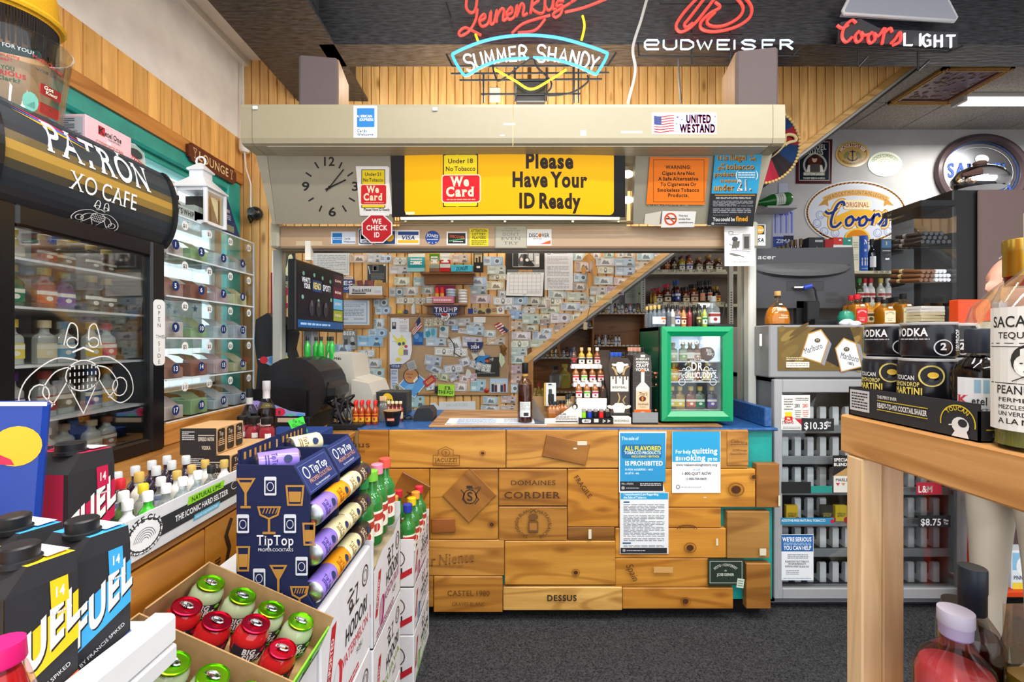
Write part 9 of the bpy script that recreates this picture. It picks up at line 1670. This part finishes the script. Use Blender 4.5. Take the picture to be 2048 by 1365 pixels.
def fuel(x1,y0,z,c,c2,label,s_=1.0):
 w,d,h=.068*s_,.066*s_,.185*s_;e=empty('punch_carton',(x1,y0,z),-.24 if s_==1 else-.08,label=label,cat='carton',group='FUEL party punch cartons');K='26262a'
 m=MB().box(-w,0,0,d,0,h*.86,K,'t');t=h*.86;R=[(-w*.97,d*.3,h),(-w*.03,d*.3,h*.995),(-w*.03,d*.98,h*.985),(-w*.97,d*.98,h*.985)]
 m.add([(-w,0,t),(0,0,t),(0,d,t),(-w,d,t)]+R,[(0,1,5,4),(1,2,6,5),(2,3,7,6),(3,0,4,7)],K).add(R,[(0,1,2,3)],c);m.build('body','card',e)
 MB().lathe([(.019*s_,0),(.019*s_,.006),(.0165*s_,.007),(.017*s_,.02),(.015*s_,.022)],20,'1b1c1f',(-w*.4,d*.42,h*.98)).build('cap','plastic',e)
 a=Art(False);a.poly([(0,t*.3),(d,t*.5),(d,t*.86),(0,t*.62)],c);
 for col,k_ in(('f4f2ee',0),):
  V,Fc,W_=layout('FUEL',2);a.raw([(d*.04+p[0]/W_*d*1.02,t*(.33+.26*p[1])+p[0]/W_*d*1.02*.75) for p in V],Fc,'1a1416',a.l+.5);a.raw([(d*.02+p[0]/W_*d*1.02,t*(.345+.26*p[1])+p[0]/W_*d*1.02*.75) for p in V],Fc,col,a.l+.8)
 a.poly([(d*.6,t*.8),(d*.86,t*.82),(d*.84,t),(d*.58,t)],c);a.text('14',d*.72,t*.87,h*.06,'f2e8e4',w=d*.16,b=1.5);a.greek(d*.6,t*.74,d*.9,t*.77,1,'d8d8d8');a.poly([(0,0),(d,0),(d,t*.26),(0,t*.1)],c2);a.text('ULTRA' if c2=='4a6ab0' else 'PUNCH',d*.62,t*.12,h*.05,'d83040',w=d*.45,b=2,rot=22);a.text('BY FRANCIS SPIKED',d*.5,t*.26,h*.026,'d8d8dc',w=d*.85,rot=24)
 a.it=[(v_,f_,c_,l_) for v_,f_,c_,l_ in a.it];a.emit(MB(),frame_fn((.0004,0,0),(0,1,0),(0,0,1))).build('front_print','paper',e)
 a=Art(False);a.poly([(-w,0),(0,0),(0,t),(-w,t)],c);a.poly([(-w*.12,t*.2),(0,t*.3),(0,t),(-w*.08,t)],K);a.greek(-w*.8,t*.55,-w*.3,t*.6,1,'f0dce0');a.emit(MB(),frame_fn((0,-.0004,0),(1,0,0),(0,0,1))).build('side_print','paper',e)
 a=Art(False);a.poly([(-w*.9,d*.62),(-w*.1,d*.62),(-w*.1,d*.95),(-w*.9,d*.95)],'d8dade');a.poly([(-w*.95,d*.45),(-w*.7,d*.45),(-w*.7,d*.6),(-w*.95,d*.6)],c);a.emit(MB(),frame_fn((0,0,h*1.001),(1,0,0),(0,1,0))).build('top_print','paper',e)
fuel(-.53,.549,1.02,'3aa4e4','4a6ab0','blue and black FUEL punch carton nearest the white tray end');fuel(-.53,.475,1.02,'f2c81c','e86a28','yellow and black FUEL punch carton in the white tray');fuel(-.63,.56,1.02,'3aa4e4','4a6ab0','second blue FUEL punch carton behind the first');fuel(-.63,.486,1.02,'f2c81c','e86a28','second yellow FUEL punch carton at the picture edge')
fuel(-.815,.835,.987,'c01848','c01848','crimson FUEL punch carton standing behind the blue ones',1.36);fuel(-.95,.85,.987,'c01848','c01848','second crimson FUEL punch carton beside the blue sign',1.36)
cbottle('punch_bottle',(-.455,.405,1.019),[(.02,0),(.024,.004),(.024,.11),(.018,.135),(.014,.145)],'c81420','red punch bottle with magenta cap at the lower picture edge',cap=[(.0165,.144,'d81c70'),(.017,.146,'d81c70'),(.016,.162,'d81c70')],fill=.95,n=18,glasscol='f0c8c8')
m=MB().bbox(-.13,.0,-.02,.0,0,.225,'1c3f9c',.006);a=Art(False);a.ell(-.034,.15,.032,.034,'f0b818',20);a.poly([(-.125,.14),(-.105,.165),(-.08,.16),(-.06,.14),(-.04,.128),(-.035,.118),(-.07,.122),(-.1,.118),(-.125,.11)],'c81c48');a.rect(-.13,.218,0,.225,'d0d2d4');a.emit(m,frame_fn((0,-.0205,0),(1,0,0),(0,0,1)));ob=m.build('cooler_topper','glossy',None,'blue energy drink topper sign with charging red bull','sign',origin=(0,0,0));ob.location=(-.825,.8,1.12);ob.rotation_euler=(0,.06,.45)
MB().box(-.96,-.85,.72,.8,.986,1.119,'c8cacc').build('sign_foot_box','plastic',None,'grey box under the blue energy drink sign','box')
# == wooden display table, right
e=empty('display_table',(.742,.2,0),label='pine display table with thick edge and post leg in the aisle',cat='table')
MB().bbox(0,.9,-.1,.83,1.20,1.285,'d8a468',.004).build('table_top','wood_y',e);MB().bbox(.0,.044,.764,.81,0,1.199,'e4c296',.003).build('leg','wood_z',e);MB().bbox(.0445,.09,.764,.808,0,1.199,'d0ac84',.003).build('leg','wood_z',e);MB().bbox(.01,.9,-.1,.763,.69,.72,'cf9c62',.004).build('lower_shelf','wood_y',e);MB().bbox(.83,.9,.75,.82,0,1.199,'c8986a',.003).build('leg','wood_z',e)
e=empty('can_tray',(.755,.735,1.286),label='black and gold Toucan cocktail shaker tray on the table',cat='tray');MB().box(0,.003,0,.285,0,.062,'2a2a2d').box(0,.19,0,.003,0,.05,'2a2a2d').box(0,.19,.282,.285,0,.062,'2a2a2d').box(.187,.19,0,.285,0,.05,'2a2a2d').box(0,.19,0,.285,0,.002,'b8a040').build('tray','card',e)
a=Art(False);a.rect(-.28,.012,-.225,.057,'c8cacc');a.greek(-.275,.016,-.23,.053,6,'2a2a2d');a.text('THE FIRST EVER',-.205,.046,.006,'e4e4e2',al='l',w=.048,b=1);a.rect(-.205,.0405,-.09,.042,'d8c030');a.text('READY-TO-MIX COCKTAIL SHAKER',-.148,.027,.0095,'e8e8e6',w=.112,b=1.4);a.rect(-.205,.022,-.09,.0235,'d8c030');a.ring(-.035,.025,.03,.03,.002,'d8c030',20,-10,190);a.arc('TOUCAN',-.035,.025,.025,.025,-50,50,.007,'d8c030',b=1);a.ell(-.03,.022,.015,.014,'e4e4e4',16);a.ell(-.026,.026,.008,.007,'2a2a2d',12);a.poly([(-.045,.002),(-.015,.002),(-.02,.016),(-.035,.018)],'e4e4e4');a.line([(-.05,.02),(-.04,.022)],.002,'e4e4e4');a.emit(MB(),frame_fn((-.0006,0,0),(0,-1,0),(0,0,1))).build('side_print','paper',e)
a=Art(False);a.text('TOUCAN',.06,.026,.014,'e8e8e6',w=.08,b=1);a.rect(.01,.019,.2,.021,'d8c030');a.text('LEMON DROP',.05,.008,.007,'e8e8e6',w=.06);a.emit(MB(),frame_fn((0,-.0006,0),(1,0,0),(0,0,1))).build('end_print','paper',e)
def can2(x,y,z,h,r,art,label,top='c8cacc'):
 e=empty('shaker_can',(x,y,z),label=label,cat='can',group='stacked shaker cans');MB().lathe([(r*.86,0),(r,.008),(r,h-.012),(r*.93,h-.004)],32,'1b1c22').build('body','glossy',e);MB().lathe([(r*.93,h-.006),(r*.97,h-.003),(r*.97,h),(r*.9,h),(r*.88,h-.004),(.001,h-.004)],32,top).build('rim','painted_metal',e);a=Art(False);art(a,h);a.emit(MB(),cyl_fn(r+.0006,a0=-math.pi*.72)).build('print','paper',e)
def lower(a,h):a.ell(.004,h*.75,.019,.02,'d8c870',24);a.ell(.004,h*.75,.016,.017,'1b1c22',24);a.ell(.006,h*.76,.008,.006,'e8c040',12);a.text('TOUCAN',-.038,h*.68,.008,'e4e4e2',w=.036,b=1);a.text('LEMON DROP',-.036,h*.585,.008,'d8c870',w=.046,b=1);a.text('MARTINI',-.034,h*.47,.012,'e0cc60',w=.052,b=1.5);a.greek(-.06,h*.38,.02,h*.43,1,'e4e4e2');a.text('LEARN TO',.06,h*.42,.009,'d8c030',w=.04,b=1);a.greek(.04,h*.5,.08,h*.88,6,'c8c890')
def upper(a,h):a.text('VODKA',-.03,h*.62,.014,'e8e8ea',w=.055,b=1.5);a.greek(-.05,h*.5,0,h*.56,1,'c8c8cc');a.ring(.02,h*.3,.014,.014,.002,'d0d0d4',20);a.text('2',.02,h*.24,.012,'d8d8dc',b=2);a.text('100 PROOF',.052,h*.5,.01,'e4e4e6',w=.04,b=1,rot=90);a.text('DOUBLE',.09,h*.75,.01,'e8e8ea',w=.035,b=1);a.text('SHOT',.09,h*.58,.012,'e8e8ea',w=.035,b=1.5)
for i,(x,y) in enumerate(((.806,.975),(.803,.88),(.897,.94))):can2(x,y,1.289,.128,.0455,lower,f'black lemon drop martini can, {ORD[i]} from the tray corner, lower layer','d4d6d8');can2(x+.002,y,1.4175,.068,.044,upper,f'black vodka shot can, {ORD[i]} from the tray corner, upper layer')
for i,(x,y) in enumerate(((.796,.775),(.868,.81))):
 a=Art(False);a.rect(-.032,.01,.032,.1,'d8dade',nx=6);a.rect(-.01,.075,.014,.097,'8ab0c8',nx=2);a.text('K',-.024,.056,.014,'b82838',b=1,sf=True);a.text('etel One',.008,.056,.012,'1a1a1c',w=.042,b=1,sf=True);a.text('COCKTAILS',0,.044,.006,'2a2a2c',w=.045);a.text('ESPRESSO MARTINI',0,.03,.007,'a8785a',w=.055,b=1);a.greek(-.026,.014,.026,.026,2,'a8a8a8');cbottle('cocktail_bottle',(x,y,1.289),[(.034,0),(.036,.004),(.036,.11),(.026,.125),(.016,.135),(.016,.145)],'1c1212',f'{["nearer", "farther"][i]} Ketel One espresso martini bottle with black cap',cap=[(.0185,.14,'1a2230'),(.019,.142,'1a2230'),(.019,.18,'1a2230'),(.0175,.182,'1a2230')],fill=.95,lab=a,glasscol='6a5a54',n=20,group='Ketel One bottles on the table',labf=cyl_fn(.0372,a0=-math.pi*.72))
cbottle('tequila_bottle',(1.04,.93,1.286),[(.08,0),(.085,.008),(.085,.19),(.074,.235),(.04,.275),(.024,.29),(.023,.31)],None,'clear round-shouldered tequila bottle with knurled gold cap',cap=[(.0235,.275,'c8ccd0'),(.0235,.292,'9a2020'),(.0255,.296,'9a2020'),(.0265,.298,'c89a38'),(.0265,.346,'c89a38'),(.0275,.348,'c8a040'),(.0275,.37,'d0a848'),(.025,.372,'d0a848')],capmat='metal',n=28)
a=Art(False);a.rect(-.07,.03,.09,.215,'e4e4e0',nx=14)
for t,z,h_,w_ in(('SACA-CHISPAS',.185,.016,.12),('TEQUILA JALISCO',.168,.009,.1),('PEANUT BUTTER',.085,.012,.105),('FERMENTO EN LA',.073,.006,.1),('MEZCLES POR EL MAÑANA',.062,.006,.1),('UN VERDADERO MEXICO',.052,.006,.1),('A LA MERA MERA',.04,.008,.1)):a.text(t,.0,z,h_,'24221f',w=w_,b=.6)
for z in(.16,.1,.155):a.rect(-.065,z,.085,z+.0012,'24221f',nx=10)
a.ell(-.012,.135,.02,.024,'2a2826',18);a.ell(-.016,.128,.0125,.016,'e8e6e2',16);a.ell(-.02,.131,.002,.0012,'24221f',8);a.ell(-.01,.131,.002,.0012,'24221f',8);a.ell(-.015,.119,.003,.0012,'24221f',8);a.line([(-.03,.104),(-.016,.112),(.0,.104)],.0015,'24221f')
cbottle('tequila_bottle',(.8,.685,1.286),[(.05,0),(.055,.006),(.055,.225),(.045,.25),(.02,.275),(.018,.32)],'8a8a3c','tall white-labelled tequila bottle with a womans portrait',cap=[(.02,.3,'e4e0d4'),(.02,.36,'e4e0d4')],fill=.18,lab=a,n=28,labf=cyl_fn(.0562,a0=-math.pi*.78))
cbottle('gin_bottle',(.79,.81,.721),[(.05,0),(.058,.008),(.06,.13),(.05,.16),(.022,.19),(.019,.205)],'d8525a','coral red bottle with lilac cap on the lower shelf',cap=[(.021,.203,'8a78b8'),(.023,.206,'9a88c4'),(.024,.225,'b8aed4'),(.0255,.227,'c8c2dc'),(.0255,.25,'cac6dc')],fill=.72,n=24,glasscol='f0d8d8')
cbottle('whiskey_bottle',(.87,.86,.721),[(.04,0),(.045,.006),(.046,.16),(.036,.19),(.02,.215),(.017,.225)],'3a1408','dark amber bottle with tall navy capsule on the lower shelf',cap=[(.019,.215,'16202e'),(.0205,.217,'16202e'),(.0205,.255,'16202e'),(.0215,.257,'1a2636'),(.0215,.3,'1a2636'),(.0205,.302,'22303f')],fill=.8,n=24,glasscol='d8c8c0')
a=Art(False);a.text('C',0,.25,.02,'c8a860',b=.5,sf=True);cbottle('cognac_bottle',(.845,.7,.721),[(.045,0),(.05,.008),(.05,.15),(.03,.19),(.019,.205),(.019,.21)],'1a0e0a','black-capsuled cognac bottle with gold band on the lower shelf',cap=[(.021,.2,'c89a48'),(.021,.212,'c89a48'),(.0212,.213,'14202e'),(.0205,.265,'14202e'),(.023,.267,'131316'),(.023,.295,'131316'),(.02,.298,'131316')],lab=a,labf=cyl_fn(.0212,a0=-math.pi*.72),fill=.8,n=24,glasscol='8a7a70')
cbottle('liqueur_bottle',(.93,.78,.721),[(.045,0),(.05,.006),(.05,.17),(.05,.25)],'c8b040','wide-mouthed square bottle of yellow liqueur on the lower shelf',fill=.55,sq=5,n=20,glasscol='eceadc')
cbottle('liqueur_bottle',(.91,.92,.721),[(.035,0),(.04,.006),(.04,.16),(.03,.19)],'b8941c','yellow-rimmed bottle behind the coral red one',cap=[(.03,.188,'c8a828'),(.032,.19,'c8a828'),(.032,.2,'3a3a38')],fill=.85,n=20)
# == man behind the table
def person():
 PX,PYY=2.14,1.93
 vs=[(0,0,.95,.15),(0,0,1.12,.145),(0,.0,1.32,.17),(0,.0,1.47,.14),(-.01,0,1.54,.062),(.0,-.0,.93,.14),(0,.1,.88,.1),(.0,.11,.5,.07),(.0,.12,.12,.05),(-.16,.12,.04,.035),(0,-.1,.88,.1),(.0,-.11,.5,.07),(.0,-.1,.12,.05),(-.16,-.1,.04,.035),(0,.2,1.42,.065),(.02,.25,1.15,.05),(-.14,.22,.95,.04),(-.2,.2,.92,.03),(0,-.2,1.42,.065),(.02,-.25,1.15,.05),(-.14,-.22,.95,.04),(-.2,-.2,.92,.03)]
 ed=[(0,1),(1,2),(2,3),(3,4),(0,5),(5,6),(6,7),(7,8),(8,9),(5,10),(10,11),(11,12),(12,13),(3,14),(14,15),(15,16),(16,17),(3,18),(18,19),(19,20),(20,21)]
 e=empty('person',(PX,PYY,0),label='grey-haired man in cream clothes standing behind the table, facing the counter',cat='person')
 me=bpy.data.meshes.new('body');me.from_pydata([v[:3] for v in vs],ed,[]);o=bpy.data.objects.new('clothed_body',me);COLL.objects.link(o);o.parent=e
 md=o.modifiers.new('skin','SKIN');md.use_smooth_shade=True;sv=me.skin_vertices[0].data
 for i,v in enumerate(vs):sv[i].radius=(v[3]*(.8 if i<4 else 1),v[3])
 sv[0].use_root=True;o.modifiers.new('sub','SUBSURF').levels=2;o.modifiers['sub'].render_levels=2;me.materials.append(MATS['cream_cloth'])
 m=MB();N,K=28,20;R=[]
 for j in range(K+1):
  t=math.pi*j/K;z=-math.cos(t);w=math.sin(t)
  for i in range(N):
   a_=2*math.pi*i/N;x=w*math.cos(a_)*.105;y=w*math.sin(a_)*.08*(1-.12*max(0,-z));zz=z*.125
   f_=max(0,-math.cos(a_))**4
   if f_>0:
    n_=math.exp(-((zz+.012)/.022)**2)*max(0,1-abs(y)/.022)*.034;br=math.exp(-((zz-.035)/.016)**2)*.008;ch=math.exp(-((zz+.09)/.022)**2)*.02;mo=math.exp(-((zz+.052)/.012)**2)*.008;ey=math.exp(-((zz-.017)/.012)**2-((abs(y)-.032)/.014)**2)*.012
    x-=f_*(n_+br+ch+mo-ey)
   R.append((x,y,1.69+zz))
 m.add(R,[(j*N+i,j*N+(i+1)%N,(j+1)*N+(i+1)%N,(j+1)*N+i) for j in range(K) for i in range(N)],'d8a08c',True);m.build('head','skin',e)
 for s_ in(-1,1):MB().sphere((-.082,.032*s_,1.705),.0095,'d8d0c8',10,8).sphere((-.089,.032*s_,1.705),.004,'3a4a58',8,6).build('eye','glossy',e);MB().sphere((.01,.082*s_,1.69),.022,'d0947f',10,8,(.7,.35,1.3)).build('ear','skin',e)
 for s_ in(-1,1):
  q=Vector((-.2,.2*s_,.925));m=MB().sphere(q+Vector((-.045,0,-.012)),.042,'d8a08c',12,8,(1.05,.42,.8))
  for k in range(4):
   u=Vector((-.075,.0,.02-.018*k-.012));L_=(.07,.08,.075,.058)[k];m.tube([q+u,q+u+Vector((-L_*.5,-.006*s_,-L_*.18)),q+u+Vector((-L_*.85,-.016*s_,-L_*.5))],[.0095,.009,.007],8,'d8a08c')
  m.tube([q+Vector((-.03,-.008*s_,.016)),q+Vector((-.06,-.022*s_,.03)),q+Vector((-.088,-.03*s_,.026))],[.011,.0105,.008],8,'d8a08c');m.build('hand','skin',e)
  MB().bbox(-.24,.07,.11*s_-.05,.11*s_+.05,0,.085,'2a2420',.03).build('shoe','plastic',e)
 MB().tube([(.02,0,1.46),(.015,0,1.54),(.0,0,1.63)],[.075,.058,.056],16,'d29a86').build('neck','skin',e);MB().tube([(.012+.068*math.cos(i*.3927),.066*math.sin(i*.3927),1.525-.02*math.cos(i*.3927+3.14)) for i in range(16)],.014,8,'cfc6b6',closed=True).build('collar','cream_cloth',e)
 h=MB();rg=random.Random(5)
 for i in range(900):
  a_=rg.uniform(-2.2,2.2);t=rg.uniform(.15,1.75 if abs(a_)<1.9 else .6);p=Vector((math.sin(t)*math.cos(a_)*.108,math.sin(t)*math.sin(a_)*.084,1.7+math.cos(t)*.128));d=Vector((.018,0,-.004))+Vector((rg.uniform(-.004,.004),rg.uniform(-.006,.006),rg.uniform(-.006,.006)));h.tube([p,p+d*.6+Vector((0,0,.006)),p+d*1.4],[.003,.0026,.001],4,jit('b0aca6',.15))
 tag(h.build('hair','fabric',e),kind='stuff');return e
attr_mat('cream_cloth',.9,noise=.08,nscale=90);t_=NT(MATS['cream_cloth']);b_=t_.n['Principled BSDF']
for l_ in list(b_.inputs['Base Color'].links):t_.l.remove(l_)
b_.inputs['Base Color'].default_value=C('cfc6b6');person()
bpy.data.objects.remove(_fo);bpy.data.curves.remove(_fc)
